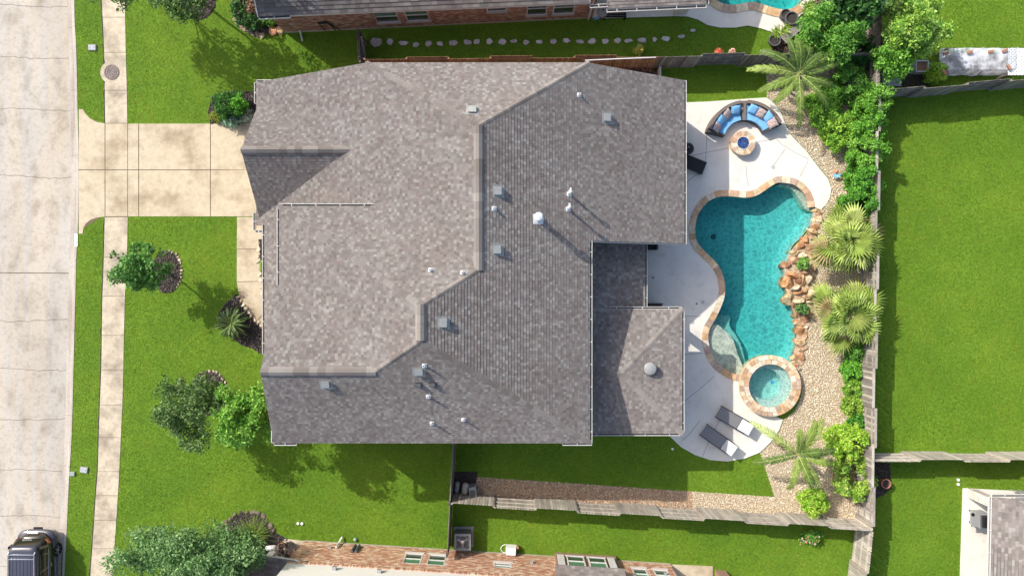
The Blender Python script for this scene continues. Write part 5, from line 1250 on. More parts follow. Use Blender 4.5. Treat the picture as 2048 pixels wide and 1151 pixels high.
grass_clump('yucca', 'tall spiky plant leaning out of the dark pots', G2(1606, 22), 46, .65, [(.2, .36, .04), (.28, .42, .08)], 133, 'spiky potted plants', w=.035, z0=.5)

# ---- palms
def leaflet(V, F, C, p, d, n, L, w, c, droop=.25):
    s = np.cross(d, n); s /= max(np.linalg.norm(s), 1e-9); b = len(V)
    m_ = p + d*L*.55 - np.array([0, 0, droop*L*.2]); e = p + d*L - np.array([0, 0, droop*L*.7])
    V += [p - s*w*.5, p + s*w*.5, m_ + s*w*.6, e, m_ - s*w*.6]
    F.append((b, b+1, b+2, b+4)); F.append((b+4, b+2, b+3, b+3)); C += [c, c]
def feather_palm(name, label, base, zc, fronds, seed, L=2.0, trunk=.11, pal=None, leafL=.37, group='feather palms', nlf=28):
    rng = np.random.default_rng(seed); b0 = Vector((base[0], base[1], 0)); t = thing(name, label, 'palm', b0, group); top = np.array([b0.x, b0.y, zc])
    mb = MB(); mb.tube([b0, b0 + Vector((.03, .02, zc*.5)), Vector(top)], [trunk*1.25, trunk, trunk*.9], 10); mb.build('trunk', M['bark'], t)
    for (az, el, lf) in fronds:
        az = math.radians(az); el = math.radians(el); d = np.array([math.cos(az)*math.cos(el), math.sin(az)*math.cos(el), math.sin(el)]); l = L*lf
        V = []; F = []; C = []; pts = []
        bend = rng.uniform(-.16, .16); sdv = np.array([-math.sin(az), math.cos(az), 0])
        for k in range(nlf+1):
            s = k/nlf; pts.append(top + d*l*s + np.array([0, 0, -1])*l*.42*s*s*s*math.cos(el) + sdv*bend*l*s*s)
        c0 = np.array(pal[rng.integers(0, len(pal))])
        for k in range(3, nlf):
            s = k/nlf; dr_ = pts[k+1]-pts[k-1]; dr_ /= np.linalg.norm(dr_); sd = np.cross(dr_, [0, 0, 1]); sd /= max(np.linalg.norm(sd), 1e-6); up_ = np.cross(sd, dr_)
            ll = leafL*(math.sin(math.pi*(.12 + .8*s))**.7)
            for sg in (-1, 1):
                dd_ = dr_*(.55 + .5*s) + sd*sg*(.85) + up_*rng.uniform(.0, .35); dd_ /= np.linalg.norm(dd_)
                leaflet(V, F, C, pts[k] + rng.normal(size=3)*.008, dd_, up_, ll*rng.uniform(.85, 1.1), .05 if leafL > .3 else .026, c0*rng.uniform(.75, 1.25), .5)
        F4 = np.array(F); me = bpy.data.meshes.new('frond'); 
        ff = [tuple(q) if q[2] != q[3] else (q[0], q[1], q[2]) for q in F]
        Vl = [tuple(np.array(v) - np.array(b0)) for v in V]; nb = len(Vl)
        # rachis
        for k in range(nlf):
            a, b_ = pts[k] - np.array(b0), pts[k+1] - np.array(b0); r_ = .022*(1-.8*k/nlf); q = sdv*r_
            Vl += [tuple(a-q+np.array([0, 0, .01])), tuple(a+q+np.array([0, 0, .01])), tuple(b_+q*.95+np.array([0, 0, .01])), tuple(b_-q*.95+np.array([0, 0, .01]))]; ff.append((nb, nb+1, nb+2, nb+3)); nb += 4; C.append(np.array((.50, .56, .20)))
        me.from_pydata(Vl, [], ff); at = me.attributes.new('col', 'FLOAT_COLOR', 'FACE'); arr = np.ones((len(ff), 4), np.float32); arr[:, :3] = np.array(C); at.data.foreach_set('color', arr.ravel())
        link('frond', me, M['frond'], t)
    mb = MB(); mb.tube([Vector(top) - Vector((0, 0, .25)), Vector(top) + Vector((.02, .02, .18))], [trunk*.95, trunk*.35], 8); mb.c = [(.3, .36, .1)]*len(mb.f); mb.build('crownshaft', M['frond'], t)
    return t
PALM = [(.14, .23, .04), (.19, .29, .05), (.26, .37, .07), (.10, .17, .035)]
z1 = 2.3; b1 = G2(1598, 148, z1)
feather_palm('feather_palm', 'upper feather palm arching over the fence near the curved sofa', b1, z1, [(142, 25, 1.05), (118, 35, .9), (95, 40, .85), (64, 20, .8), (30, 22, 1.15), (8, 25, .95), (-20, 10, .9), (-45, 15, 1.0), (-92, 10, 1.1), (-125, 5, .7), (-152, 10, .85), (172, 15, 1.1), (48, 50, .7)], 41, 2.35, pal=PALM)
b2 = G2(1596, 908, z1)
feather_palm('feather_palm', 'lower feather palm on the gravel beside the two sun loungers', b2, z1, [(140, 15, 1.25), (68, 30, .95), (52, 25, 1.05), (95, 40, .75), (8, 20, .9), (-12, 25, .85), (-52, 12, 1.05), (-72, 20, .9), (-100, 15, .85), (-170, 8, .95), (30, 50, .6)], 42, 2.25, pal=[(.18, .27, .045), (.24, .34, .06), (.30, .40, .08), (.13, .21, .045)])
def fan_palm(name, label, base, zc, n, seed, Lp=1.12, Rf=.95, pal=None, group='fan palms'):
    """stout trunk, long stalks, each ending in a half-round fan of folded segments split to stiff tips"""
    rng = np.random.default_rng(seed); b0 = Vector((base[0], base[1], 0)); t = thing(name, label, 'palm', b0, group)
    mb = MB(); mb.tube([b0, b0 + Vector((0, 0, zc*.5)), b0 + Vector((0, 0, zc))], [.2, .17, .15], 12); mb.build('trunk', M['bark'], t)
    for i in range(n):
        f = i/n; az = i*2.39996 + rng.uniform(-.6, .6); el = math.radians(76 - 88*f**.9 + rng.uniform(-14, 14)); lp = Lp*rng.uniform(.65, 1.2)*(.35 + .8*f); rf = Rf*rng.uniform(.85, 1.15)
        d = np.array([math.cos(az)*math.cos(el), math.sin(az)*math.cos(el), math.sin(el)]); p = np.array([b0.x, b0.y, zc]); hub = p + d*lp - np.array([0, 0, .10*lp])
        d2 = d*.8 + np.array([math.cos(az), math.sin(az), -.25])*.45; d2 /= np.linalg.norm(d2)
        sd = np.cross(d2, [0, 0, 1]); sd /= np.linalg.norm(sd); nr = np.cross(sd, d2); tw = rng.uniform(-.6, .6); sd = sd*math.cos(tw) + nr*math.sin(tw); nr = np.cross(sd, d2)
        if nr[2] < 0: nr = -nr
        dead = i in (n-2, n-6); c0 = np.array((.50, .40, .20) if dead else pal[rng.integers(0, len(pal))])*rng.uniform(.85, 1.15)
        V = [p - sd*.02, p + sd*.02, hub + sd*.014, hub - sd*.014]; ff = [(0, 1, 2, 3)]; C = [np.array((.45, .5, .16))]
        m_ = 17; span = rng.uniform(80, 118)
        for k in range(m_):
            a0 = math.radians(-span + 2*span*k/m_); a1 = math.radians(-span + 2*span*(k+1)/m_); am = (a0+a1)/2
            def dirv(a, lift):
                q = d2*math.cos(a) + sd*math.sin(a) + nr*lift; return q/np.linalg.norm(q)
            rr_ = rf*(.70 + .30*math.cos(am*.7))*rng.uniform(.92, 1.05); b = len(V); cup = .12*abs(math.sin(am)); mid = .55*rr_; dr_ = np.array([0, 0, 1.0])
            w0 = (a1-a0)*.16
            q0 = hub + dirv(a0, cup)*mid - dr_*.02*rf; q1 = hub + dirv(am, cup+.16)*mid; q2 = hub + dirv(a1, cup)*mid - dr_*.02*rf
            e0 = hub + dirv(am, cup)*rr_ - dr_*(.14*rf + rng.uniform(0, .06))
            V += [hub, q0, q1, q2, e0]
            cc = c0*rng.uniform(.85, 1.15); ff += [(b, b+1, b+2), (b, b+2, b+3), (b+1, b+4, b+2), (b+2, b+4, b+3)]; C += [cc, cc*.92, cc, cc*.92]
        me = bpy.data.meshes.new('fan_frond'); me.from_pydata([tuple(np.array(v)-np.array(b0)) for v in V], [], ff)
        at = me.attributes.new('col', 'FLOAT_COLOR', 'FACE'); arr = np.ones((len(ff), 4), np.float32); arr[:, :3] = np.array(C); at.data.foreach_set('color', arr.ravel()); link('frond', me, M['frond'], t)
    return t
FAN = [(.34, .46, .10), (.42, .54, .13), (.27, .38, .08), (.50, .58, .18), (.20, .31, .06)]
fan_palm('fan_palm', 'upper fan palm beside the rockery', G2(1700, 485, 1.6), 1.5, 36, 43, pal=FAN)
fan_palm('fan_palm', 'lower fan palm beside the rockery', G2(1700, 628, 1.5), 1.4, 36, 44, pal=FAN)
sg = G2(461, 647, .7)
feather_palm('sago_palm', 'sago palm in the dark mulch bed by the front walk', sg, .55, [(i*137.5 % 360, 62 - 58*(i/44)**.8, .85 + .2*((i*7) % 5)/5) for i in range(44)], 45, .98, .16, [(.06, .13, .035), (.09, .17, .045), (.12, .21, .06), (.05, .10, .03)], .14, 'sago palms', 22)

# ================================================================== pebbles and grass
def pebbles(name, polys, exclude, dens, size, pal, seed, z=.02, label=None):
    rng = np.random.default_rng(seed); P = []
    for poly in polys:
        a = np.array(poly); lo, hi = a.min(0), a.max(0); n = int((hi-lo).prod()*dens); X_ = rng.uniform(lo[0], hi[0], n); Y_ = rng.uniform(lo[1], hi[1], n); k = inside(X_, Y_, poly)
        for e in exclude: k &= ~inside(X_, Y_, e)
        P.append(np.stack([X_[k], Y_[k]], 1))
    P = np.concatenate(P); n = len(P)
    g_ = (1+5**.5)/2
    iv = np.array([(-1, g_, 0), (1, g_, 0), (-1, -g_, 0), (1, -g_, 0), (0, -1, g_), (0, 1, g_), (0, -1, -g_), (0, 1, -g_), (g_, 0, -1), (g_, 0, 1), (-g_, 0, -1), (-g_, 0, 1)])/1.902
    fi = np.array([(0, 11, 5), (0, 5, 1), (0, 1, 7), (0, 7, 10), (0, 10, 11), (1, 5, 9), (5, 11, 4), (11, 10, 2), (10, 7, 6), (7, 1, 8), (3, 9, 4), (3, 4, 2), (3, 2, 6), (3, 6, 8), (3, 8, 9), (4, 9, 5), (2, 4, 11), (6, 2, 10), (8, 6, 7), (9, 8, 1)])
    s = size*rng.uniform(.6, 1.35, (n, 1, 1)); ax = np.stack([rng.uniform(.75, 1.3, n), rng.uniform(.6, 1.0, n), rng.uniform(.35, .65, n)], 1)[:, None, :]
    L_ = iv[None]*ax*s*.5; a = rng.uniform(0, 6.28, n); ca, sa = np.cos(a)[:, None], np.sin(a)[:, None]
    V = np.stack([L_[..., 0]*ca - L_[..., 1]*sa + P[:, :1], L_[..., 0]*sa + L_[..., 1]*ca + P[:, 1:], L_[..., 2] + z + rng.uniform(0, .02, (n, 1))], -1).reshape(-1, 3)
    F = (fi[None] + (np.arange(n)*12)[:, None, None]).reshape(-1, 3); pal = np.array(pal); C = np.repeat(pal[rng.integers(0, len(pal), n)]*rng.uniform(.8, 1.2, (n, 1)), 20, 0)
    o = link(name, np_mesh(name, V, F, C, M['pebble']), M['pebble']); tag(o, label, None, None, 'stuff'); return o
TAN = [(.66, .56, .40), (.73, .64, .49), (.58, .47, .32), (.78, .72, .60), (.60, .45, .29), (.54, .47, .38)]
patio_out = P2(PATIO_PX[:-1] + PAT_S)
spa_disc = circle((SPA_C.x, SPA_C.y), r_out)
STRIP_PX = [(953, 953), (1180, 968), (1385, 982), (1385, 1026), (1180, 1012), (948, 1000)]
pebbles('strip_gravel', [P2(STRIP_PX)], [], 330, .072, [(.46, .30, .20), (.58, .44, .32), (.38, .22, .15), (.66, .54, .40), (.50, .30, .17), (.32, .2, .15)], 17, label='reddish brown pebbles in the strip south of the house')
pebbles('gravel', [P2(GRAVEL_PX)], [pool_poly, spa_disc, P2(STRIP_PX)], 400, .062, TAN, 7, label='tan river pebbles covering the bed round the pool')
pebbles('bark_chips', [P2([(1190, 128), (1323, 128), (1321, 150), (1200, 146)])], [], 160, .10, [(.20, .11, .08), (.14, .08, .06), (.28, .17, .12)], 8, label='dark brown bark chips beside the north fence')
MUL = [(.055, .045, .04), (.09, .075, .065), (.035, .03, .028), (.12, .10, .09)]
pebbles('mulch_chips', [P2(RING1), P2(RING2), P2(RING3), P2(SAGO_BED), P2(SBED), P2(DBED), P2(POTBED)], [], 170, .085, MUL, 9, label='dark mulch chips in the planting rings')
pebbles('leaf_litter', [P2(NBED), P2(NGARD)], [], 120, .09, [(.16, .10, .08), (.10, .07, .06), (.24, .15, .11)], 10, label='brown mulch and leaf litter in the neighbouring beds')

LAWN = [P2(p) for p in (
    [(-2, 0)] and [(150, -10), (205, -10), (208, 110), (210, 180), (211, 246), (190, 242), (178, 233), (168, 218), (157, 217), (154, 150)],
    [(158, 469), (167, 469), (169, 458), (174, 448), (184, 440), (196, 436), (210, 434), (207, 520), (204, 680), (202, 740), (197, 874), (192, 990), (185, 1096), (180, 1165), (128, 1165), (134, 1060), (144, 870), (151, 600)],
    [(251, -10), (470, -10), (466, 25), (470, 40), (485, 58), (512, 70), (600, 68), (722, 58), (722, 126), (600, 200), (560, 190), (440, 184), (418, 215), (421, 245), (256, 245), (255, 180)],
    [(257, 434), (474, 434), (473, 560), (474, 588), (440, 625), (445, 655), (485, 692), (524, 710), (600, 720), (600, 860), (898, 840), (898, 1008), (892, 1096), (740, 1088), (618, 1080), (575, 1074), (545, 1055), (530, 1035), (500, 1022), (465, 1032), (450, 1052), (420, 1165), (226, 1165), (236, 990), (245, 810), (250, 600)],
    [(902, 840), (1340, 850), (1340, 874), (1364, 896), (1392, 911), (1422, 921), (1455, 924), (1490, 918), (1520, 906), (1536, 955), (1547, 992), (1180, 966), (953, 951), (953, 941), (902, 941)],
    [(1322, 128), (1530, 128), (1533, 193), (1500, 196), (1420, 202), (1300, 205), (1300, 150)],
    [(735, 62), (960, 49), (1185, 39), (1360, 34), (1395, 41), (1415, 52), (1440, 57), (1470, 57), (1497, 53), (1520, 58), (1548, 67), (1542, 78), (1548, 107), (1318, 116), (735, 121)],
    [(1732, 188), (2060, 166), (2060, 902), (1725, 902)], [(1765, -10), (2060, -10), (2060, 150), (1765, 180)],
    [(1726, 922), (2060, 922), (2060, 982), (1925, 974), (1915, 1165), (1718, 1165), (1725, 1060)],
    [(903, 1010), (1724, 1052), (1715, 1165), (1425, 1165), (1425, 1130), (1340, 1125), (1111, 1111), (891, 1097)])]
def grass(polys, exclude, dens, seed):
    rng = np.random.default_rng(seed); P = []
    for poly in polys:
        a = np.array(poly); lo, hi = a.min(0), a.max(0); n = int((hi-lo).prod()*dens); X_ = rng.uniform(lo[0], hi[0], n); Y_ = rng.uniform(lo[1], hi[1], n); k = inside(X_, Y_, poly)
        for e in exclude: k &= ~inside(X_, Y_, e)
        P.append(np.stack([X_[k], Y_[k]], 1))
    P = np.concatenate(P); n = len(P)
    a = rng.uniform(0, 6.283, n); L_ = rng.uniform(.04, .085, n); el = rng.uniform(.05, .5, n); w = rng.uniform(.012, .024, n)
    d = np.stack([np.cos(a)*np.cos(el), np.sin(a)*np.cos(el), np.sin(el)], 1)*L_[:, None]; s = np.stack([-np.sin(a), np.cos(a), np.zeros(n)], 1)*w[:, None]
    b = np.concatenate([P, np.zeros((n, 1))], 1); V = np.stack([b-s, b+s, b+d], 1).reshape(-1, 3); F = np.arange(3*n).reshape(-1, 3)
    pal = np.array([(.138, .262, .019), (.162, .288, .021), (.124, .24, .018), (.20, .308, .029), (.142, .27, .019)]); C = pal[rng.integers(0, 5, n)]*rng.uniform(.85, 1.18, (n, 1))
    o = link('grass', np_mesh('grass', V, F, C, M['grass']), M['grass']); tag(o, 'short mown green grass of the lawns', None, None, 'stuff'); return n
NSTONE = []
ngrass = grass(LAWN, TRENCH + [P2(RING1), P2(RING2), P2(RING3), P2([(470, -10), (464, 10), (469, 32), (480, 50), (496, 62), (512, 68), (530, 70), (566, 66), (600, 40), (600, -10)])], 520, 12)
print('grass blades', ngrass)

# ================================================================== rockery and stones
ORD = ['first', 'second', 'third', 'fourth', 'fifth', 'sixth', 'seventh', 'eighth', 'ninth', 'tenth', 'eleventh', 'twelfth', 'thirteenth', 'fourteenth', 'fifteenth', 'sixteenth', 'seventeenth', 'eighteenth', 'nineteenth', 'twentieth', 'twenty-first', 'twenty-second', 'twenty-third', 'twenty-fourth', 'twenty-fifth', 'twenty-sixth', 'twenty-seventh', 'twenty-eighth', 'twenty-ninth', 'thirtieth', 'thirty-first', 'thirty-second', 'thirty-third', 'thirty-fourth', 'thirty-fifth', 'thirty-sixth', 'thirty-seventh', 'thirty-eighth', 'thirty-ninth', 'fortieth', 'forty-first', 'forty-second', 'forty-third', 'forty-fourth', 'forty-fifth']
import bmesh
def rock_mesh(name, rx, ry, rz, seed, col, mt='boulder', sub=3, cut=9):
    bm = bmesh.new(); bmesh.ops.create_icosphere(bm, subdivisions=sub, radius=1.0); rr = random.Random(seed)
    pl = []
    for i in range(cut):
        n = Vector((rr.uniform(-1, 1), rr.uniform(-1, 1), rr.uniform(-.3, 1))).normalized(); pl.append((n, rr.uniform(.45, .8)))
    pl.append((Vector((rr.uniform(-.25, .25), rr.uniform(-.25, .25), 1)).normalized(), rr.uniform(.45, .7)))
    o = Vector((rr.uniform(0, 50), rr.uniform(0, 50), 0)); ang = rr.uniform(0, 3.14); ca, sa = math.cos(ang), math.sin(ang)
    for v in bm.verts:
        for n, d in pl:
            k = v.co.dot(n) - d
            if k > 0: v.co -= n*k*.99
        v.co *= 1 + .07*noise.noise(v.co*2.2 + o)
        x, y, z = v.co.x*rx*1.25, v.co.y*ry*1.25, v.co.z*rz
        v.co = (x, y, z)
    me = bpy.data.meshes.new(name); bm.to_mesh(me); bm.free()
    at = me.attributes.new('col', 'FLOAT_COLOR', 'FACE'); arr = np.ones((len(me.polygons), 4), np.float32); arr[:, :3] = col; at.data.foreach_set('color', arr.ravel())
    me.materials.append(M[mt]); return me
RK = [((.45, .24, .115), 'rust orange'), ((.50, .36, .20), 'tan'), ((.36, .195, .11), 'reddish brown'), ((.56, .45, .29), 'pale sandy'), ((.41, .26, .145), 'warm brown'), ((.44, .28, .17), 'dull orange')]
ROCKS = [  # px, py, rx, ry (pixels), z height, rotation, colour index; listed from the spa upward
 (1593, 731, 11, 9, .3, .2, 3), (1602, 714, 13, 10, .32, -.3, 0), (1588, 716, 9, 8, .26, .5, 1), (1607, 696, 8, 8, .3, .1, 5), (1599, 700, 8, 7, .28, 0, 4), (1601, 683, 12, 9, .34, .1, 1), (1612, 676, 7, 7, .3, .4, 5), (1600, 664, 10, 11, .36, -.2, 0), (1612, 654, 7, 7, .32, 0, 3), (1600, 645, 10, 9, .36, .3, 4),
 (1613, 637, 10, 8, .4, .2, 2), (1594, 632, 9, 7, .36, -.1, 5), (1622, 628, 7, 8, .36, 0, 4), (1590, 612, 8, 7, .36, .2, 2), (1579, 596, 13, 12, .42, -.15, 1), (1600, 601, 13, 6, .5, .1, 3), (1622, 604, 9, 7, .44, -.3, 3), (1616, 594, 8, 4, .55, .2, 1),
 (1625, 585, 10, 8, .5, .4, 3), (1610, 581, 9, 10, .55, -.2, 4), (1597, 585, 9, 5, .5, 0, 0), (1594, 576, 13, 5, .55, -.45, 3), (1580, 566, 14, 13, .5, .2, 0), (1601, 561, 8, 7, .6, 0, 2), (1619, 560, 6, 13, .6, .05, 3), (1609, 562, 7, 12, .56, .1, 4),
 (1587, 549, 15, 8, .56, .5, 0), (1612, 545, 12, 5, .5, .05, 5), (1575, 530, 11, 10, .48, -.3, 2), (1592, 522, 10, 8, .46, .3, 5), (1628, 535, 7, 9, .42, 0, 5), (1624, 515, 9, 9, .42, -.2, 4), (1606, 508, 9, 7, .46, .1, 3), (1591, 504, 12, 9, .46, -.3, 1),
 (1601, 492, 9, 9, .44, .2, 0), (1613, 480, 10, 10, .42, -.2, 0), (1622, 492, 11, 8, .40, .3, 2), (1624, 475, 8, 9, .38, .1, 5), (1627, 462, 12, 9, .38, -.1, 1), (1633, 452, 10, 8, .34, .2, 0), (1634, 438, 11, 7, .34, -.15, 3), (1638, 426, 10, 5, .30, .1, 4), (1636, 420, 11, 7, .32, 0, 1)]
for i, (px, py, rx, ry, hz, ro, ci) in enumerate(ROCKS):
    c = G(px + 4, py, hz); col, cn_ = RK[ci]
    me = rock_mesh('boulder', rx/S*1.03, ry/S*1.03, hz*1.15, 500+i, jit(col, .12)); o = bpy.data.objects.new('boulder', me); COL.objects.link(o)
    o.location = (c.x, c.y, -.08 + .0); o.rotation_euler = (R.uniform(-.08, .08), R.uniform(-.08, .08), -ro)
    tag(o, f'{cn_} boulder on the pool edge, {ORD[i]} counting up from the spa', 'boulder', 'boulders along the pool edge')
# stone footing under the boulders
foot = P2([(1596, 735), (1586, 712), (1592, 690), (1594, 664), (1590, 636), (1582, 606), (1572, 580), (1568, 560), (1569, 535), (1578, 510), (1586, 495), (1602, 480), (1616, 462), (1624, 440), (1628, 418), (1644, 418), (1640, 440), (1634, 470), (1632, 500), (1634, 540), (1628, 590), (1624, 630), (1614, 660), (1612, 690), (1608, 725)])
mb = MB(); mb.prism(foot, -.3, .05); mb.c = [(.46, .33, .22)]*len(mb.f); o = mb.build('rock_footing', M['boulder']); tag(o, kind='structure')
# stepping stones of the neighbour's side lawn
STEP = [(752, 86, 13, 9), (780, 84, 7, 6), (807, 87, 10, 5), (832, 90, 7, 5), (857, 88, 7, 6), (880, 88, 7, 5), (907, 87, 11, 6), (936, 85, 8, 6), (954, 84, 7, 5), (979, 83, 7, 6), (1005, 84, 8, 6), (1028, 83, 7, 4), (1052, 85, 7, 5), (1079, 84, 8, 4), (1107, 84, 7, 5), (1133, 82, 9, 6), (1160, 84, 8, 4), (1184, 83, 8, 6), (1210, 83, 7, 5), (1235, 82, 7, 5), (1257, 82, 9, 4), (1284, 81, 9, 5), (1309, 80, 5, 5), (1332, 78, 9, 5), (1362, 74, 7, 4), (1386, 62, 7, 4)]
for i, (px, py, rx, ry) in enumerate(STEP):
    rr = random.Random(900+i); n = rr.choice((5, 6, 7)); c = G(px, py); mb = MB()
    pts = [((rx/S)*rr.uniform(.85, 1.2)*math.cos(2*math.pi*k/n + rr.uniform(-.2, .2)), (ry/S)*rr.uniform(.85, 1.25)*math.sin(2*math.pi*k/n + rr.uniform(-.2, .2))) for k in range(n)]
    inn = [(x*.93, y*.93) for x, y in pts]
    mb.add([(x, y, -.02) for x, y in pts] + [(x, y, .055) for x, y in pts] + [(x, y, .07) for x, y in inn], [tuple(range(2*n, 3*n))] + [(k, (k+1) % n, n+(k+1) % n, n+k) for k in range(n)] + [(n+k, n+(k+1) % n, 2*n+(k+1) % n, 2*n+k) for k in range(n)])
    a = 'leftmost' if i == 0 else 'rightmost' if i == len(STEP)-1 else ORD[i]
    o = mb.build('stepping_stone', M['flag_stone'], off=(c.x, c.y, 0)) if False else link('stepping_stone', mb.mesh('stepping_stone', M['flag_stone']), None, None, (c.x, c.y, 0))
    tag(o, f'flagstone in the side lawn, {a}' + ('' if a.endswith('most') else ' from the left') + ' of the stepping stones', 'stepping stone', 'stepping stones in the side lawn')
# edging stones
def edging(name, pts, n, size, pal, seed, lab, group, zz=.1):
    line = spline([G2(*p) for p in pts], n=8); d = [0]
    for a, b in zip(line[:-1], line[1:]): d.append(d[-1] + (Vector(b)-Vector(a)).length)
    rr = random.Random(seed)
    for i in range(n):
        s = d[-1]*(i+.5)/n; k = max(0, min(len(d)-2, int(np.searchsorted(d, s))-1)); t = (s-d[k])/max(1e-9, d[k+1]-d[k])
        x = line[k][0] + (line[k+1][0]-line[k][0])*t; y = line[k][1] + (line[k+1][1]-line[k][1])*t; z = size*rr.uniform(.8, 1.25)
        me = rock_mesh(name, z, z*rr.uniform(.65, .95), zz*rr.uniform(.8, 1.3), seed*50+i, jit(rr.choice(pal), .12, rr), 'stone', 2, 4)
        o = link(name, me, None, None, (x + rr.uniform(-.02, .02), y + rr.uniform(-.02, .02), .01)); o.rotation_euler = (0, 0, rr.uniform(0, 3))
        tag(o, lab.replace('#', ORD[i] if i else 'first'), 'edging stone', group)
CREAM = [(.66, .58, .46), (.72, .66, .55), (.58, .48, .36)]
edging('edging_stone', [(475, 590), (483, 604), (492, 617), (503, 631), (515, 644), (527, 655)], 9, .13, CREAM, 31, 'cream stone edging the front walk curve, # from the top', 'cream stones along the front walk', .12)
edging('edging_stone', [(517, 480), (518, 520), (520, 545), (524, 575), (526, 592)], 9, .11, CREAM, 32, 'cream stone between walk and house gutter, # from the top', 'cream stones by the porch bed', .1)
edging('edging_stone', [(335, 501), (350, 507), (360, 522), (364, 543), (361, 562), (352, 577)], 13, .07, [(.5, .42, .33), (.38, .32, .27), (.6, .5, .4)], 33, 'small stone round the upper mulch ring, # clockwise', 'stones round the upper mulch ring', .08)
edging('edging_stone', [(415, 740), (432, 744), (446, 757), (455, 775), (456, 795), (447, 812)], 12, .075, [(.6, .52, .42), (.45, .38, .32), (.66, .58, .48)], 34, 'small stone round the lower mulch ring, # clockwise', 'stones round the lower mulch ring', .08)
edging('edging_stone', [(470, 36), (482, 54), (497, 64), (512, 69), (528, 71)], 8, .17, [(.33, .25, .2), (.4, .32, .24), (.28, .22, .19)], 35, 'brown slab edging the curved mulch bed, # from the left', 'brown stones round the curved bed', .12)
for i, (px, py, c, l) in enumerate([(547, 63, (.60, .30, .17), 'orange block beside the pink brick house corner'), (559, 63, (.68, .48, .28), 'yellow-tan block beside the pink brick house corner')]):
    q = G(px, py); me = rock_mesh('stone_block', .19, .21, .2, 960+i, c, 'stone', 2, 2); o = link('stone_block', me, None, None, (q.x, q.y, .05)); tag(o, l, 'stone block', 'coloured stone blocks')
edging('edging_stone', [(440, 1056), (470, 1029), (497, 1022), (524, 1028), (540, 1050), (550, 1064)], 12, .12, [(.13, .11, .1), (.18, .15, .13)], 36, 'dark edging stone round the ornamental grass bed, # from the left', 'dark stones round the grass bed', .1)

# ================================================================== patio furniture
def pill(name, mt, c, size, ang, tilt, label, group):
    """soft square cushion"""
    n = 8; V = []; F = []
    for sgn in (1, -1):
        for i in range(n+1):
            for j in range(n+1):
                u, v = 2*i/n-1, 2*j/n-1; e = max(0, 1-u**4)*max(0, 1-v**4); pin = 1 - .10*(abs(u)*abs(v))**.5*(1 - .8*(abs(u)*abs(v))**3)
                V.append(Vector((u*size/2*pin, v*size/2*pin, sgn*size*.17*e**.55)))
    m_ = (n+1)**2
    for s_ in range(2):
        for i in range(n):
            for j in range(n):
                a = s_*m_ + i*(n+1)+j; f = (a, a+n+1, a+n+2, a+1); F.append(f if s_ == 0 else f[::-1])
    mb = MB(); Mx = Matrix.Rotation(ang, 4, 'Z') @ Matrix.Rotation(tilt, 4, 'Y')
    mb.add([Mx @ v for v in V], F); me = mb.mesh(name, M[mt], smooth=True); o = link(name, me, None, None, c); tag(o, label, 'cushion', group); return o
FP = G(1486.5, 286, .45)
SCN = G(1489, 282, .4); SRO, SRI = 78/S, 41/S
def sector(r0, r1, z0, z1, a0, a1, n=12, mt='wicker', name='x', parent=None):
    mb = MB(); ring_mesh(mb, SCN, r0, r1, z0, z1, math.radians(a0), math.radians(a1), n); return mb.build(name, M[mt], parent)
for (a0, a1, lab, sh_) in ((98, 163, 'left half of the curved wicker sofa with blue seat cushion', 0), (27, 88, 'right half of the curved wicker sofa with pale blue seat cushion', 1)):
    s_ = thing('curved_sofa', lab, 'sofa', (SCN.x, SCN.y, PATZ), 'halves of the curved sofa')
    sector(SRI, SRO, PATZ, .33, a0, a1, 14, 'wicker', 'base', s_); sector(SRO-.16, SRO, .335, .74, a0, a1, 14, 'wicker_brown', 'backrest', s_)
    am = (a0+a1)/2
    sector(SRI+.02, SRO-.18, .335, .47, a0+2, am-.3, 8, 'blue_fabric', 'seat_cushion', s_); sector(SRI+.02, SRO-.18, .335, .47, am+.3, a1-1, 8, 'blue_fabric', 'seat_cushion', s_)
    ae = (a1, a1+4) if a1 > 100 else (a0-4, a0)
    sector(SRI, SRO, PATZ, .55, ae[0]+.3, ae[1], 2, 'wicker', 'arm', s_)
wt = thing('wedge_table', 'narrow brown wedge table between the two sofa halves', 'table', (SCN.x, SCN.y, PATZ))
sector(SRI, SRO, PATZ, .5, 88.6, 97.4, 3, 'wicker', 'base', wt); sector(SRI-.02, SRO+.01, .505, .55, 88.4, 97.6, 3, 'wicker_brown', 'top', wt)
PIL = [(156, 'taupe_fabric', 'patterned taupe cushion at the left end of the curved sofa'), (142, 'blue_fabric', 'blue cushion second from the left on the curved sofa'), (126, 'taupe_fabric', 'patterned taupe cushion third from the left on the sofa'), (109, 'blue_fabric', 'blue cushion just left of the wedge table'),
       (77, 'blue_fabric', 'blue cushion just right of the wedge table'), (61, 'taupe_fabric', 'patterned taupe cushion on the right sofa half'), (47, 'blue_fabric', 'blue cushion second from the right on the curved sofa'), (33, 'taupe_fabric', 'patterned taupe cushion at the right end of the curved sofa')]
for a, m_, l in PIL:
    t = math.radians(a); r = SRO - .42 + R.uniform(-.06, .03); pill('throw_cushion', m_, (SCN.x + r*math.cos(t), SCN.y + r*math.sin(t), .68), .5, t + R.uniform(-.3, .3), math.radians(-34), l, 'cushions on the curved sofa')
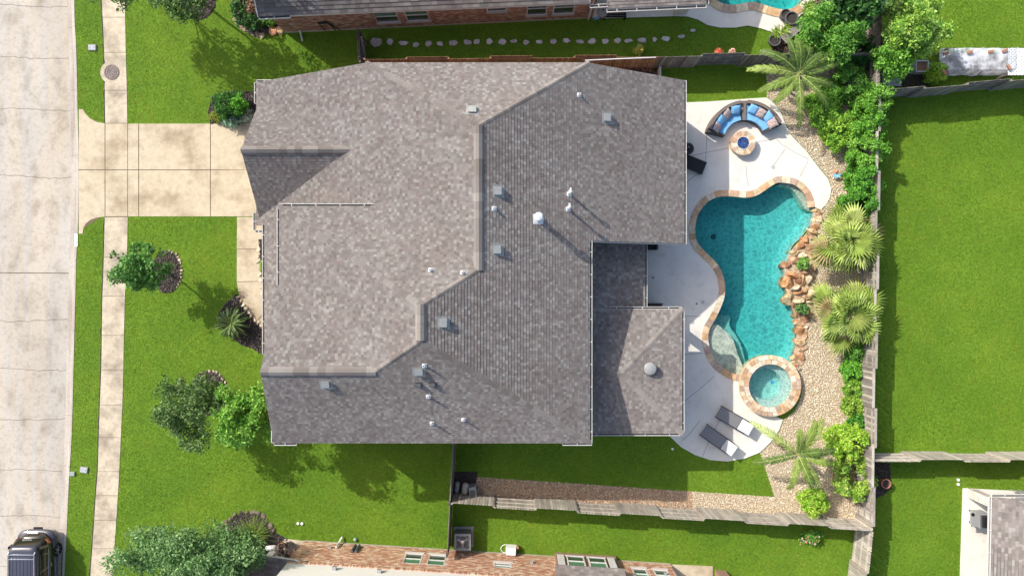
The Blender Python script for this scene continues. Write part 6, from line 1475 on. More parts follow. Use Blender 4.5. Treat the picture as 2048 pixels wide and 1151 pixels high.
# fire pit
fp = thing('fire_pit', 'round stone fire pit with blue glass in front of the sofa', 'fire pit', (FP.x, FP.y, PATZ))
rr = random.Random(4)
for (r0, r1, z0, z1, cnt) in ((.34, .63, .42, .48, 16), (.50, .60, PATZ, .24, 14), (.50, .60, .245, .415, 15)):
    cuts = np.cumsum([rr.uniform(.75, 1.25) for _ in range(cnt)]); cuts = cuts/cuts[-1]*2*math.pi; p_ = 0
    for c_ in cuts:
        mb = MB(); ring_mesh(mb, FP, r0, r1 + rr.uniform(-.012, .012), z0, z1 + (rr.uniform(-.006, .006) if z1 > .45 else 0), p_+.008, c_-.008, 3, jit(rr.choice(COP), .12, rr)); mb.build('stone', M['stone'], fp); p_ = c_
mb = MB(); ring_mesh(mb, FP, .315, .345, .40, .492, 0, 2*math.pi, 32); mb.build('burner_rim', M['white_paint'], fp)
MB().lathe([(.32, .1), (.32, .40), (.001, .405)], (FP.x, FP.y, 0), 24).build('burner_pan', M['dark_vent'], fp)
g3 = np.random.default_rng(6); n = 330; V = []; F = []; C = []
for i in range(n):
    r = .29*g3.random()**.5; a = g3.random()*6.28; c = np.array([FP.x + r*math.cos(a), FP.y + r*math.sin(a), .425 + .04*g3.random()]); q = unit(g3.normal(size=(4, 3)))*.028; b = len(V)
    V += list(c+q); F += [(b, b+1, b+2), (b, b+2, b+3), (b, b+3, b+1), (b+1, b+3, b+2)]; C += [np.array([(.01, .08, .60), (.02, .18, .80), (.10, .40, .95), (.008, .04, .40)][g3.integers(0, 4)])]*4
link('fire_glass', np_mesh('fire_glass', np.array(V), F, np.array(C), M['blue_glass'], WLOC[fp.name]), M['blue_glass'], fp)
# loungers
def lounger(label, foot_px, head_px, wpx, back_ang, cloth, frame='frame_dark', seat=.34, split=.68, group='sun loungers', back='mesh_light'):
    a = G(*foot_px, seat); b = G(*head_px, seat); a.z = b.z = 0; d = (b-a); L = d.length; d.normalize(); n = Vector((-d.y, d.x, 0)); w = wpx/S
    t = thing('sun_lounger', label, 'sun lounger', (a.x, a.y, PATZ), group); z = Vector((0, 0, 1)); hinge = a + d*(L*split); bl = L*(1-split)*1.12
    bd_ = d*math.cos(back_ang) + z*math.sin(back_ang); bn = z*math.cos(back_ang) - d*math.sin(back_ang)
    for s_ in (-1, 1):
        MB().obox(a + d*L*.47 + n*s_*w/2 + z*seat, d, n, z, L*.94, .05, .07).build('side_rail', M[frame], t)
        for q in (.06, .84): MB().obox(a + d*L*q + n*s_*w/2 + z*(seat/2+PATZ/2-.02), d, n, z, .06, .045, seat-PATZ).build('leg', M[frame], t)
    MB().obox(a + d*L*split/2 + z*(seat+.025), d, n, z, L*split-.02, w-.06, .02).build('seat', M[cloth], t)
    bk = MB().obox(hinge + bd_*bl/2 + z*(seat+.035), bd_, n, bn, bl-.02, w-.06, .02).build('backrest', M[back], t)
    for s_ in (-1, 1): MB().obox(hinge + bd_*bl/2 + n*s_*(w/2-.045) + z*(seat+.02), bd_, n, bn, bl, .03, .03).build('back_frame', M[frame], bk)
    MB().obox(hinge + z*(seat+.03), d, n, z, .04, w-.05, .035).build('hinge_bar', M[frame], t)
    MB().bar(hinge + d*bl*.5 + z*(seat), hinge + bd_*bl*.6 + z*seat, .4, .02).build('back_prop', M[frame], t)
    return t
lounger('dark sun lounger nearest the spa, half in sunlight', (1436, 821.5), (1499, 858), 25, math.radians(32), 'mesh_fabric')
lounger('dark sun lounger nearest the lawn, mostly in shadow', (1406, 858), (1466, 900), 25, math.radians(32), 'mesh_fabric')
lounger('black lounger half hidden under the house eave', (1409, 337), (1345, 311), 24, math.radians(20), 'black_metal', 'black_metal', back='black_metal')
# round grill under the eave
gq = G(1376, 297, .8); gr = thing('kettle_grill', 'round black kettle grill at the house eave above the black lounger', 'grill', (gq.x, gq.y, PATZ))
MB().lathe([(.05, .45), (.2, .5), (.29, .62), (.31, .76)], (gq.x, gq.y, 0), 24).build('bowl', M['black_metal'], gr); MB().lathe([(.315, .77), (.30, .84), (.2, .93), (.07, .97), (.001, .975)], (gq.x, gq.y, 0), 24).build('lid', M['black_metal'], gr)
for k in range(3):
    t = 2*math.pi*k/3 + .4; MB().tube([(gq.x + .12*math.cos(t), gq.y + .12*math.sin(t), .55), (gq.x + .27*math.cos(t), gq.y + .27*math.sin(t), PATZ)], .015, 6).build('leg', M['black_metal'], gr)
MB().tube([(gq.x-.07, gq.y, .99), (gq.x-.03, gq.y+.05, 1.03), (gq.x+.06, gq.y+.02, 1.0)], .016, 6).build('handle', M['ac_metal'], gr)
# dark wicker seats below the patio roof
for (px0, px1, py0, py1, lab) in ((1286, 1316, 479, 499, 'dark wicker chair in the corner under the main eave'), (1284, 1324, 606, 627, 'dark wicker chair beside the covered patio gutter')):
    a = G(px0, py1, .6); b = G(px1, py0, .6); cx, cy = (a.x+b.x)/2, (a.y+b.y)/2; w, d = abs(b.x-a.x), abs(b.y-a.y)
    t = thing('wicker_chair', lab, 'chair', (cx, cy, PATZ), 'dark wicker chairs')
    MB().box(cx-w/2, cx+w/2, cy-d/2, cy+d/2, .12, .4).build('seat_base', M['wicker'], t); MB().box(cx-w/2+.1, cx+w/2-.1, cy-d/2+.02, cy+d/2-.1, .405, .5).build('seat_cushion', M['black_metal'], t)
    MB().box(cx-w/2, cx+w/2, cy+d/2-.09, cy+d/2-.001, .41, .8).build('backrest', M['wicker'], t)
    for s_ in (-1, 1): MB().box(cx+s_*(w/2-.045)-.045, cx+s_*(w/2-.045)+.045, cy-d/2+.01, cy+d/2-.1, .41, .62).build('arm', M['wicker'], t)
    for sx in (-1, 1):
        for sy in (-1, 1): MB().box(cx+sx*(w/2-.05)-.03, cx+sx*(w/2-.05)+.03, cy+sy*(d/2-.05)-.03, cy+sy*(d/2-.05)+.03, PATZ, .12).build('leg', M['black_metal'], t)

# ================================================================== vehicle
car = thing('parked_car', 'dark brown sport utility vehicle parked at the kerb, lower left', 'car', (-24.72, -15.1, ROADZ))
CX0, CYR = -24.72, -12.62        # centre line, rear end
def slice_ring(l0, l1, w, z, n=44, pw=3.6):
    lc, lh = (l0+l1)/2, (l1-l0)/2; out = []
    for i in range(n):
        t = 2*math.pi*i/n; c, s = math.cos(t), math.sin(t)
        out.append((CX0 + w*math.copysign(abs(c)**(2/pw), c), CYR - (lc + lh*math.copysign(abs(s)**(2/pw), s)), ROADZ + z))
    return out
def loft(rings, name, mt, parent, cap=(False, True), smooth=True):
    n = len(rings[0]); mb = MB(); fs = [(i*n+k, i*n+(k+1) % n, (i+1)*n+(k+1) % n, (i+1)*n+k)[::-1] for i in range(len(rings)-1) for k in range(n)]
    if cap[0]: fs.append(tuple(range(n)))
    if cap[1]: fs.append(tuple(range((len(rings)-1)*n, len(rings)*n))[::-1])
    mb.add([p for r in rings for p in r], fs); return mb.build(name, M[mt], parent, smooth=smooth)
loft([slice_ring(.3, 4.6, .84, .28), slice_ring(.10, 4.82, .94, .42), slice_ring(.02, 4.88, .975, .65), slice_ring(.05, 4.86, .985, .85), slice_ring(.14, 4.7, .96, 1.02), slice_ring(.20, 4.6, .93, 1.07), slice_ring(.4, 4.2, .7, 1.09)], 'body', 'car_paint', car, (True, True))
loft([slice_ring(.20, 3.75, .925, 1.06, pw=6), slice_ring(.30, 3.45, .90, 1.22, pw=6), slice_ring(.44, 3.1, .84, 1.42, pw=6), slice_ring(.58, 2.85, .775, 1.58, pw=6)], 'windows', 'car_glass', car, (False, True))
loft([slice_ring(.46, 2.92, .80, 1.56, pw=6), slice_ring(.42, 2.86, .765, 1.64, pw=6), slice_ring(.50, 2.72, .71, 1.71, pw=6), slice_ring(.66, 2.55, .60, 1.745, pw=5)], 'roof', 'car_roof', car, (True, True))
for k in range(6):
    x = CX0 - .45 + k*.18; MB().box(x-.012, x+.012, CYR-2.5, CYR-.95, ROADZ+1.735, ROADZ+1.757).build('roof_rib', M['car_roof'], car)
for s_ in (-1, 1):
    x = CX0 + s_*.66; MB().tube([(x, CYR-.7, ROADZ+1.70), (x, CYR-.78, ROADZ+1.79), (x, CYR-2.5, ROADZ+1.80), (x, CYR-2.6, ROADZ+1.71)], .026, 6).build('roof_rail', M['chrome'], car)
for y in (.80, 1.02): MB().box(CX0-.66, CX0+.66, CYR-y-.022, CYR-y+.022, ROADZ+1.785, ROADZ+1.815).build('crossbar', M['chrome'], car)
# pillars
for s_ in (-1, 1):
    for (l0, l1) in ((.62, .42), (1.72, 1.68), (2.75, 2.68)):
        MB().bar((CX0+s_*.93, CYR-l0+.05, ROADZ+1.08), (CX0+s_*.80, CYR-l1-.12, ROADZ+1.57), .14 if l0 < 1 else .08, .02, up=(s_, 0, .4)).build('pillar', M['car_paint'], car)
    MB().tube([(CX0+s_*.935, CYR-.75, ROADZ+1.10), (CX0+s_*.935, CYR-3.2, ROADZ+1.10)], .013, 5).build('trim_strip', M['chrome'], car)
    MB().tube([(CX0+s_*.935, CYR-.95, ROADZ+1.10), (CX0+s_*.86, CYR-.72-.2, ROADZ+1.40)], .012, 5).build('trim_strip', M['chrome'], car)
    MB().box(CX0+s_*.98-.09, CX0+s_*.98+.09, CYR-3.6, CYR-1.25, ROADZ+.30, ROADZ+.35).build('running_board', M['chrome'], car)
    for l in (1.6, 2.5): MB().box(CX0+s_*.985-.015, CX0+s_*.985+.025, CYR-l-.1, CYR-l+.1, ROADZ+.9, ROADZ+.93).build('door_handle', M['chrome'], car)
    MB().obox((CX0+s_*1.06, CYR-3.05, ROADZ+1.12), X, Y, (0, 0, 1), .2, .12, .16).build('mirror', M['car_paint'], car)
    tl = MB(); tl.obox((CX0+s_*.79, CYR-.40, ROADZ+.92), (1, -s_*1.5, 0), (s_*1.5, 1, 0), (0, 0, 1), .34, .09, .24, bev=.12); tl = tl.build('taillight', M['tail_lamp'], car); MB().obox((CX0+s_*.785, CYR-.395, ROADZ+1.0), (1, -s_*1.5, 0), (s_*1.5, 1, 0), (0, 0, 1), .2, .10, .08).build('lens', M['lamp_amber'], tl)
    for l in (1.05, 3.85):
        wc = Vector((CX0+s_*.86, CYR-l, ROADZ+.36)); w_ = thing('wheel', loc=(0, 0, 0)); COL.objects.unlink(w_); bpy.data.objects.remove(w_)
        ty = MB(); n = 24
        pr_ = [(.24, -.11), (.33, -.115), (.36, -.08), (.36, .08), (.33, .115), (.24, .11)]
        vs = [(wc.x + s_*dx*1.0, wc.y + r*math.cos(2*math.pi*k/n), wc.z + r*math.sin(2*math.pi*k/n)) for r, dx in pr_ for k in range(n)]
        ty.add(vs, [(i*n+k, i*n+(k+1) % n, (i+1)*n+(k+1) % n, (i+1)*n+k) for i in range(len(pr_)-1) for k in range(n)]); tyo = ty.build('wheel', M['rubber'], car)
        rm = MB(); rm.tube([(wc.x+s_*.06, wc.y, wc.z), (wc.x+s_*.13, wc.y, wc.z)], [.05, .06], 10)
        for k in range(6):
            t = 2*math.pi*k/6; rm.bar((wc.x+s_*.115, wc.y, wc.z), (wc.x+s_*.105, wc.y + .235*math.cos(t), wc.z + .235*math.sin(t)), .055, .03, up=(1, 0, 0))
        rm.build('rim', M['chrome'], tyo); MB().tube([(wc.x-s_*.05, wc.y, wc.z), (wc.x+s_*.04, wc.y, wc.z)], [.24, .24], 20).build('hub_plate', M['black_metal'], tyo)
loft([slice_ring(-.02, 1.2, .95, .36), slice_ring(-.07, 1.2, .97, .46), slice_ring(-.08, 1.2, .975, .58), slice_ring(-.02, 1.2, .96, .66)], 'bumper', 'car_roof', car, (True, True))
MB().box(CX0-.28, CX0+.28, CYR-.03, CYR+.03, ROADZ+.78, ROADZ+.92).build('number_plate', M['white_paint'], car)
MB().box(CX0-.22, CX0+.22, CYR+.05, CYR+.16, ROADZ+.42, ROADZ+.5).build('tow_step', M['black_metal'], car)
MB().obox((CX0-.1, CYR-.26, ROADZ+1.17), X, (0, -.35, 1), (0, 1, .35), .5, .04, .03).build('rear_wiper', M['chrome'], car)
MB().obox((CX0, CYR-.52, ROADZ+1.645), X, Y, (0, .2, 1), 1.3, .24, .03).build('spoiler', M['car_roof'], car)

# ================================================================== small things
def lid(name, label, px, py, sx, sy, mt, group=None, z=.07, ang=0.0, bolts=True):
    q = G(px, py, z); t = thing(name, label, 'utility box', (q.x, q.y, 0), group); d = Vector((math.cos(ang), math.sin(ang), 0)); n = Vector((-d.y, d.x, 0))
    MB().obox((q.x, q.y, z/2), d, n, (0, 0, 1), sx+.05, sy+.05, z).build('box_rim', M['joint_grey'], t); MB().obox((q.x, q.y, z+.008), d, n, (0, 0, 1), sx, sy, .016).build('lid', M[mt], t)
    if bolts:
        for s_ in (-1, 1): MB().lathe([(.02, 0), (.02, .01), (.001, .012)], Vector((q.x, q.y, z+.016)) + d*s_*sx*.3, 8).build('bolt', M['dark_vent'], t)
    return t
lid('utility_box', 'grey utility lid in the grass strip at upper left', 184, 95, .36, .26, 'utility_lid', 'utility lids in the verge')
lid('utility_box', 'grey utility lid in the grass strip at lower left', 167.5, 939, .34, .26, 'utility_lid', 'utility lids in the verge', ang=-.15)
lid('utility_box', 'small greenish lid touching the kerb at lower left', 144, 947, .22, .18, 'green_tank', 'utility lids in the verge', bolts=False)
mq = G(224, 145); mh = thing('manhole_cover', 'round brown manhole cover set in the sidewalk', 'manhole', (mq.x, mq.y, SWZ))
MB().lathe([(.41, -.02), (.41, .012), (.001, .014)], (mq.x, mq.y, SWZ), 32).build('cover', M['manhole'], mh)
for r in (.36, .25, .14):
    mb = MB(); ring_mesh(mb, mq, r-.025, r, SWZ+.01, SWZ+.026, 0, 2*math.pi, 30); mb.build('cast_ring', M['manhole'], mh)
# painted house-number panel on the kerb
nq = G(151.5, 480, .02); t = thing('kerb_number', 'white painted number panel on the kerb below the driveway', 'painted sign', (nq.x, nq.y, .02))
mb = MB(); mb.box(nq.x-.07, nq.x+.10, nq.y-.34, nq.y+.34, .021, .026); mb.build('panel', M['paint_mark'], t)
for k in range(5): MB().box(nq.x-.01+.012*(k % 2), nq.x+.05, nq.y-.24+.11*k, nq.y-.18+.11*k, .027, .029).build('digit', M['joint_grey'], t)
def cap_pair(label, pts):
    for i, (px, py) in enumerate(pts):
        q = G(px, py, .05); o = link('cleanout_cap', MB().lathe([(.075, 0), (.075, .07), (.05, .085), (.001, .088)], (0, 0, 0), 12).mesh('cleanout_cap', M['plastic_white']), None, None, (q.x, q.y, 0)); tag(o, label[i], 'pipe cap', 'white pipe caps in the lawns')
cap_pair(['left white pipe cap in the lawn near the brick wall', 'right white pipe cap in the lawn near the brick wall'], [(596, 1046), (604, 1046.5)])
cap_pair(['upper white pipe cap in the lower right lawn', 'lower white pipe cap in the lower right lawn'], [(1917, 959), (1917, 968)])
q = G(711, 1077); o = link('ground_valve', MB().lathe([(.09, 0), (.09, .12), (.05, .16), (.001, .17)], (0, 0, 0), 12).mesh('ground_valve', M['green_tank']), None, None, (q.x, q.y, 0)); tag(o, 'small green valve cap standing against the orange brick wall', 'valve cap')
# air conditioner
aq = G(926, 1078, .45); ac = thing('air_conditioner', 'grey air conditioner unit beside the dark fence at the bottom', 'air conditioner', (aq.x, aq.y, 0)); w = .40
MB().box(aq.x-w-.12, aq.x+w+.12, aq.y-w-.12, aq.y+w+.14, 0, .06).build('pad', M['joint_grey'], ac)
MB().box(aq.x-w, aq.x+w, aq.y-w, aq.y+w, .065, .80).build('coil', M['gutter_dark'], ac)
for k in range(9):
    x = aq.x - w + .05 + k*(2*w-.1)/8; mb = MB(); mb.box(x-.017, x+.017, aq.y+w+.001, aq.y+w+.02, .09, .78); mb.box(x-.017, x+.017, aq.y-w-.02, aq.y-w-.001, .09, .78); mb.build('grille_slat', M['ac_metal'], ac)
for k in range(9):
    y = aq.y - w + .05 + k*(2*w-.1)/8; mb = MB(); mb.box(aq.x+w+.001, aq.x+w+.02, y-.017, y+.017, .09, .78); mb.build('grille_slat', M['ac_metal'], ac)
mb = MB(); n = 28
for (r0, r1, z0, z1) in ((.31, .33, .80, .845),): ring_mesh(mb, aq, r0, r1, z0, z1, 0, 2*math.pi, n)
mb.build('fan_ring', M['ac_metal'], ac)
for s_ in (-1, 1):
    MB().box(aq.x-w-.02, aq.x+w+.02, aq.y+s_*(w-.03)-.05, aq.y+s_*(w-.03)+.05, .801, .84).build('top_frame', M['ac_metal'], ac); MB().box(aq.x+s_*(w-.03)-.05, aq.x+s_*(w-.03)+.05, aq.y-w+.022, aq.y+w-.022, .801, .838).build('top_frame', M['ac_metal'], ac)
fan = MB().lathe([(.09, .80), (.09, .83), (.001, .835)], (aq.x, aq.y, 0), 14).build('fan', M['chrome'], ac)
for k in range(3):
    t = 2*math.pi*k/3 + .5; MB().obox((aq.x + .19*math.cos(t), aq.y + .19*math.sin(t), .81), (math.cos(t), math.sin(t), 0), (-math.sin(t), math.cos(t), .35), (0, 0, 1), .2, .14, .012).build('blade', M['ac_metal'], fan)
# hose reel box
hq = G(1022, 1101, .4); hb = thing('hose_reel', 'white plastic hose reel box against the orange brick wall', 'hose reel', (hq.x, hq.y, 0))
MB().obox((hq.x, hq.y, .25), dS, nO, (0, 0, 1), .55, .42, .5, bev=.12).build('box', M['plastic_white'], hb); mb = MB(); mb.tube([(hq.x-.25 + .28*math.cos(t)*-1, hq.y + .22*math.sin(t), .06) for t in np.linspace(-1.5, 1.5, 14)], .02, 6); mb.build('hose', M['plastic_white'], hb)
MB().lathe([(.07, 0), (.09, .3), (.05, .34), (.001, .35)], (hq.x+.34, hq.y+.12, 0), 12).build('tap', M['terracotta'], hb)
# pool equipment
for (px, py, r, hh, lab, ax) in ((914, 974, .13, .5, 'leftmost small pool pump behind the dark side fence', 0), (930, 977, .17, .7, 'middle beige pool filter tank behind the dark side fence', 1), (946, 983, .2, .6, 'rightmost grey pool heater behind the dark side fence', 2)):
    q = G(px, py, hh*.6); t = thing('pool_equipment', lab, 'pool equipment', (q.x, q.y, 0), 'pool equipment tanks')
    if ax == 2: MB().obox((q.x, q.y, .32), (1, .15, 0), (-.15, 1, 0), (0, 0, 1), .42, .75, .6, bev=.15).build('cabinet', M['ac_metal'], t); MB().obox((q.x, q.y, .64), (1, .15, 0), (-.15, 1, 0), (0, 0, 1), .25, .3, .05).build('vent', M['gutter_dark'], t)
    else:
        MB().tube([(q.x+.05, q.y+.3, hh*.5), (q.x+.03, q.y+.24, hh*.5), (q.x-.02, q.y-.2, hh*.5), (q.x-.03, q.y-.3, hh*.5)], [r*.5, r, r, r*.5], 14).build('tank', M['tank_beige' if ax else 'ac_metal'], t); MB().box(q.x-.12, q.x+.12, q.y-.15, q.y+.15, 0, hh*.5-r*.8).build('stand', M['black_metal'], t)
        MB().tube([(q.x, q.y-.25, .1), (q.x-.02, q.y-.42, .1), (q.x-.1, q.y-.5, .12)], .03, 6).build('pipe', M['plastic_white'], t)
# terracotta pot
def pot(name, label, px, py, r, h, mt, group=None, soil=True):
    q = G(px, py, h); t = thing(name, label, 'pot', (q.x, q.y, 0), group)
    MB().lathe([(r*.7, 0), (r*.95, h*.85), (r*1.05, h*.86), (r*1.05, h), (r*.88, h), (r*.85, h*.84)], (q.x, q.y, 0), 22).build('pot_body', M[mt], t)
    if soil: MB().lathe([(r*.86, h*.8), (r*.86, h*.845), (.001, h*.85)], (q.x, q.y, 0), 18).build('soil', M['mulch'], t)
    return t
pot('plant_pot', 'empty terracotta pot on mulch beyond the right fence', 1773, 967, .24, .5, 'terracotta', 'garden pots')
pot('plant_pot', 'smaller dark pot beside the neighbouring pool', 1572, 28, .26, .5, 'planter_grey', 'garden pots')
pot('plant_pot', 'larger dark pot beside the neighbouring pool', 1584, 36, .33, .6, 'planter_grey', 'garden pots')
pot('plant_pot', 'low dark planter at the foot of the weathered bench', 1550, 80, .3, .4, 'planter_grey', 'garden pots')
# bench by the north pots
ba = Vector((*G2(1566, 80, .45), 0)); bb = Vector((*G2(1600, 48, .45), 0)); bd2 = (bb-ba).normalized(); bn2 = Vector((-bd2.y, bd2.x, 0))
bch = thing('weathered_bench', 'weathered grey slatted bench beside the dark pots', 'bench', ((ba.x+bb.x)/2, (ba.y+bb.y)/2, 0))
for k in range(5): MB().obox((ba+bb)/2 + bn2*(-.2+.1*k) + Vector((0, 0, .45)), bd2, bn2, (0, 0, 1), (bb-ba).length, .085, .03).build('slat', M['wood_bench'], bch)
for q in (.08, .92):
    for s_ in (-1, 1): MB().obox(ba.lerp(bb, q) + bn2*s_*.18 + Vector((0, 0, .22)), bd2, bn2, (0, 0, 1), .06, .06, .42).build('leg', M['wood_bench'], bch)
# things on the north terrace
tq = G(1206, 21, .9); t = thing('covered_grill', 'round grey covered grill under the neighbouring terrace roof', 'grill', (tq.x, tq.y, .04)); MB().lathe([(.1, .04), (.14, .5), (.27, .62), (.28, .78), (.2, .9), (.001, .93)], (tq.x, tq.y, 0), 20).build('cover', M['ac_metal'], t); MB().lathe([(.04, .93), (.05, .97), (.001, .98)], (tq.x, tq.y, 0), 10).build('knob', M['black_metal'], t)
tq = G(1193, 36, .1); o = link('blue_mat', MB().obox((0, 0, .03), (1, .2, 0), (-.2, 1, 0), (0, 0, 1), .24, .16, .05, bev=.1).mesh('blue_mat', M['blue_fabric']), None, None, (tq.x, tq.y, .041)); tag(o, 'small blue plastic tray at the terrace edge, top', 'tray')
tq = G(1231, 24, .7); t = thing('terrace_bench', 'black metal bench under the neighbouring terrace roof', 'bench', (tq.x, tq.y, .04))
for k in range(4): MB().box(tq.x-.6, tq.x+.6, tq.y-.2+.1*k, tq.y-.12+.1*k, .44, .47).build('slat', M['black_metal'], t)
for sx in (-.55, .55):
    for sy in (-.17, .15): MB().box(tq.x+sx-.03, tq.x+sx+.03, tq.y+sy-.03, tq.y+sy+.03, .04, .44).build('leg', M['black_metal'], t)
MB().box(tq.x-.6, tq.x+.6, tq.y+.22, tq.y+.26, .44, .9).build('backrest', M['black_metal'], t)
for i, (px, py, zz) in enumerate(((1186, 24, .45), (1194, 25, .6))):
    tq = G(px, py, zz); o = link('toy_figure', MB().lathe([(.05, 0), (.09, .1), (.04, .3), (.08, .42), (.03, zz), (.001, zz+.02)], (0, 0, 0), 8).mesh('toy_figure', M['plastic_white']), None, None, (tq.x, tq.y, .04)); tag(o, ['left small white bottle on the shaded terrace', 'right small white bottle on the shaded terrace'][i], 'bottle', 'white bottles on the terrace')
# garden ornament on the gravel
oq = G(1673, 353, .2); t = thing('garden_ornament', 'small blue and white ornament on the gravel by the hedge', 'ornament', (oq.x, oq.y, 0)); MB().lathe([(.10, 0), (.13, .1), (.09, .25), (.001, .3)], (oq.x, oq.y, .02), 10).build('base', M['plastic_white'], t)
for s_ in (-1, 1): MB().obox((oq.x+s_*.1, oq.y+.04, .28), (1, s_*.4, .2), (-s_*.4, 1, 0), (0, 0, 1), .2, .15, .02).build('wing', M['blue_fabric'], t)
oq = G(1672, 342, .1); o = link('ornament_stone', rock_mesh('ornament_stone', .11, .09, .1, 77, (.55, .28, .18), 'stone', 2, 3), None, None, (oq.x, oq.y, .05)); tag(o, 'small orange stone on the gravel above the blue ornament', 'stone')
oq = G(1592, 731, .35); o = link('starfish', MB().prism([((.11 if k % 2 == 0 else .045)*math.cos(k*math.pi/5), (.11 if k % 2 == 0 else .045)*math.sin(k*math.pi/5)) for k in range(10)], 0, .03).mesh('starfish', M['tail_lamp']), None, None, (oq.x, oq.y, .38)); tag(o, 'red starfish ornament on the boulder next to the spa', 'ornament')
# deck drains on the patio, small lamp by the lawn
for i, (px, py, lab) in enumerate([(1546, 334, 'round patio drain above the pool'), (1406, 604, 'round patio drain left of the pool'), (1393, 607, 'small patio cap left of the pool'), (1306, 555, 'dark patio cap beside the lower roof')]):
    q = G(px, py, PATZ); o = link('patio_drain', MB().lathe([(.10 if i < 2 else .05, 0), (.10 if i < 2 else .05, .012), (.001, .014)], (0, 0, 0), 16).mesh('patio_drain', M['utility_lid' if i < 2 else 'dark_vent']), None, None, (q.x, q.y, PATZ)); tag(o, lab, 'drain', 'patio drains')
q = G(1345, 897, .1); o = link('garden_light', MB().lathe([(.05, 0), (.07, .12), (.03, .16), (.001, .17)], (0, 0, 0), 10).mesh('garden_light', M['plastic_white']), None, None, (q.x, q.y, 0)); tag(o, 'small white garden light at the patio edge below the covered patio', 'garden light')
# ridge pole resting on the north fence
pa_ = G(1170, 121, 1.95); pb_ = G(1312, 115, 1.9); o = MB().tube([pa_, pa_.lerp(pb_, .5) + Vector((0, 0, .02)), pb_], .03, 6).build('metal_pole', M['lead_white']); tag(o, 'thin pale pole lying along the brown fence above the roof', 'pole')
q0 = G(1320, 146, .4); o = MB().box(q0.x-.04, q0.x+.04, q0.y-.35, q0.y+.3, 0, .5).build('fence_stub', M['white_paint']); tag(o, 'short white edging post between bark chips and north lawn', 'post')
# shed frame under plastic, upper right
a, b = G(1866, 158, .0), G(2016, 106, .0)
fx0, fx1, fy0, fy1, fz = a.x+.15, b.x-.25, a.y+.1, b.y-.1, 1.15
pf = thing('plastic_frame', 'raised bed frame wrapped in clear plastic at upper right', 'garden frame', ((fx0+fx1)/2, (fy0+fy1)/2, 0))
for x in (fx0, (fx0+fx1)/2, fx1):
    for y in (fy0, fy1): MB().box(x-.04, x+.04, y-.04, y+.04, 0, fz-.05).build('post', M['wood_bench'], pf)
for k in range(7):
    x = fx0 + (fx1-fx0)*(k+.5)/7; MB().box(x-.24, x+.24, fy0+.06, fy1-.06, .45, .48).build('shelf_board', M['wood_bench'], pf)
nx, ny = 36, 18; V = []; 
for j in range(ny+1):
    for i in range(nx+1):
        u, v = i/nx, j/ny; x = fx0-.1 + (fx1-fx0+.2)*u; y = fy0-.12 + (fy1-fy0+.24)*v
        e = min(min(u, 1-u)*nx, min(v, 1-v)*ny); z = fz if e >= 2 else (fz-.03 if e >= 1.2 else fz - .45)
        z += .06*noise.noise(Vector((x*1.4, y*1.4, 3))) + .04*noise.noise(Vector((x*4, y*4, 9))); 
        k = 1.0 if e >= 1.2 else 1.06
        V.append((fx0/2+fx1/2 + (x-fx0/2-fx1/2)*(k if e < 1.2 else 1) + .05*noise.noise(Vector((x*3, y*3, 1))), y + (.06*noise.noise(Vector((x*2, y*2, 5)))), z))
mb = MB(); mb.add(V, [(j*(nx+1)+i, j*(nx+1)+i+1, (j+1)*(nx+1)+i+1, (j+1)*(nx+1)+i) for j in range(ny) for i in range(nx)]); mb.build('plastic_cover', M['plastic_sheet'], pf, smooth=True)
for i, (px, py, an) in enumerate([(1892, 107, .1), (1982, 103, .1), (2010, 101, .4), (1889, 144, -.9), (1940, 104, .2), (2018, 134, -.9)]):
    q = G(px, py, fz+.1); o = link('clay_brick', MB().obox((0, 0, 0), (math.cos(an), math.sin(an), 0), (-math.sin(an), math.cos(an), 0), (0, 0, 1), .26, .12, .08).mesh('clay_brick', M['terracotta']), None, None, (q.x, q.y, fz+.09)); tag(o, ['brick at the upper left of the plastic sheet', 'brick at the upper right of the plastic sheet', 'brick at the top right corner of the plastic sheet', 'brick at the lower left of the plastic sheet', 'brick at the top middle of the plastic sheet', 'brick where the plastic sheet meets the white lattice'][i], 'brick', 'bricks holding down the plastic')
lq0 = G(2016, 150, 1.1); lq1 = G(2090, 97, 1.1); lt = thing('white_lattice', 'white diagonal lattice panel beside the plastic-wrapped frame', 'lattice', ((lq0.x+lq1.x)/2, (lq0.y+lq1.y)/2, 0))
lx0, lx1, ly0, ly1 = lq0.x, lq1.x, lq0.y, lq1.y; step = .17; wd = ly1-ly0
mbs = []
for sgn in (1, -1):
    k = -wd
    while k < (lx1-lx0):
        p = []; 
        for (x, y) in ((lx0+k, ly0 if sgn > 0 else ly1), (lx0+k+wd, ly1 if sgn > 0 else ly0)): p.append([x, y])
        a_, b_ = Vector((*p[0], 1.1 + (.012 if sgn > 0 else 0))), Vector((*p[1], 1.1 + (.012 if sgn > 0 else 0)))
        t0_ = max(0, (lx0-a_.x)/wd); t1_ = min(1, (lx1-a_.x)/wd)
        if t1_ > t0_: MB().bar(a_.lerp(b_, t0_), a_.lerp(b_, t1_), .075, .01).build('lath', M['plastic_white'], lt)
        k += step
for (x, y) in ((lx0+.1, ly0+.1), (lx0+.1, ly1-.1), (lx1-.1, ly0+.1), (lx1-.1, ly1-.1)): MB().box(x-.04, x+.04, y-.04, y+.04, 0, 1.09).build('post', M['wood_bench'], lt)
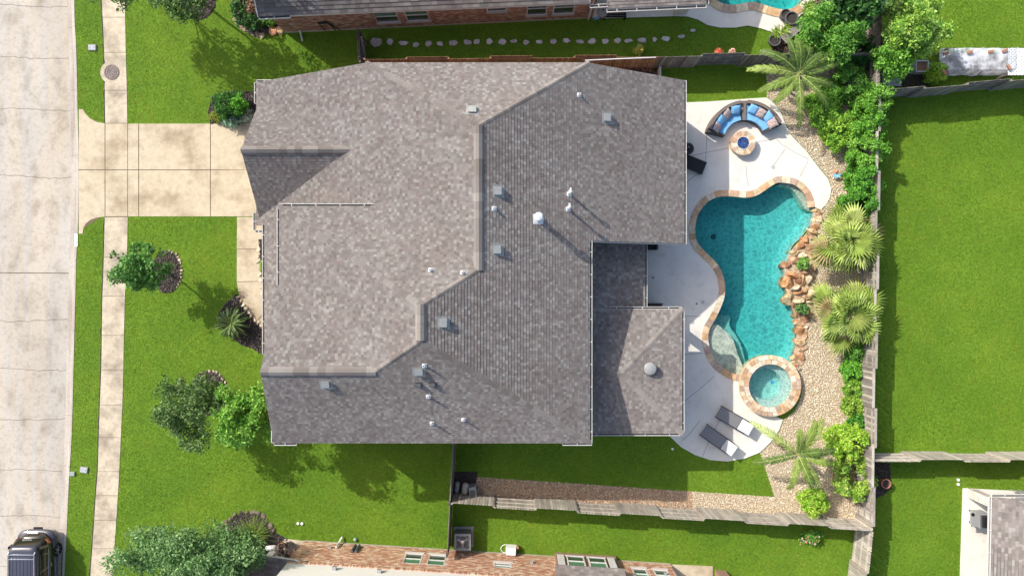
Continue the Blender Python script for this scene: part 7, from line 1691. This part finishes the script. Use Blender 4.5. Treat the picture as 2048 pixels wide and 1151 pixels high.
# planks and box beside the frame
q = G(1784, 152, .9); t = thing('work_table', 'low slate-grey table top against the plank fence, upper right', 'table', (q.x, q.y, 0)); MB().box(q.x-.48, q.x+.48, q.y-.52, q.y+.52, .84, .9).build('top', M['utility_lid'], t)
for sx in (-.42, .42):
    for sy in (-.46, .46): MB().box(q.x+sx-.03, q.x+sx+.03, q.y+sy-.03, q.y+sy+.03, 0, .84).build('leg', M['wood_bench'], t)
q = G(1822, 152, .1); MBq = bed('soil_patch', [(1800, 122), (1862, 122), (1862, 172), (1800, 175)], .012, M['mulch'])
q = G(1845, 132, .5); t = thing('metal_trough', 'pale metal-framed trough beside the plastic frame', 'trough', (q.x, q.y, 0)); mb = MB()
for (x0, x1, y0, y1) in ((-.32, .32, .26, .3), (-.32, .32, -.3, -.26), (-.34, -.3, -.26, .26), (.3, .34, -.26, .26)): mb.box(q.x+x0, q.x+x1, q.y+y0, q.y+y1, 0, .5)
mb.build('frame', M['lead_white'], t); MB().box(q.x-.3, q.x+.3, q.y-.26, q.y+.26, .3, .33).build('tray', M['terracotta'], t)
q = G(1720, 168, .8); t = thing('storage_box', 'pale green plastic box half hidden under shrubs by the fence', 'storage box', (q.x, q.y, 0)); MB().obox((q.x, q.y, .36), X, Y, (0, 0, 1), .62, .75, .7, bev=.05).build('box', M['green_tank'], t); MB().obox((q.x, q.y, .75), X, Y, (0, 0, 1), .68, .8, .06, bev=.08).build('lid', M['green_tank'], t)
# barbecue on the corner terrace
q = G(1957, 1042, .9); t = thing('gas_grill', 'grey gas grill with black lid on the corner terrace', 'grill', (q.x, q.y, .05))
MB().box(q.x+.05, q.x+.65, q.y-.36, q.y+.36, .12, .85).build('cabinet', M['ac_metal'], t); MB().obox((q.x+.38, q.y, .98), X, Y, (0, 0, 1), .5, .62, .24, bev=.2).build('lid', M['black_metal'], t)
MB().box(q.x-.32, q.x+.045, q.y-.3, q.y+.3, .80, .84).build('side_shelf', M['ac_metal'], t); MB().tube([(q.x+.1, q.y-.3, 1.0), (q.x+.1, q.y+.3, 1.0)], .02, 6).build('handle', M['chrome'], t)
for sx in (.1, .6):
    for sy in (-.3, .3): MB().lathe([(.06, 0), (.06, .06), (.001, .065)], (q.x+sx, q.y+sy, .05), 10).build('caster', M['rubber'], t)
MB().lathe([(.09, 0), (.09, .03), (.001, .04)], (q.x-.25, q.y+.34, .83), 14).build('side_burner', M['black_metal'], t)
q = G(2040, 990, .5); t = thing('terrace_chair', 'thin metal chair at the right edge of the corner terrace', 'chair', (q.x, q.y, .05)); MB().box(q.x-.22, q.x+.22, q.y-.22, q.y+.22, .44, .47).build('seat', M['ac_metal'], t)
for sx in (-.2, .2):
    for sy in (-.2, .2): MB().tube([(q.x+sx, q.y+sy, .05), (q.x+sx, q.y+sy, .44)], .015, 6).build('leg', M['ac_metal'], t)
MB().box(q.x-.22, q.x+.22, q.y+.19, q.y+.22, .47, .95).build('backrest', M['ac_metal'], t)
# planter things on the south porch
for i, (px, py) in enumerate([(562, 1092), (577, 1090), (574, 1112)]):
    q = G(px, py, .4); t = thing('porch_pot', ['brown pot at the porch rail, bottom left', 'dark pot hanging at the porch wall, bottom left', 'round basket beside the porch post, bottom left'][i], 'pot', (q.x, q.y, 0), 'pots on the south porch'); MB().lathe([(.1, 0), (.17, .3), (.18, .34), (.15, .34), (.14, .3)], (q.x, q.y, .03), 14).build('pot_body', M['terracotta' if i != 1 else 'planter_grey'], t); MB().lathe([(.14, .28), (.14, .3), (.001, .31)], (q.x, q.y, .03), 12).build('soil', M['mulch'], t)
